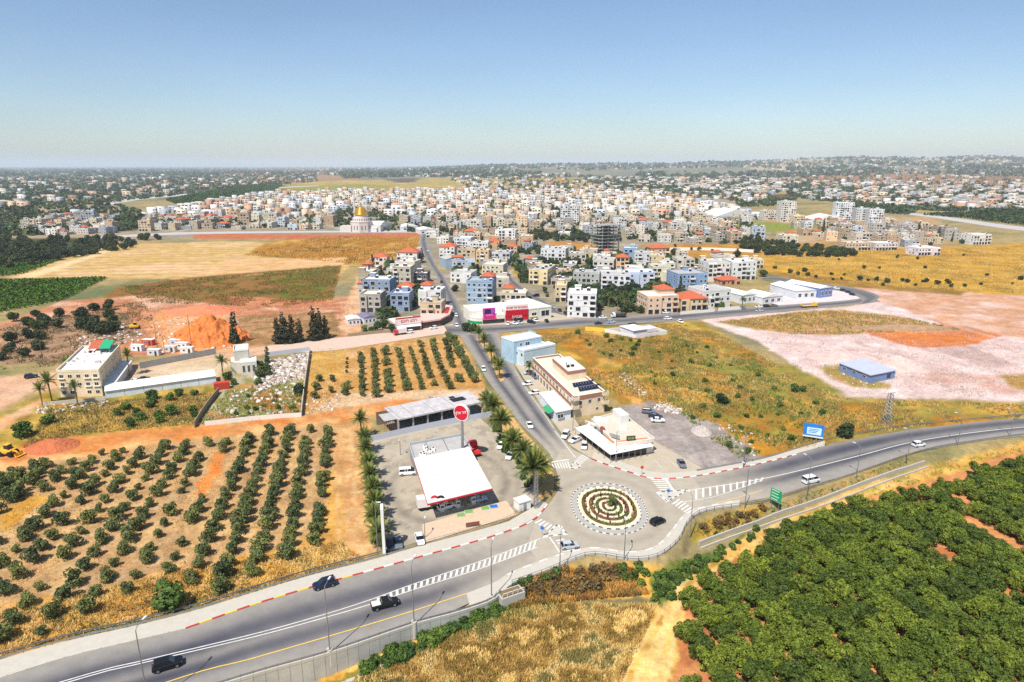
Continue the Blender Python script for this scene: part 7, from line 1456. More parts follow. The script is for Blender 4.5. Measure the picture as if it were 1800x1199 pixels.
for k, (stn, cb, wx, wr) in CT.items():
    bm_ = ringloft(stn); zr = cb[7]; ro = cab(cb[2] - .03, cb[3] + .03, cb[2] + .04, cb[3] - .06, cb[5] + .03, cb[5] - .04, zr - .04, zr + .045)
    # painted pillars at the corners and between the doors
    for x in (cb[2] * .3 + cb[3] * .7, (cb[2] + cb[3]) / 2, cb[2] + .05):
        for s in (-1, 1): ro.add([(x - .05, s * (cb[4] + .015), cb[6]), (x + .05, s * (cb[4] + .015), cb[6]), (x + .05, s * (cb[5] + .015), zr), (x - .05, s * (cb[5] + .015), zr)], [(0, 1, 2, 3)])
    wl_ = MB(); wl_.tube([(0, -.11, 0), (0, .11, 0)], wr, 14); rim = MB(); rim.tube([(0, -.125, 0), (0, .125, 0)], wr * .6, 12)
    fr = stn[-1]; rr = stn[0]
    CM[k] = dict(body=bm_.mesh(k + '_body', PAINT), glass=cab(*cb).mesh(k + '_glass', CGL), roof=ro.mesh(k + '_roof', PAINT), wheel=wl_.mesh('tyre', TYRE), rim=rim.mesh('rim', RIM), wx=wx, wr=wr, hw=stn[3][1],
                 head=MB().box(-.06, .1, -.16, .16, -.08, .08).mesh('headlight', HEADL), tail=MB().box(-.05, .05, -.14, .14, -.1, .1).mesh('tail_light', TAILL), hx=stn[-2][0] + .1, hz=(stn[-2][3] + stn[-2][2]) / 2 + .15, tx=stn[1][0] - .02, tz=stn[1][3] - .14)
CC = {'white': (232, 232, 230), 'black': (20, 20, 22), 'silver': (176, 182, 188), 'grey': (106, 110, 118), 'dark': (40, 44, 54), 'blue': (30, 36, 62), 'lightblue': (170, 186, 200), 'red': (190, 40, 36), 'dblue': (70, 92, 130)}
def heading(x, y, dx, dy):
    a = P(x - dx / 2, y - dy / 2, 0.0); b = P(x + dx / 2, y + dy / 2, 0.0); return math.atan2(b.y - a.y, b.x - a.x)
def car(kind, x, y, dx, dy, colr, label, z=0.05, group=None):
    p = P(x, y, z); d = CM[kind]; t = thing({'pickup': 'pickup_truck', 'van': 'parked_van'}.get(kind, 'car'), label, {'pickup': 'pickup', 'van': 'van'}.get(kind, 'car'), (p.x, p.y, z), heading(x, y, dx, dy), group)
    c = srgb(CC[colr]); ob('body', d['body'], t, color=c); ob('windows', d['glass'], t); ob('roof', d['roof'], t, color=c)
    for wx in d['wx']:
        for s in (-1, 1): w = ob('wheel', d['wheel'], t, (wx, s * (d['hw'] - .1), d['wr'])); ob('rim', d['rim'], w)
    for s in (-1, 1): ob('headlight', d['head'], t, (d['hx'], s * d['hw'] * .68, d['hz'])); ob('tail_light', d['tail'], t, (d['tx'], s * d['hw'] * .78, d['tz']))
    if kind == 'pickup':
        q = MB(); q.box(-2.48, -.85, -.78, .78, 1.17, 1.2); ob('load_bed', q.mesh('load_bed', mat('pale_load', (206, 200, 190), .8, var=.2)), t)
    return t
CARS = [
 ('suv', 295, 1173, 50, -15, 'black', 'black car driving right on the highway, nearest to the camera'), ('suv', 571, 1031, -50, 14, 'blue', 'dark blue car driving left beside the red and yellow kerb'),
 ('pickup', 677, 1066, 50, -13, 'black', 'black pickup with pale load driving right on the highway'), ('hatch', 1001, 963, 50, -6, 'silver', 'silver hatchback on the crossing left of the roundabout'),
 ('hatch', 1156, 920, 40, -16, 'black', 'black hatchback leaving the roundabout to the right'), ('van', 1425, 848, 50, -11, 'white', 'white van on the highway shoulder right of the roundabout'), ('hatch', 1614, 784, 50, -7, 'white', 'white car far right on the curving highway'),
 ('sedan', 1198, 818, 14, 22, 'grey', 'grey car parked in the marked bays right of the restaurant'), ('suv', 785, 894, 50, -12, 'white', 'white car at the pumps under the left of the canopy'), ('sedan', 841, 881, 50, -8, 'lightblue', 'pale car at the pumps under the right of the canopy'),
 ('sedan', 738, 951, 8, 26, 'white', 'white car parked nose to the railing at the forecourt front'), ('sedan', 700, 958, 4, 26, 'grey', 'grey car parked beside the price pylon'), ('sedan', 687, 962, 4, 26, 'dark', 'dark car in the shadow of the price pylon'), ('van', 717, 834, 50, -4, 'white', 'white delivery van left of the canopy'),
 ('sedan', 881, 786, -16, 24, 'white', 'upper white car parked by the planting strip palms'), ('sedan', 896, 804, -14, 24, 'white', 'lower white car parked by the planting strip palms'), ('sedan', 931, 750, 12, 24, 'white', 'white car driving down the avenue'), ('hatch', 850, 651, 7, 16, 'white', 'white car beside the median on the avenue'),
 ('hatch', 927, 677, -40, 6, 'white', 'white car parked before the commercial building'), ('hatch', 939, 693, -40, 6, 'white', 'white car parked beside the shop shed'), ('van', 941, 664, 20, 20, 'dblue', 'blue van parked below the blue house'), ('sedan', 929, 657, -30, 6, 'silver', 'silver car parked under the palm by the avenue'),
 ('suv', 994, 768, -14, 20, 'white', 'first white car parked left of the restaurant awning'), ('sedan', 1011, 776, -34, 14, 'white', 'second white car parked left of the restaurant awning'), ('hatch', 1027, 787, -3, 24, 'white', 'third white car parked left of the restaurant awning'),
 ('suv', 1140, 726, 40, 4, 'grey', 'grey car, uppermost of three on the gravel lot'), ('sedan', 1152, 734, 40, 6, 'dark', 'dark car, middle of three on the gravel lot'), ('sedan', 1156, 741, 40, 1, 'white', 'white car, lowest of three on the gravel lot'),
 ('sedan', 1060, 560, 40, -3, 'white', 'white car parked at the kerb left of the dump truck'), ('sedan', 1052, 570, 40, -3, 'dark', 'dark car on the near side of the cross street'), ('suv', 1074, 568, 40, -3, 'silver', 'silver car before the roadside compound'), ('sedan', 1171, 551, 40, -3, 'white', 'white car before the peach house'), ('suv', 1174, 562, 40, -3, 'white', 'white car on the near verge of the cross street'),
 ('hatch', 1196, 567, 20, 8, 'white', 'pale car on the dirt corner of the cross street'), ('sedan', 1239, 547, 40, -3, 'dark', 'dark car before the cream orange-roofed house'), ('sedan', 1268, 545, 40, -3, 'dark', 'dark car before the white block on the cross street'), ('sedan', 1296, 543, 40, -3, 'white', 'white car right of the garden wall'), ('sedan', 1335, 548, 40, -3, 'silver', 'silver car on the near lane by the sheds'), ('sedan', 1334, 541, 40, -2, 'white', 'white car parked before the arched shed'), ('suv', 1348, 540, 40, -2, 'dark', 'dark car parked before the flat shed'), ('sedan', 1361, 539, 40, -2, 'grey', 'grey car parked right of the dark one by the shed'),
 ('hatch', 893, 571, -6, 18, 'white', 'first white car parked before the red shop'), ('sedan', 904, 570, 30, 6, 'white', 'second white car parked before the red shop'), ('sedan', 913, 569, 30, 4, 'silver', 'silver car parked before the red shop'), ('suv', 934, 568, 30, 4, 'black', 'black car parked before the pale shop'), ('hatch', 942, 565, 20, 6, 'white', 'white car parked behind the black one at the pale shop'), ('sedan', 961, 566, 14, 14, 'black', 'black car parked at the end of the pale shop'),
 ('hatch', 802, 556, 6, 16, 'white', 'white car on the street above the crossing'), ('hatch', 803, 574, 6, 16, 'white', 'white car entering the crossing from the street'), ('hatch', 794, 543, 6, 16, 'white', 'white car parked at the right kerb of the street'), ('hatch', 762, 578, -40, 5, 'white', 'white car before the dark-fronted corner shop'), ('suv', 719, 586, -40, 5, 'white', 'white car before the shop with red letters'),
 ('sedan', 974, 541, 14, 14, 'silver', 'silver car parked beside the white round-cornered block'), ('sedan', 984, 547, 14, 14, 'dark', 'dark car parked beside the white round-cornered block'), ('sedan', 994, 552, 14, 14, 'dark', 'nearest dark car parked beside the white round-cornered block'), ('suv', 942, 521, -40, 2, 'black', 'black car at the fork of the winding street'),
 ('hatch', 1470, 508, 30, 4, 'white', 'white car on the ring lane by the warehouses'), ('hatch', 1482, 512, 30, 6, 'dark', 'first dark car on the ring lane by the warehouses'), ('hatch', 1491, 515, 30, 6, 'dark', 'second dark car on the ring lane by the warehouses'), ('hatch', 1498, 519, 30, 6, 'dark', 'third dark car on the ring lane by the warehouses'), ('sedan', 1400, 500, 30, 4, 'grey', 'grey car parked above the left warehouse'), ('sedan', 1388, 497, 30, 4, 'silver', 'silver car parked above the left warehouse'), ('sedan', 1412, 503, 30, 4, 'dark', 'dark car parked above the left warehouse'),
 ('sedan', 240, 672, 40, -6, 'white', 'white car parked at the shed in the sandy yard'), ('sedan', 254, 668, 40, -6, 'dark', 'dark car parked at the shed in the sandy yard'), ('sedan', 776, 497, 5, 18, 'dark', 'dark car on the upper street'), ('sedan', 782, 508, 5, 18, 'silver', 'silver car on the upper street'), ('sedan', 752, 442, 4, 18, 'white', 'white car near the top of the street'), ('suv', 55, 664, 40, -6, 'dark', 'dark car on the dirt road left of the beige block'),
]
for c in CARS: car(*c)
def lorry(name, label, cat, x, y, dx, dy, cabc, kind, L=7.0):
    p = P(x, y, .05); t = thing(name, label, cat, (p.x, p.y, .05), heading(x, y, dx, dy)); c = srgb(cabc); h = L / 2
    q = MB(); q.box(-h, h - .2, -.5, .5, .55, .85); ob('chassis', q.mesh('chassis', DARK), t)
    q = ringloft([(h - 2.0, 1.15, .6, 2.6), (h - 1.9, 1.2, .55, 2.75), (h - .5, 1.2, .55, 2.7), (h, 1.1, .6, 1.5)]); ob('cab', q.mesh('cab', PAINT), t, color=c)
    q = cab(h - 1.2, h - .05, h - 1.2, h - .42, 1.22, 1.1, 1.6, 2.55); ob('windscreen', q.mesh('windscreen', CGL), t)
    if kind == 'box': q = MB(); q.box(-h, h - 2.15, -1.2, 1.2, .9, 3.1); ob('load_box', q.mesh('load_box', PAINT), t, color=srgb((226, 216, 212)))
    elif kind == 'tip':
        q = MB(); q.add([(-h, -1.2, 1.0), (h - 2.3, -1.2, 1.0), (h - 2.3, 1.2, 1.0), (-h, 1.2, 1.0), (-h - .4, -1.3, 2.5), (h - 2.2, -1.3, 2.5), (h - 2.2, 1.3, 2.5), (-h - .4, 1.3, 2.5)], [(0, 3, 2, 1), (0, 1, 5, 4), (1, 2, 6, 5), (2, 3, 7, 6), (3, 0, 4, 7)]); ob('tipper_body', q.mesh('tipper_body', mat('tipper_steel', (70, 66, 60), .7, var=.2)), t)
        q = MB(); q.box(-h + .1, h - 2.5, -1.15, 1.15, 1.9, 2.3); ob('load', q.mesh('load', mat('rubble_load', (110, 98, 82), .95, var=.3)), t)
    else:
        q = MB(); q.box(-h, h - 2.2, -1.2, 1.2, .9, 1.1); q.box(-h, -h + .15, -1.2, 1.2, 1.1, 1.9); q.box(h - 2.4, h - 2.25, -1.2, 1.2, 1.1, 2.3); ob('flatbed', q.mesh('flatbed', PAINT), t, color=c)
    me = CM['suv']['wheel']
    for wx in (-h + 1.0, -h + 2.1, h - 1.0):
        for s in (-1, 1): ob('wheel', me, t, (wx, s * 1.0, .5), 0, (1.3, 1.6, 1.3))
    for s in (-1, 1): ob('headlight', CM['suv']['head'], t, (h - .05, s * .85, .95))
    return t
lorry('box_truck', 'small red and white box truck parked before the shop with red letters', 'truck', 703, 588, -40, 6, (206, 60, 60), 'box', 6.5)
lorry('dump_truck', 'dark dump truck with white cab at the cross street kerb', 'truck', 1087, 558, -40, 2, (226, 226, 226), 'tip', 8)
lorry('flatbed_truck', 'yellow flatbed truck turning on the cross street by the warehouses', 'truck', 1422, 540, 40, -2, (232, 176, 40), 'flat', 10)
lorry('tanker_truck', 'bright red truck parked right behind the canopy', 'truck', 834, 795, -12, -24, (216, 54, 44), 'flat', 7)
lorry('box_truck', 'pale green box trailer at the front left corner of the canopy', 'truck', 752, 893, 40, -6, (90, 96, 84), 'box', 5.2)
def digger(label, x, y, rz, arm):
    p = P(x, y); YL = mat('machine_yellow', (226, 168, 48), .6, var=.15); t = thing('excavator' if arm else 'wheel_loader', label, 'digger', (p.x, p.y, 0), R(rz))
    for s in (-1, 1):
        if arm: q = MB(); q.prism([(-2, s * 1.0 - .3), (2, s * 1.0 - .3), (2, s * 1.0 + .3), (-2, s * 1.0 + .3)], 0, .9); ob('track', q.mesh('track', TYRE), t)
        else:
            for wx in (-1.5, 1.5): ob('wheel', CM['suv']['wheel'], t, (wx, s * 1.1, .8), 0, (2.1, 2.4, 2.1))
    q = ringloft([(-2.4, 1.1, .9, 2.0), (-1.8, 1.3, .85, 2.3), (.6, 1.3, .85, 2.1), (1.6, 1.1, .9, 1.7)]); ob('body', q.mesh('body', YL), t)
    q = cab(-.6, 1.0, -.5, .7, .8, .7, 2.0, 3.3); ob('cabin', q.mesh('cabin', CGL), t); q = MB(); q.box(-.6, .8, -.8, .8, 3.3, 3.42); ob('cabin_roof', q.mesh('cabin_roof', YL), t)
    q = MB(); q.tube([(1.2, -.4, 1.6), (3.6, -.4, 4.6), (6.0, -.4, 3.4), (6.6, -.4, 1.2)] if arm else [(1.0, 0, 1.5), (2.6, 0, 1.4), (3.4, 0, .7)], .25, 6); ob('arm', q.mesh('arm', YL), t)
    q = MB(); x = 6.6 if arm else 3.4; y = -.4 if arm else 0; ww = .6 if arm else 1.4; q.add([(x, y - ww, .2), (x + .9, y - ww, .3), (x + .9, y + ww, .3), (x, y + ww, .2), (x - .1, y - ww, 1.2), (x - .1, y + ww, 1.2)], [(0, 1, 2, 3), (0, 3, 5, 4), (0, 4, 1), (3, 2, 5)]); ob('bucket', q.mesh('bucket', YL), t)
digger('yellow excavator working left of the orange soil heap', 238, 578, 20, True); digger('yellow wheel loader at the left edge beside the orange track', 16, 800, -10, False)

# ------------------------------------------------------------------ retaining wall, rails, lamps, masts, signs
def low(x, y): return float(height(x, y))
ep = catmull([plane(*p) for p in EDGE_PX[1:8]], 46)
rw = thing('retaining_wall', 'grey concrete retaining wall of tall panels under the highway edge', 'wall', (ep[0][0], ep[0][1], 0)); PANEL = MB().box(-.5, .5, -.5, .5, 0, 1).mesh('wall_panel', mat('wall_panel_concrete', (172, 170, 160), .9, var=.16, scale=.5, fine=.08))
PCAP = MB().box(-.5, .5, -.5, .5, 0, 1).mesh('parapet_block', mat('parapet_concrete', (178, 173, 160), .9, var=.08))
for i in range(len(ep) - 1):
    a, b = ep[i], ep[i + 1]; c = (a + b) / 2; d = b - a; L = float(np.hypot(*d)); rz = math.atan2(d[1], d[0]); z = low(c[0], c[1] - 2) - .4
    n2 = 1 if L < 3 else 2
    for k in range(n2):
        m = a + d * (k + .5) / n2 - ep[0]; ob('wall_panel', PANEL, rw, (m[0], m[1] - .1, z), rz, (L / n2 - .05, .3, -z - .02)); ob('parapet_block', PCAP, rw, (m[0], m[1], 0), rz, (L / n2 - .02, .55, .55))
q = MB(); fl4 = catmull([(p[0], p[1] - 3.6) for p in ep[4:]], 40)
dr = thing('drain_channel', 'narrow pale concrete drain channel below the retaining wall', 'drain', (fl4[0][0], fl4[0][1], 0))
for i in range(len(fl4) - 1):
    a, b = fl4[i] - fl4[0], fl4[i + 1] - fl4[0]; za = low(*fl4[i]); q = MB(); q.seg(a, b, .7, za - .3, za + .12); ob('channel_slab', q.mesh('channel_slab', PCAP.materials[0]), dr)
def guard_rail(label, px, z=0.14, h=.75, post=2.4, m=None, rails=(.55,), name='guard_rail', t=.07, rh=.28, path=None):
    wp = wpath(px, step=post) if path is None else path; root = thing(name, label, 'guard rail' if name == 'guard_rail' else 'fence', (wp[0][0], wp[0][1], z)); m = m or STEEL
    pm = MB().box(-.05, .05, -.05, .05, -.3, h).mesh('post', m)
    for p in wp: ob('post', pm, root, (p[0] - wp[0][0], p[1] - wp[0][1], 0))
    for r in rails:
        q = MB()
        for i in range(len(wp) - 1): q.seg(wp[i] - wp[0], wp[i + 1] - wp[0], t, r - rh / 2, r + rh / 2)
        ob('rail', q.mesh('rail', m), root)
    return root
off = lambda px, dx, dy: [(x + dx, y + dy) for x, y in px]
guard_rail('steel guard rail on the parapet of the retaining wall', None, .55, .5, path=ep, rails=(.3,), rh=.22)
guard_rail('double steel guard rail between olive orchard and pavement', FENCE_L[:10], .0, .75, 3.0, rails=(.5,), rh=.3)
guard_rail('second guard rail just behind the first along the olive orchard', off(FENCE_L[:10], -2, -7), .0, .75, 3.0, rails=(.5,), rh=.3)
guard_rail('thin railing along the forecourt front', [(712, 968), (750, 957), (850, 930), (890, 916), (915, 903), (938, 890)], .1, 1.05, 2.2, rails=(.95, .5, .15), name='railing', t=.05, rh=.06)
guard_rail('railing round the near pavement of the roundabout', EDGE_PX[8:21], .1, 1.05, 2.2, rails=(.95, .5), name='railing', t=.05, rh=.08)
guard_rail('guard rail along the near side of the right highway', [(1300, 889), (1350, 882), (1437, 855), (1500, 835), (1550, 817), (1600, 800), (1650, 787), (1725, 775), (1800, 765), (1950, 747)], 0, .75, 3.0, rails=(.5,), rh=.3)
guard_rail('guard rail along the far side of the right highway', [(1225, 829), (1275, 820), (1350, 805), (1450, 775), (1550, 756), (1625, 746), (1800, 730), (1950, 716)], 0, .75, 3.0, rails=(.5,), rh=.3)
cw = catmull([(P(*p).x, P(*p).y) for p in [(1228, 958), (1262, 945), (1350, 912), (1437, 882), (1520, 850), (1570, 832), (1625, 814)]], 44)
for lab, o_, h_ in (('upper low concrete wall below the right highway', 0.0, .9), ('lower concrete kerb wall beside the orchard path', -1.7, .45)):
    t = thing('low_wall', lab, 'wall', (cw[0][0], cw[0][1] + o_, 0))
    for i in range(len(cw) - 1):
        a, b = cw[i] - cw[0], cw[i + 1] - cw[0]; c = (a + b) / 2; d = b - a; z = low(cw[i][0], cw[i][1] + o_); ob('wall_block', PCAP, t, (c[0], c[1], z - .5), math.atan2(d[1], d[0]), (float(np.hypot(*d)) - .03, .35, h_ + .5))
# stair parapet at the bend
p = P(893, 1040, 0.0); t = thing('stair_parapet', 'pale concrete planter with white railing at the pavement corner', 'planter', (p.x, p.y, 0), R(28)); q = MB(); q.box(-2.4, 2.6, -2.2, .4, -1.8, .5); ob('base', q.mesh('base', PCAP.materials[0]), t); q = MB(); q.box(-2.1, 2.3, -1.9, .1, .5, .56); ob('soil', q.mesh('soil', SOIL), t); q = MB()
for x in (-2.2, -1.1, 0, 1.1, 2.4): q.box(x - .05, x + .05, -2.1, -2.0, .5, 1.5)
q.box(-2.25, 2.45, -2.1, -2.0, 1.4, 1.5); ob('railing', q.mesh('railing', WHITE), t)
LAMPH = MB().box(-.16, .16, -.42, .42, -.06, .08).mesh('lamp_head', mat('lamp_grey', (206, 208, 206), .4, var=0))
LBASE = MB().cyl(0, 0, -2.6, .85, .55, .55, 12).mesh('lamp_base', CONC)
def lamp(label, x, y, topy, aim=90, base=False, arm=1.7, kind='street lamp'):
    p = P(x, y, 0.0); h = ztop(p.x, p.y, topy); t = thing('street_lamp', label, kind, (p.x, p.y, 0), R(aim - 90), 'street lamps')
    z = .8 if base else 0; q = MB(); q.tube([(0, 0, z - .2), (0, 0, h - .6), (0, .25, h - .15), (0, arm, h + .15)], [.12, .07, .06, .05], 8); ob('pole', q.mesh('pole', STEEL), t); ob('lamp_head', LAMPH, t, (0, arm + .3, h + .15))
    if base: ob('base', LBASE, t)
lamp('street lamp at the bottom left edge of the highway', 262, 1243, 1103, 80, True); lamp('second street lamp from the left on the retaining wall', 580, 1148, 1030, 80, True); lamp('third street lamp from the left on the retaining wall', 728, 1099, 990, 80, True); lamp('street lamp on the retaining wall before the stair planter', 864, 1054, 958, 80, True)
lamp('street lamp at the near crossing left of the roundabout', 984, 1003, 938, 80); lamp('street lamp at the near side of the roundabout', 1097, 984, 920, 85); lamp('street lamp right of the roundabout bend', 1213, 938, 872, 100); lamp('street lamp at the start of the right highway', 1309, 894, 820, 110)
lamp('street lamp beside the white van', 1418, 874, 805, 115); lamp('second street lamp beyond the white van', 1505, 841, 784, 115); lamp('third street lamp beyond the white van', 1594, 812, 758, 115); lamp('street lamp beside the far right bend', 1683, 783, 730, 115); lamp('last street lamp at the right edge of the highway', 1775, 768, 722, 115)
lamp('street lamp on the far side of the right highway', 1306, 822, 758, -70); lamp('street lamp before the restaurant front', 1082, 813, 757, -70); lamp('street lamp between shop shed and restaurant', 1007, 757, 700, -110); lamp('street lamp behind the kiosk', 704, 800, 772, -90, False, .8); lamp('street lamp by the forecourt railing', 747, 945, 915, 90, False, .8); lamp('wooden lamp pole beside the forecourt palms', 664, 972, 884, 0, False, .5)
def lattice(label, x, y, topy, w0, w1, name='lattice_mast', arms=False):
    p = P(x, y); h = ztop(p.x, p.y, topy); t = thing(name, label, 'mast', p, R(20)); n = 9
    for sx in (-1, 1):
        for sy in (-1, 1): q = MB(); q.tube([(sx * w0 / 2, sy * w0 / 2, -.3), (sx * w1 / 2, sy * w1 / 2, h)], .07, 4); ob('leg', q.mesh('leg', STEEL), t)
    q = MB()
    for i in range(n):
        z0, z1 = h * i / n, h * (i + 1) / n; a = (w0 + (w1 - w0) * i / n) / 2; b = (w0 + (w1 - w0) * (i + 1) / n) / 2
        for (ux, uy), (vx, vy) in (((-1, -1), (1, -1)), ((1, -1), (1, 1)), ((1, 1), (-1, 1)), ((-1, 1), (-1, -1))): q.tube([(ux * a, uy * a, z0), (vx * b, vy * b, z1)], .045, 4); q.tube([(vx * a, vy * a, z0), (ux * b, uy * b, z1)], .045, 4)
    ob('bracing', q.mesh('bracing', STEEL), t, kind='stuff')
    if arms:
        for z in (.8, .9, .99): q = MB(); q.tube([(-1.8, 0, h * z), (1.8, 0, h * z)], .08, 4); ob('cross_arm', q.mesh('cross_arm', STEEL), t)
lattice('slim lattice mast in front of the largest palm by the roundabout', 942, 893, 828, .9, .5); lattice('lattice power pylon in the dry field by the right highway', 1558, 744, 690, 2.4, .9, 'power_pylon', True)
def pole(label, x, y, topy, r=.12, name='utility_pole'):
    p = P(x, y); h = ztop(p.x, p.y, topy); t = thing(name, label, 'pole', p); q = MB(); q.tube([(0, 0, -.3), (0, 0, h)], [r, r * .7], 7); ob('shaft', q.mesh('shaft', BARK), t); q = MB(); q.tube([(-.7, 0, h - .4), (.7, 0, h - .4)], .06, 5); ob('cross_arm', q.mesh('cross_arm', BARK), t)
for i, (x, y, ty) in enumerate(((175, 612, 590), (278, 620, 566), (338, 618, 553), (75, 632, 603), (236, 606, 583), (290, 622, 590))): pole('%s wooden pole from the left around the dig site' % ORD[[2, 4, 6, 1, 3, 5][i]], x, y, ty)
pole('thin pole beside the avenue orchard corner', 838, 656, 640); pole('thin pole on the gravel lot edge', 1307, 822, 790)
# billboard and signs
p = P(1428, 774); t = thing('billboard', 'blue and white roadside billboard in the dry field', 'billboard', (p.x, p.y, 0), R(-24)); w_ = 5.6; BLU = mat('billboard_blue', (40, 120, 196), .5, var=.2, scale=.7)
q = MB(); q.box(-w_ / 2, w_ / 2, -.12, .12, 1.0, 5.2); ob('board', q.mesh('board', BLU), t); q = MB(); q.box(-w_ * .32, w_ * .38, -.16, -.12, 1.9, 4.1); ob('print_panel', q.mesh('print_panel', mat('billboard_pale', (196, 222, 240), .5, var=.15, scale=1.2)), t); q = MB(); q.box(-w_ / 2, w_ / 2, -.17, -.12, 1.0, 1.45); ob('white_strip', q.mesh('white_strip', WHITE), t)
for x in (-1.8, 1.8): q = MB(); q.box(x - .1, x + .1, -.08, .1, -.2, 1.0); ob('leg', q.mesh('leg', STEEL), t)
for k in range(3): q = MB(); q.box(-1.4, 1.6 - .4 * k, -.18, -.16, 3.5 - .5 * k, 3.7 - .5 * k); ob('print_line', q.mesh('print_line', BLU), t)
p = P(1361, 897); t = thing('road_sign', 'green direction sign with white arrows on a post beside the right highway', 'sign', (p.x, p.y, p.z), R(-58)); GS = mat('sign_green', (16, 150, 98), .5, var=.06)
h_ = ztop(p.x, p.y, 860) - p.z; q = MB(); q.box(-1.5, 1.5, -.05, .05, h_ - 3.2, h_); b_ = ob('panel', q.mesh('panel', GS), t)
for x in (-1.0, 1.0): q = MB(); q.cyl(x, .1, -.3, h_ - .2, .07, .07, 6); ob('post', q.mesh('post', STEEL), t)
for k in range(4): q = MB(); q.box(-1.2, .9 - .3 * (k % 2), -.07, -.05, h_ - .55 - .75 * k, h_ - .38 - .75 * k); ob('print_line', q.mesh('print_line', WHITE), b_)
q = MB(); q.box(-1.46, 1.46, -.062, -.05, h_ - .07, h_ - .02); q.box(-1.46, 1.46, -.062, -.05, h_ - 3.18, h_ - 3.13); ob('border', q.mesh('border', WHITE), b_)
def roadsign(label, x, y, m, round_=True):
    p = P(x, y, 0.12); t = thing('road_sign', label, 'sign', p, R(-15)); q = MB(); q.cyl(0, 0, 0, 2.2, .04, .04, 6); ob('post', q.mesh('post', STEEL), t); q = MB(); q.tube([(0, -.04, 2.4), (0, .04, 2.4)], .45, 16); ob('plate', q.mesh('plate', m), t)
SB = mat('sign_blue', (30, 110, 200), .5, var=.05); roadsign('blue round sign on the right splitter island', 1174, 878, SB); roadsign('blue round sign on the left splitter island', 953, 945, SB); roadsign('red round sign at the far kerb of the roundabout', 1128, 836, RED)
# bus-stop board, tank covers, planter boxes
for i, (x, y, m, n_) in enumerate(((810, 906, 'green', 'first green'), (824, 900, 'green', 'second green'), (853, 894, 'green', 'third green'), (868, 891, 'blue', 'blue'))):
    p = P(x, y, .06); t = thing('tank_cover', '%s tank cover on the sandy strip before the canopy' % n_, 'tank cover', p, R(12)); q = MB(); q.box(-.9, .9, -.7, .7, 0, .22); ob('lid', q.mesh('lid', mat('cover_green', (112, 158, 88), .7, var=.1) if m == 'green' else SB), t); q = MB(); q.box(-1.0, 1.0, -.8, .8, -.05, .12); ob('rim', q.mesh('rim', CONC), t)
p = P(831, 926, .1); t = thing('notice_board', 'low brown notice board on the forecourt railing', 'sign', p, R(16)); q = MB(); q.box(-1.6, 1.6, -.05, .05, .3, 1.2); ob('board', q.mesh('board', mat('brown_sign')), t); q = MB(); q.box(-1.5, -1.4, -.03, .03, 0, .3); q.box(1.4, 1.5, -.03, .03, 0, .3); ob('legs', q.mesh('legs', STEEL), t)
p = P(918, 893, .1); t = thing('utility_cabin', 'small white cabin with flat roof beside the roundabout kerb', 'cabin', p, R(30)); q = MB(); q.box(-1.6, 1.6, -1.3, 1.3, 0, 2.3); ob('wall', q.mesh('wall', MET), t); q = MB(); q.box(-1.8, 1.8, -1.5, 1.5, 2.3, 2.45); ob('roof', q.mesh('roof', ROOFW), t); q = MB(); q.box(-.4, .4, -1.34, -1.3, .1, 1.9); ob('door', q.mesh('door', GREYC), t)
# clutter of the dig site: cabins and machinery
for i, (x, y, c_) in enumerate(((243, 616, (226, 226, 230)), (272, 624, (206, 206, 210)), (310, 606, (180, 190, 206)), (322, 612, (226, 222, 214)), (300, 618, (206, 200, 196)), (330, 620, (222, 220, 216)), (262, 606, (190, 84, 60)))):
    p = P(x, y); t = thing('site_cabin', '%s site cabin from the left below the orange soil heap' % ORD[1 + sorted([243, 272, 310, 322, 300, 330, 262]).index(x)], 'cabin', (p.x, p.y, 0), R(-8 + 5 * (i % 3))); q = MB(); q.box(-2.6, 2.6, -1.2, 1.2, 0, 2.6); ob('wall', q.mesh('wall', WALL), t, color=srgb(c_)); q = MB(); q.box(-2.7, 2.7, -1.3, 1.3, 2.6, 2.72); ob('roof', q.mesh('roof', MET), t); ob('window', WINM, t, (-1, -1.22, 1.5), 0, (1, 1, .9)); ob('door', DOORM, t, (1.2, -1.22, 1.05), 0, (.9, 1, 2))

# ------------------------------------------------------------------ soil heaps, rubble, grass, far country
def heap(name, label, x0, y0, x1, h, m, seed, dy=None, rough=1.0):
    a = P(x0, y0); b = P(x1, y0); cx_, w = (a.x + b.x) / 2, (b.x - a.x) / 2; d = dy or w * .8; n = 96
    u, v = np.meshgrid(np.linspace(-1, 1, n), np.linspace(-1, 1, n)); r = np.hypot(u, v * 1.0); X = u * w * 1.05; Y = v * d + d
    ph = fbm(u * 2.2 + seed, v * 2.2, seed, 4); z = np.clip(1 - r ** 1.3, 0, 1) * (0.55 + .8 * ph) * h + (fbm(u * 11, v * 7, seed + 3, 5) - .5) * h * .26 * rough * (r < .95)
    z = np.where(r < 1, z, -.4); i = (np.arange(n - 1)[:, None] * n + np.arange(n - 1)[None, :]).ravel(); Fc = np.stack([i, i + 1, i + n + 1, i + n], 1)
    return thing(name, label, 'soil heap', (cx_, a.y, -.05), 0, None, fastmesh(name, np.stack([X.ravel(), Y.ravel(), z.ravel()], 1), Fc, m))
OR = mat('orange_soil', (200, 118, 64), .95, var=.32, scale=.35, bump=.8, spec=.05, fine=.16)
heap('soil_heap', 'big orange soil heap left of the dark cypress', 276, 612, 414, 10.5, OR, 3, 15, 2.4); heap('soil_heap', 'low reddish soil bank behind the orange heap', 270, 556, 400, 4, mat('red_soil', (206, 120, 84), .95, var=.2, scale=.3, bump=.8, fine=.14), 5, 12)
PK = mat('pale_spoil', (200, 170, 160), .95, var=.2, scale=.3, bump=.7, fine=.12)
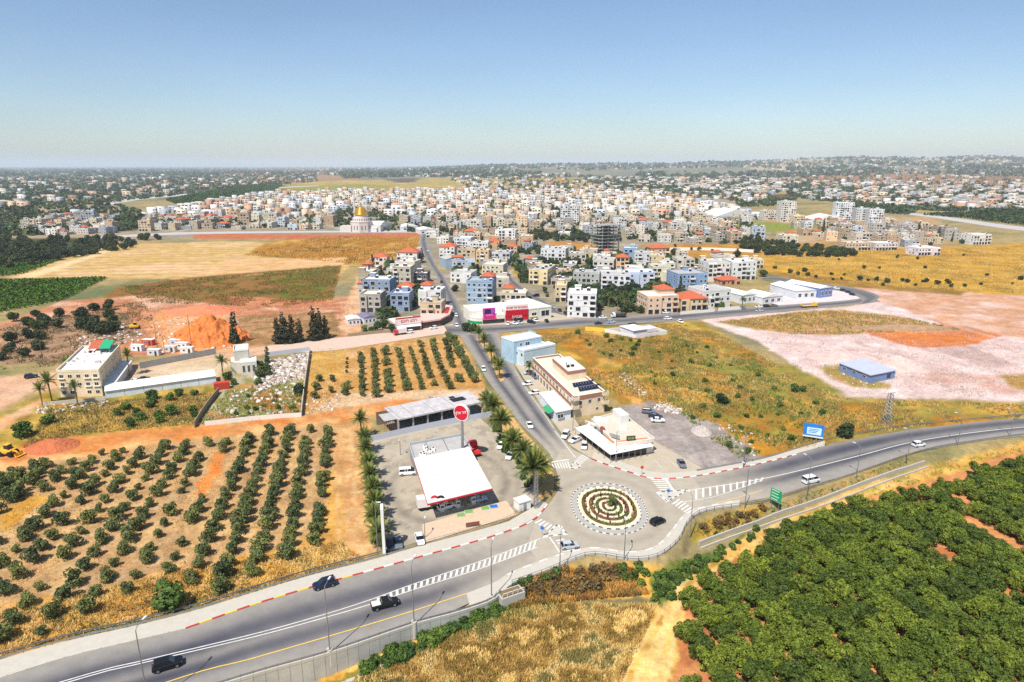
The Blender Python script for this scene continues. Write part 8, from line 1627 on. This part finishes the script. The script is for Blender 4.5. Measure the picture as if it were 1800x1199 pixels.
heap('soil_heap', 'pale spoil heap behind the blue shed', 1560, 655, 1640, 4.5, PK, 8, 9); heap('soil_heap', 'low pale spoil ridge left of the blue shed', 1440, 640, 1560, 2.6, PK, 9, 10); heap('soil_heap', 'red-brown soil heap beside the wheel loader', 24, 800, 110, 2.2, mat('brown_soil', (178, 100, 64), .95, var=.22, scale=.4, bump=.7, fine=.15), 11, 6); heap('gravel_heap', 'grey gravel heap at the edge of the gravel lot', 1222, 768, 1256, 2.2, mat('gravel_grey', (176, 164, 156), .95, var=.18, scale=.8, fine=.15), 12, 4)
heap('soil_heap', 'dark spoil bank above the orange patch', 1500, 583, 1700, 1.8, mat('dark_spoil', (160, 126, 96), .95, var=.25, scale=.3, bump=.7, fine=.15), 14, 7)
RUB = [mat('rubble_a', (190, 176, 160), .95, var=.15), mat('rubble_b', (160, 140, 122), .95, var=.15), mat('rubble_c', (206, 198, 190), .9, var=.1)]
def rubble(label, poly, n, s0, s1, seed, m=0):
    g = np.random.default_rng(seed); a = np.array(poly); V = []; Fc = []; cube = np.array([(x, y, z) for z in (0, 1) for y in (-.5, .5) for x in (-.5, .5)], float); fc = np.array([(0, 1, 5, 4), (1, 3, 7, 5), (3, 2, 6, 7), (2, 0, 4, 6), (4, 5, 7, 6)]); k = 0; mi = []
    while k < n:
        x = g.uniform(a[:, 0].min(), a[:, 0].max()); y = g.uniform(a[:, 1].min(), a[:, 1].max())
        if not pin(x, y, poly): continue
        p = P(x, y); s = g.uniform(s0, s1) ** 1.0 * np.array([1, g.uniform(.5, 1.2), g.uniform(.3, .8)]); c = (cube + g.uniform(-.22, .22, cube.shape)) * s; th_ = g.uniform(0, 6.28); c = np.stack([c[:, 0] * math.cos(th_) - c[:, 1] * math.sin(th_), c[:, 0] * math.sin(th_) + c[:, 1] * math.cos(th_), c[:, 2]], 1)
        V.append(c + np.array([p.x, p.y, p.z - .05])); Fc.append(fc + 8 * k); mi += [int(g.integers(0, 3))] * 5; k += 1
    o = ob('rubble', fastmesh('rubble', np.concatenate(V), np.concatenate(Fc), RUB, None, mi)); o['kind'] = 'stuff'; o['label'] = label; return o
rubble('broken stone and concrete filling the walled lot', [(448, 655), (480, 632), (545, 620), (538, 665), (500, 672), (452, 690)], 520, .4, 1.7, 1); rubble('scattered rubble in the weedy lot', [(400, 690), (500, 665), (530, 680), (525, 725), (400, 735)], 140, .3, 1.3, 2)
rubble('white rubble beside the frame building', [(738, 708), (760, 698), (775, 700), (772, 710), (745, 714)], 60, .4, 1.4, 3); rubble('pale rubbish heap at the edge of the gravel lot', [(1140, 712), (1168, 706), (1200, 722), (1190, 730), (1150, 722)], 90, .3, 1.1, 4); rubble('white stones along the gravel lot edge', [(1250, 742), (1300, 750), (1340, 800), (1320, 806), (1262, 752)], 60, .2, .8, 5)
rubble('stones strewn on the construction ground', [(1340, 590), (1560, 600), (1780, 690), (1500, 690), (1400, 640)], 220, .2, .7, 6); rubble('stones below the garden wall', [(60, 715), (190, 706), (190, 720), (60, 728)], 120, .25, .9, 7); rubble('stones around the dig site', [(120, 600), (240, 560), (250, 600), (150, 640)], 160, .3, 1.4, 8); rubble('stones in the middle orchard verge', [(540, 700), (600, 690), (590, 722), (535, 728)], 90, .2, .7, 9); rubble('debris along the dirt path', [(1085, 660), (1100, 655), (1140, 690), (1130, 700)], 70, .2, .8, 10)
GM = mat('dry_grass', src='attr', rough=.95, var=.0, spec=.05)
def tufts(label, polys, n, size, pal, seed, k=5, name='dry_grass', spread=.35, lean=.35, clump=0.0, csize=6.0):
    """n tufts of k blades scattered over photo polygons"""
    g = np.random.default_rng(seed); XY = []; tot = 0
    areas = []
    for poly in polys:
        w = np.array([tuple(P(*p))[:2] for p in poly]); areas.append((w, abs(np.sum(w[:, 0] * np.roll(w[:, 1], -1) - w[:, 1] * np.roll(w[:, 0], -1))) / 2))
    A = sum(a for _, a in areas)
    for w, a in areas:
        m = int(n * a / A * 2.6) + 20; x = g.uniform(w[:, 0].min(), w[:, 0].max(), m); y = g.uniform(w[:, 1].min(), w[:, 1].max(), m)
        ok = inside(x, y, [tuple(p) for p in w])
        if clump: ok &= fbm(x / csize, y / csize, seed, 3) > clump
        x, y = x[ok], y[ok]; q_ = int(n * a / A) + 1; XY.append(np.stack([x[:q_], y[:q_]], 1))
    XY = np.concatenate(XY); n = len(XY); Z = height(XY[:, 0], XY[:, 1]) - .04
    c = np.repeat(np.column_stack([XY, Z]), k, 0); N = len(c); s = size * (.5 + .9 * g.random(N)); th_ = g.uniform(0, 6.28, N); rr = spread * np.sqrt(g.random(N)) * size
    b = c + np.stack([rr * np.cos(th_), rr * np.sin(th_), np.zeros(N)], 1); ph = g.uniform(0, 6.28, N); wd = s * .16; tip = b + np.stack([np.cos(th_) * s * lean, np.sin(th_) * s * lean, s], 1) + g.normal(size=(N, 3)) * (s * .15)[:, None]
    side = np.stack([np.cos(ph) * wd, np.sin(ph) * wd, np.zeros(N)], 1); V = np.stack([b - side, b + side, tip], 1).reshape(-1, 3)
    cl = np.array([lin(p) for p in pal]); cs_ = max(5.0, csize * .9) if clump else 5.0; cb = np.clip((fbm(XY[:, 0] / cs_, XY[:, 1] / cs_, seed + 9, 4) - .5) * 2.2 + .5, 0, .999) * len(cl); ci = np.repeat(np.clip(cb + g.uniform(-.7, .7, n), 0, len(cl) - .01).astype(int), k); col = cl[ci] * g.uniform(.78, 1.12, N)[:, None]
    col = np.repeat(col, 3, 0); o = ob(name, fastmesh(name, V, np.arange(3 * N).reshape(-1, 3), GM, col)); o['kind'] = 'stuff'; o['label'] = label; return o
STRAW = [(146, 134, 78), (236, 206, 138), (224, 190, 114), (208, 170, 96), (188, 152, 86), (160, 128, 72)]; MIXD = [(118, 122, 62), (190, 154, 92), (160, 128, 78), (142, 132, 80), (210, 178, 112), (120, 120, 68), (198, 162, 98)]; GRN_ = [(98, 120, 52), (128, 136, 64), (150, 140, 70), (80, 104, 46)]
tufts('tall golden grass on the near bank', [[(560, 1230), (700, 1165), (900, 1075), (1000, 1062), (1130, 1064), (1155, 1062), (1120, 1140), (1075, 1230)]], 17000, .6, STRAW + [(150, 126, 60), (246, 210, 132)], 1, 5)
tufts('brown weeds on the bank below the pavement', [[(885, 1045), (985, 1002), (1080, 992), (1110, 1000), (1140, 1045), (1000, 1058), (900, 1070)]], 7000, .7, [(150, 106, 58), (190, 140, 74), (122, 100, 56), (214, 162, 84)], 2, 5)
tufts('green weeds below the retaining wall', [[(580, 1230), (660, 1180), (880, 1062), (990, 1056), (960, 1085), (860, 1105), (700, 1170), (640, 1230)]], 5000, .6, GRN_ + [(190, 150, 70)], 3, 5, 'weeds')
tufts('golden grass along the orchard edge of the highway', [[(-60, 1170), (0, 1075), (150, 1045), (300, 1005), (430, 985), (600, 950), (640, 985), (420, 1045), (180, 1105), (0, 1156)]], 9000, .5, STRAW, 4, 4)
tufts('green verge grass beside the guard rail', [[(60, 1132), (250, 1090), (440, 1036), (600, 990), (600, 996), (440, 1043), (250, 1097), (60, 1140)]], 2600, .45, GRN_, 5, 4, 'verge_grass')
tufts('sparse dry grass between the olive rows', [OL], 9000, .38, [(226, 184, 124), (206, 160, 104), (232, 190, 110), (150, 130, 80)], 6, 3, clump=.42)
tufts('dry weeds on the waste ground', [[(880, 596), (1100, 576), (1230, 570), (1330, 622), (1480, 700), (1800, 712), (1800, 738), (1600, 750), (1430, 790), (1330, 800), (1260, 742), (1150, 705), (1060, 690), (960, 622)]], 30000, .6, MIXD, 7, 4, clump=.4, csize=14)
tufts('green weeds on the waste ground', [[(1180, 590), (1330, 640), (1440, 700), (1560, 735), (1440, 775), (1300, 806), (1220, 750), (1130, 660)]], 6000, .8, GRN_, 8, 4, 'weeds', clump=.5, csize=9)
tufts('weedy golden grass before the long shed', [[(40, 790), (90, 712), (190, 706), (385, 690), (345, 745), (130, 765)]], 8000, .6, MIXD + [(226, 186, 96)], 9, 4)
tufts('weeds in the rubble lot', [[(345, 748), (400, 688), (540, 670), (530, 730)]], 4000, .6, [(150, 150, 80), (186, 176, 110), (120, 130, 60), (205, 150, 80)], 10, 4, 'weeds')
tufts('dry grass in the middle orchard', [[(545, 616), (800, 592), (850, 682), (690, 702), (535, 726)]], 6000, .4, [(226, 186, 130), (206, 156, 84), (186, 140, 74)], 11, 3, clump=.4)
tufts('dry grass on the golden field', [[(1340, 448), (1480, 442), (1800, 432), (1900, 430), (1900, 520), (1560, 505), (1400, 488)]], 22000, .8, [(222, 186, 96), (206, 168, 88), (184, 150, 80), (150, 128, 70)], 12, 3, clump=.38, csize=18)
tufts('dry grass behind the near houses', [[(430, 448), (560, 415), (735, 416), (735, 436), (655, 468), (520, 455)]], 9000, 1.1, [(200, 146, 64), (176, 126, 58), (216, 176, 100), (130, 110, 54)], 13, 3, clump=.4, csize=14)
tufts('green and brown growth on the field below the stubble', [[(205, 506), (330, 490), (600, 468), (585, 528), (480, 540), (260, 532)]], 12000, .8, [(112, 116, 54), (140, 120, 60), (160, 112, 66), (96, 104, 48)], 14, 3, 'weeds', clump=.4, csize=14)
tufts('golden grass strip before the green orchard', [[(1200, 1056), (1300, 966), (1480, 872), (1640, 818), (1800, 778), (1800, 792), (1660, 832), (1490, 892), (1350, 954), (1215, 1062)]], 4500, .45, STRAW + GRN_, 15, 4)
tufts('weeds by the right side wall', [[(1210, 930), (1260, 908), (1350, 892), (1440, 862), (1600, 805), (1600, 812), (1440, 880), (1340, 908), (1262, 944)]], 5000, .5, GRN_ + [(206, 160, 84), (190, 150, 80)], 16, 4, 'weeds')
tufts('scrub on the dig site', [[(0, 580), (110, 550), (250, 530), (270, 560), (150, 640), (0, 650)]], 4000, .9, [(150, 130, 90), (110, 104, 66), (190, 150, 110)], 17, 4, 'weeds', clump=.45)
tufts('dry growth on the construction ground', [[(1262, 566), (1400, 550), (1480, 546), (1600, 560), (1690, 580), (1520, 586), (1390, 588)]], 6000, .8, MIXD, 18, 3, clump=.38)

# crop rows far left
def croprows(label, poly, dirv, spc, step, size, pal, seed, name='crop_rows', hgt=1.6):
    w = np.array([tuple(P(*p))[:2] for p in poly]); d = np.array(dirv, float); d /= np.linalg.norm(d); nn = np.array([-d[1], d[0]]); g = np.random.default_rng(seed); u = w @ d; v = w @ nn
    vs = np.arange(v.min(), v.max(), spc); us = np.arange(u.min(), u.max(), step); UU, VV = np.meshgrid(us, vs); XY = UU.ravel()[:, None] * d + VV.ravel()[:, None] * nn; XY += g.normal(size=XY.shape) * .25
    ok = inside(XY[:, 0], XY[:, 1], [tuple(p) for p in w]); XY = XY[ok]; n = len(XY); k = 3; c = np.repeat(np.column_stack([XY, np.zeros(n)]), k, 0); N = len(c); c[:, 2] = g.random(N) * hgt; c[:, :2] += g.normal(size=(N, 2)) * .4
    nr_ = g.normal(size=(N, 3)); nr_[:, 2] += 1; nr_ /= np.linalg.norm(nr_, axis=1)[:, None]; t = np.cross(nr_, g.normal(size=(N, 3))); t /= np.linalg.norm(t, axis=1)[:, None]; b = np.cross(nr_, t); t *= size; b *= size * .8
    V = np.stack([c - t, c - b, c + t, c + b], 1).reshape(-1, 3); cl = np.array([lin(p) for p in pal]); col = np.repeat(cl[g.integers(0, len(cl), N)] * g.uniform(.6, 1.0, N)[:, None], 4, 0)
    o = ob(name, fastmesh(name, V, np.arange(4 * N).reshape(-1, 4), GM, col)); o['kind'] = 'stuff'; o['label'] = label
croprows('green crop field in rows at the left edge', [(-200, 500), (190, 488), (112, 528), (-200, 590)], (1, -.35), 3.4, 1.0, .75, [(74, 112, 34), (90, 124, 40), (60, 96, 30)], 1)
croprows('green crop strip behind the left grove', [(-200, 470), (60, 462), (110, 456), (40, 482), (-200, 505)], (1, -.2), 3.4, 1.2, .8, [(80, 116, 40), (70, 100, 36)], 2)
croprows('green orchard rows left of the town', [(290, 352), (450, 322), (495, 327), (480, 336), (330, 366)], (1, .2), 9, 5, 3.0, [(62, 88, 42), (74, 100, 46)], 3, 'far_orchard', 4)
croprows('dark orchard rows at the far right', [(1620, 378), (1800, 372), (1900, 376), (1900, 408), (1800, 397), (1700, 384)], (1, -.1), 8, 4.5, 2.6, [(54, 72, 42), (66, 84, 48)], 4, 'far_orchard', 4)

tufts('clods and straw on the dirt around the dig', [[(110, 532), (250, 520), (640, 530), (630, 590), (400, 600), (260, 600)]], 7000, .5, [(176, 120, 84), (206, 150, 112), (150, 116, 76), (226, 180, 146)], 21, 3, 'soil_clods', lean=.1)
tufts('clods on the pale construction ground', [[(1340, 600), (1520, 545), (1800, 600), (1800, 700), (1500, 694), (1400, 644)]], 12000, .4, [(206, 176, 166), (186, 150, 136), (226, 204, 196), (170, 140, 120)], 22, 3, 'soil_clods', clump=.4, csize=12, lean=.1)
rubble('stones and clods around the orange heap', [(240, 590), (290, 560), (420, 560), (430, 610), (330, 626), (250, 622)], 260, .25, 1.2, 23)
# houses past the three hundred nearest, far settlements and woods down to the horizon
def farboxes(label, P3, wdh, cols, seed, roofs=None):
    g = np.random.default_rng(seed); n = len(P3); cube = np.array([(-.5, -.5, -.1), (.5, -.5, -.1), (.5, .5, -.1), (-.5, .5, -.1), (-.5, -.5, 1), (.5, -.5, 1), (.5, .5, 1), (-.5, .5, 1)]); th_ = g.uniform(-.3, .3, n) + (g.random(n) < .3) * 1.57
    c = cube[None] * wdh[:, None, :]; x = c[..., 0] * np.cos(th_)[:, None] - c[..., 1] * np.sin(th_)[:, None]; y = c[..., 0] * np.sin(th_)[:, None] + c[..., 1] * np.cos(th_)[:, None]
    V = np.stack([x, y, c[..., 2]], 2) + P3[:, None, :]; fc = np.array([(0, 1, 5, 4), (1, 2, 6, 5), (2, 3, 7, 6), (3, 0, 4, 7), (4, 5, 6, 7)]); Fc = (fc[None] + 8 * np.arange(n)[:, None, None]).reshape(-1, 4)
    # two dark window bands per house, real slabs standing proud of the walls
    b0 = np.array([(-.46, -.515, .2), (.46, -.515, .2), (.46, -.5, .2), (-.46, -.5, .2), (-.46, -.515, .36), (.46, -.515, .36), (.46, -.5, .36), (-.46, -.5, .36)]); VS = [V.reshape(-1, 3)]; CS = [np.repeat(cols, 8, 0)]; FS = [Fc]; off_ = len(VS[0])
    for dz in (0, .38):
        for (ua, ub) in ((-.42, -.12), (.1, .4)):
            bb = b0.copy(); bb[:, 0] = np.where(bb[:, 0] < 0, ua, ub); bb[:, 2] += dz; c = bb[None] * wdh[:, None, :]; x = c[..., 0] * np.cos(th_)[:, None] - c[..., 1] * np.sin(th_)[:, None]; y = c[..., 0] * np.sin(th_)[:, None] + c[..., 1] * np.cos(th_)[:, None]
            v = (np.stack([x, y, c[..., 2]], 2) + P3[:, None, :]).reshape(-1, 3); VS.append(v); FS.append((fc[None] + 8 * np.arange(n)[:, None, None]).reshape(-1, 4) + off_); off_ += len(v); CS.append(np.full((len(v), 3), .035))
    o = ob('far_houses', fastmesh('far_houses', np.concatenate(VS), np.concatenate(FS), mat('far_wall', src='attr', rough=.9, var=0), np.concatenate(CS))); o['kind'] = 'stuff'; o['label'] = label
def fartrees(label, P3, r, seed, pal, name='far_trees', k=9):
    g = np.random.default_rng(seed); n = len(P3); c = np.repeat(P3, k, 0); rr = np.repeat(r, k); N = len(c); d = g.normal(size=(N, 3)); d[:, 2] = abs(d[:, 2]) * 1.0; d /= np.linalg.norm(d, axis=1)[:, None]
    c = c + d * rr[:, None] * np.array([.8, .8, 1.1]) + np.array([0, 0, .15]) * rr[:, None]; nr_ = d + g.normal(size=(N, 3)) * .4; nr_ /= np.linalg.norm(nr_, axis=1)[:, None]; t = np.cross(nr_, g.normal(size=(N, 3))); t /= np.linalg.norm(t, axis=1)[:, None]; b = np.cross(nr_, t); t *= rr[:, None] * .62; b *= rr[:, None] * .55
    V = np.stack([c - t, c - b, c + t, c + b], 1).reshape(-1, 3); cl = np.array([lin(p) for p in pal]); col = np.repeat(np.repeat(cl[g.integers(0, len(cl), n)] * g.uniform(.7, 1.15, n)[:, None], k, 0), 4, 0)
    o = ob(name, fastmesh(name, V, np.arange(4 * N).reshape(-1, 4), GM, col)); o['kind'] = 'stuff'; o['label'] = label
def scatter_px(polys, n, seed, dens=None):
    g = np.random.default_rng(seed); out = []
    for poly, w in polys:
        a = np.array(poly, float); m = int(n * w * 4); x = g.uniform(a[:, 0].min(), a[:, 0].max(), m); y = g.uniform(a[:, 1].min(), a[:, 1].max(), m); ok = inside(x, y, poly); x, y = x[ok], y[ok]
        q_ = int(n * w); x, y = x[:q_], y[:q_]; wx, wy = plane(x, y, 0.0)
        for _ in range(5):
            h = height(wx, wy); wx, wy = plane(x, np.minimum(y, 1e9), np.minimum(h, 60))
        ok = (wy > 300) & (wy < 26000); out.append(np.stack([wx, wy, height(wx, wy)], 1)[ok])
    return np.concatenate(out)
gF = np.random.default_rng(5)
WC = np.array([lin(c) for c in [(228, 224, 216), (222, 206, 180), (214, 196, 170), (232, 228, 224), (206, 200, 192), (222, 190, 160), (206, 160, 130), (190, 198, 206)]])
if FARB:
    q3 = np.array([[*plane(x, y), 0] for y, x, _ in FARB]); n = len(q3)
    farboxes('crowded pale houses at the back of the town', q3, np.stack([gF.uniform(9, 15, n), gF.uniform(9, 14, n), gF.choice([6.5, 9.5, 9.5, 12.5], n)], 1), WC[gF.integers(0, 8, n)] * gF.uniform(.55, .95, n)[:, None], 6)
FP = [([(-80, 300), (540, 299), (560, 316), (420, 330), (300, 340), (-80, 378)], .13), ([(560, 298), (900, 294), (1000, 296), (1000, 311), (760, 311), (560, 308)], .16), ([(930, 300), (1340, 296), (1400, 318), (1340, 345), (1180, 330), (1060, 318), (1000, 305)], .3), ([(1330, 318), (1560, 325), (1820, 352), (1820, 374), (1600, 366), (1420, 352)], .2), ([(1320, 282), (1500, 279), (1820, 282), (1820, 304), (1450, 300), (1340, 296)], .28)]
q3 = scatter_px(FP, 2600, 7); n = len(q3); k = np.clip(q3[:, 1] / 2500, .8, 3.2); farboxes('pale far settlements across the plain and hills', q3, np.stack([gF.uniform(10, 24, n) * k ** .6, gF.uniform(9, 14, n) * k ** .6, gF.choice([5, 7, 9, 13], n) * k ** .35], 1), WC[gF.integers(0, 8, n)] * gF.uniform(.4, .85, n)[:, None], 8)
DG = [(60, 76, 48), (72, 88, 54), (86, 98, 62), (54, 68, 46)]
TP = FP + [([(-80, 296), (560, 296), (560, 320), (300, 345), (-80, 388)], .45), ([(-80, 388), (200, 360), (250, 372), (210, 400), (60, 415), (-80, 418)], .1), ([(1000, 318), (1340, 310), (1400, 330), (1320, 352), (1180, 340)], .3), ([(1400, 320), (1820, 340), (1820, 376), (1560, 368), (1380, 345)], .45)]
q3 = scatter_px(TP, 7800, 9); n = len(q3); fartrees('dark woods and tree belts of the far plain', q3, gF.uniform(3, 6.5, n) * np.clip(q3[:, 1] / 2200, .8, 3.0) ** .7, 10, DG)
BELT = [([(250, 402), (330, 362), (480, 340), (760, 335), (1000, 339), (1280, 362), (1340, 390), (1100, 400), (900, 380), (760, 395), (600, 380), (560, 400)], .9), ([(1110, 330), (1250, 326), (1300, 336), (1180, 338)], .25), ([(1490, 362), (1610, 370), (1600, 378), (1500, 372)], .25), ([(820, 308), (1000, 306), (1000, 312), (830, 313)], .15), ([(1290, 352), (1400, 350), (1390, 362), (1300, 364)], .15), ([(180, 395), (250, 380), (270, 400), (200, 408)], .2)]
q3 = scatter_px(BELT, 900, 12); n = len(q3); fartrees('dense dark tree belts behind the town', q3, gF.uniform(3.5, 6, n) * np.clip(q3[:, 1] / 2200, .8, 2.5) ** .6, 13, DG[:2])
HP2 = []
gH = np.random.default_rng(99)
def hillpts(n, x0, x1, y0, y1):
    Yv = y0 * (y1 / y0) ** gH.random(n); Xv = (gH.uniform(x0, x1, n) - CX) / F0 * Yv * cp; keep = fbm(Xv / 500, Yv / 700, 17, 3) > .45
    return np.stack([Xv, Yv, height(Xv, Yv)], 1)[keep]
q3 = np.concatenate([hillpts(1300, 850, 1860, 4200, 10500), hillpts(1100, 1320, 1860, 6500, 9500)]); n = len(q3)
farboxes('pale villages on the far hills', q3, np.stack([gF.uniform(12, 30, n), gF.uniform(12, 20, n), gF.uniform(6, 13, n)], 1), WC[gF.integers(0, 8, n)] * gF.uniform(.4, .9, n)[:, None], 18)
q3 = np.concatenate([hillpts(5200, 600, 1860, 4000, 10500), hillpts(3000, -60, 900, 5000, 20000)]); n = len(q3)
fartrees('woods on the far hills and the horizon plain', q3, gF.uniform(9, 22, n), 19, DG, 'far_woods', 7)
q3 = scatter_px([([(645, 480), (735, 445), (900, 430), (1230, 460), (1240, 520), (1060, 540), (960, 500), (800, 500), (690, 560), (645, 560)], .3), ([(250, 404), (420, 350), (760, 340), (1000, 345), (1340, 395), (1290, 430), (1060, 420), (905, 425), (770, 412), (600, 402)], .7)], 3200, 31); n = len(q3)
ok = np.array([not any(abs(px_ - u) < 7 / mpp(py_) and -4 < (py_ - v) < 5 for u, v in taken[:len(NEAR) + 300]) and not pin(px_, py_, STREETS[0]) and not pin(px_, py_, STREETS[1]) for px_, py_ in (proj(*p) for p in q3)]); q3 = q3[ok]
fartrees('garden shrubs and small trees between the houses', q3, gF.uniform(1.6, 3.6, len(q3)), 33, DG, 'garden_shrubs', 34)
# trees between the houses of the town
g = random.Random(77); k = 0; got = []
TT = [([(250, 405), (330, 362), (480, 342), (760, 336), (1000, 340), (1280, 360), (1350, 395), (1290, 430), (1060, 425), (905, 430), (770, 415), (600, 404)], 215), ([(770, 420), (900, 440), (1000, 440), (1230, 470), (1240, 520), (1060, 540), (960, 500), (800, 500)], 95), ([(645, 480), (735, 450), (785, 540), (690, 565), (645, 560)], 30), ([(1400, 395), (1640, 400), (1700, 430), (1560, 436), (1420, 420)], 26)]
for poly, n in TT:
    a = np.array(poly); m = 0; pts = []
    for _ in range(n * 60):
        if m >= n: break
        x = g.uniform(a[:, 0].min(), a[:, 0].max()); y = g.uniform(a[:, 1].min(), a[:, 1].max())
        if not pin(x, y, poly) or pin(x, y, MOSQ) or pin(x, y, STREETS[0]) or pin(x, y, STREETS[1]): continue
        if any(abs(x - u) < 8 / mpp(y) * .9 and -3.0 < (y - v) * mpp(y) < 6 for u, v in taken[:len(NEAR) + 300]): continue
        pts.append((x, y)); m += 1
    for i, (x, y) in enumerate(sorted(pts)): tree(g.choice(('round', 'dark', 'dark', 'round', 'cypress')), P(x, y), g.uniform(.8, 1.5) if y < 430 else g.uniform(.6, 1.0), 'town_tree', 'dark green tree among the %s houses, %s from the left' % ('town' if n > 100 else 'nearer' if n > 40 else 'left street' if n == 30 else 'far right', nth(i + 1)), 'trees among the houses')

# ------------------------------------------------------------------ haze: the summer air over the plain
q = MB(); q.box(-34000, 34000, -900, 34000, -25, 260)
hz = bpy.data.materials.new('haze_air'); hz.use_nodes = True; hn = hz.node_tree.nodes; hn.remove(hn['Principled BSDF'])
pv = hn.new('ShaderNodeVolumePrincipled'); pv.inputs['Color'].default_value = (0.8, 0.9, 1.0, 1); pv.inputs['Density'].default_value = 6.5e-5; pv.inputs['Anisotropy'].default_value = 0.0
hz.node_tree.links.new(pv.outputs[0], hn['Material Output'].inputs['Volume'])
ho = ob('haze', q.mesh('haze', hz)); ho['kind'] = 'stuff'; ho['label'] = 'thin summer haze over the plain'
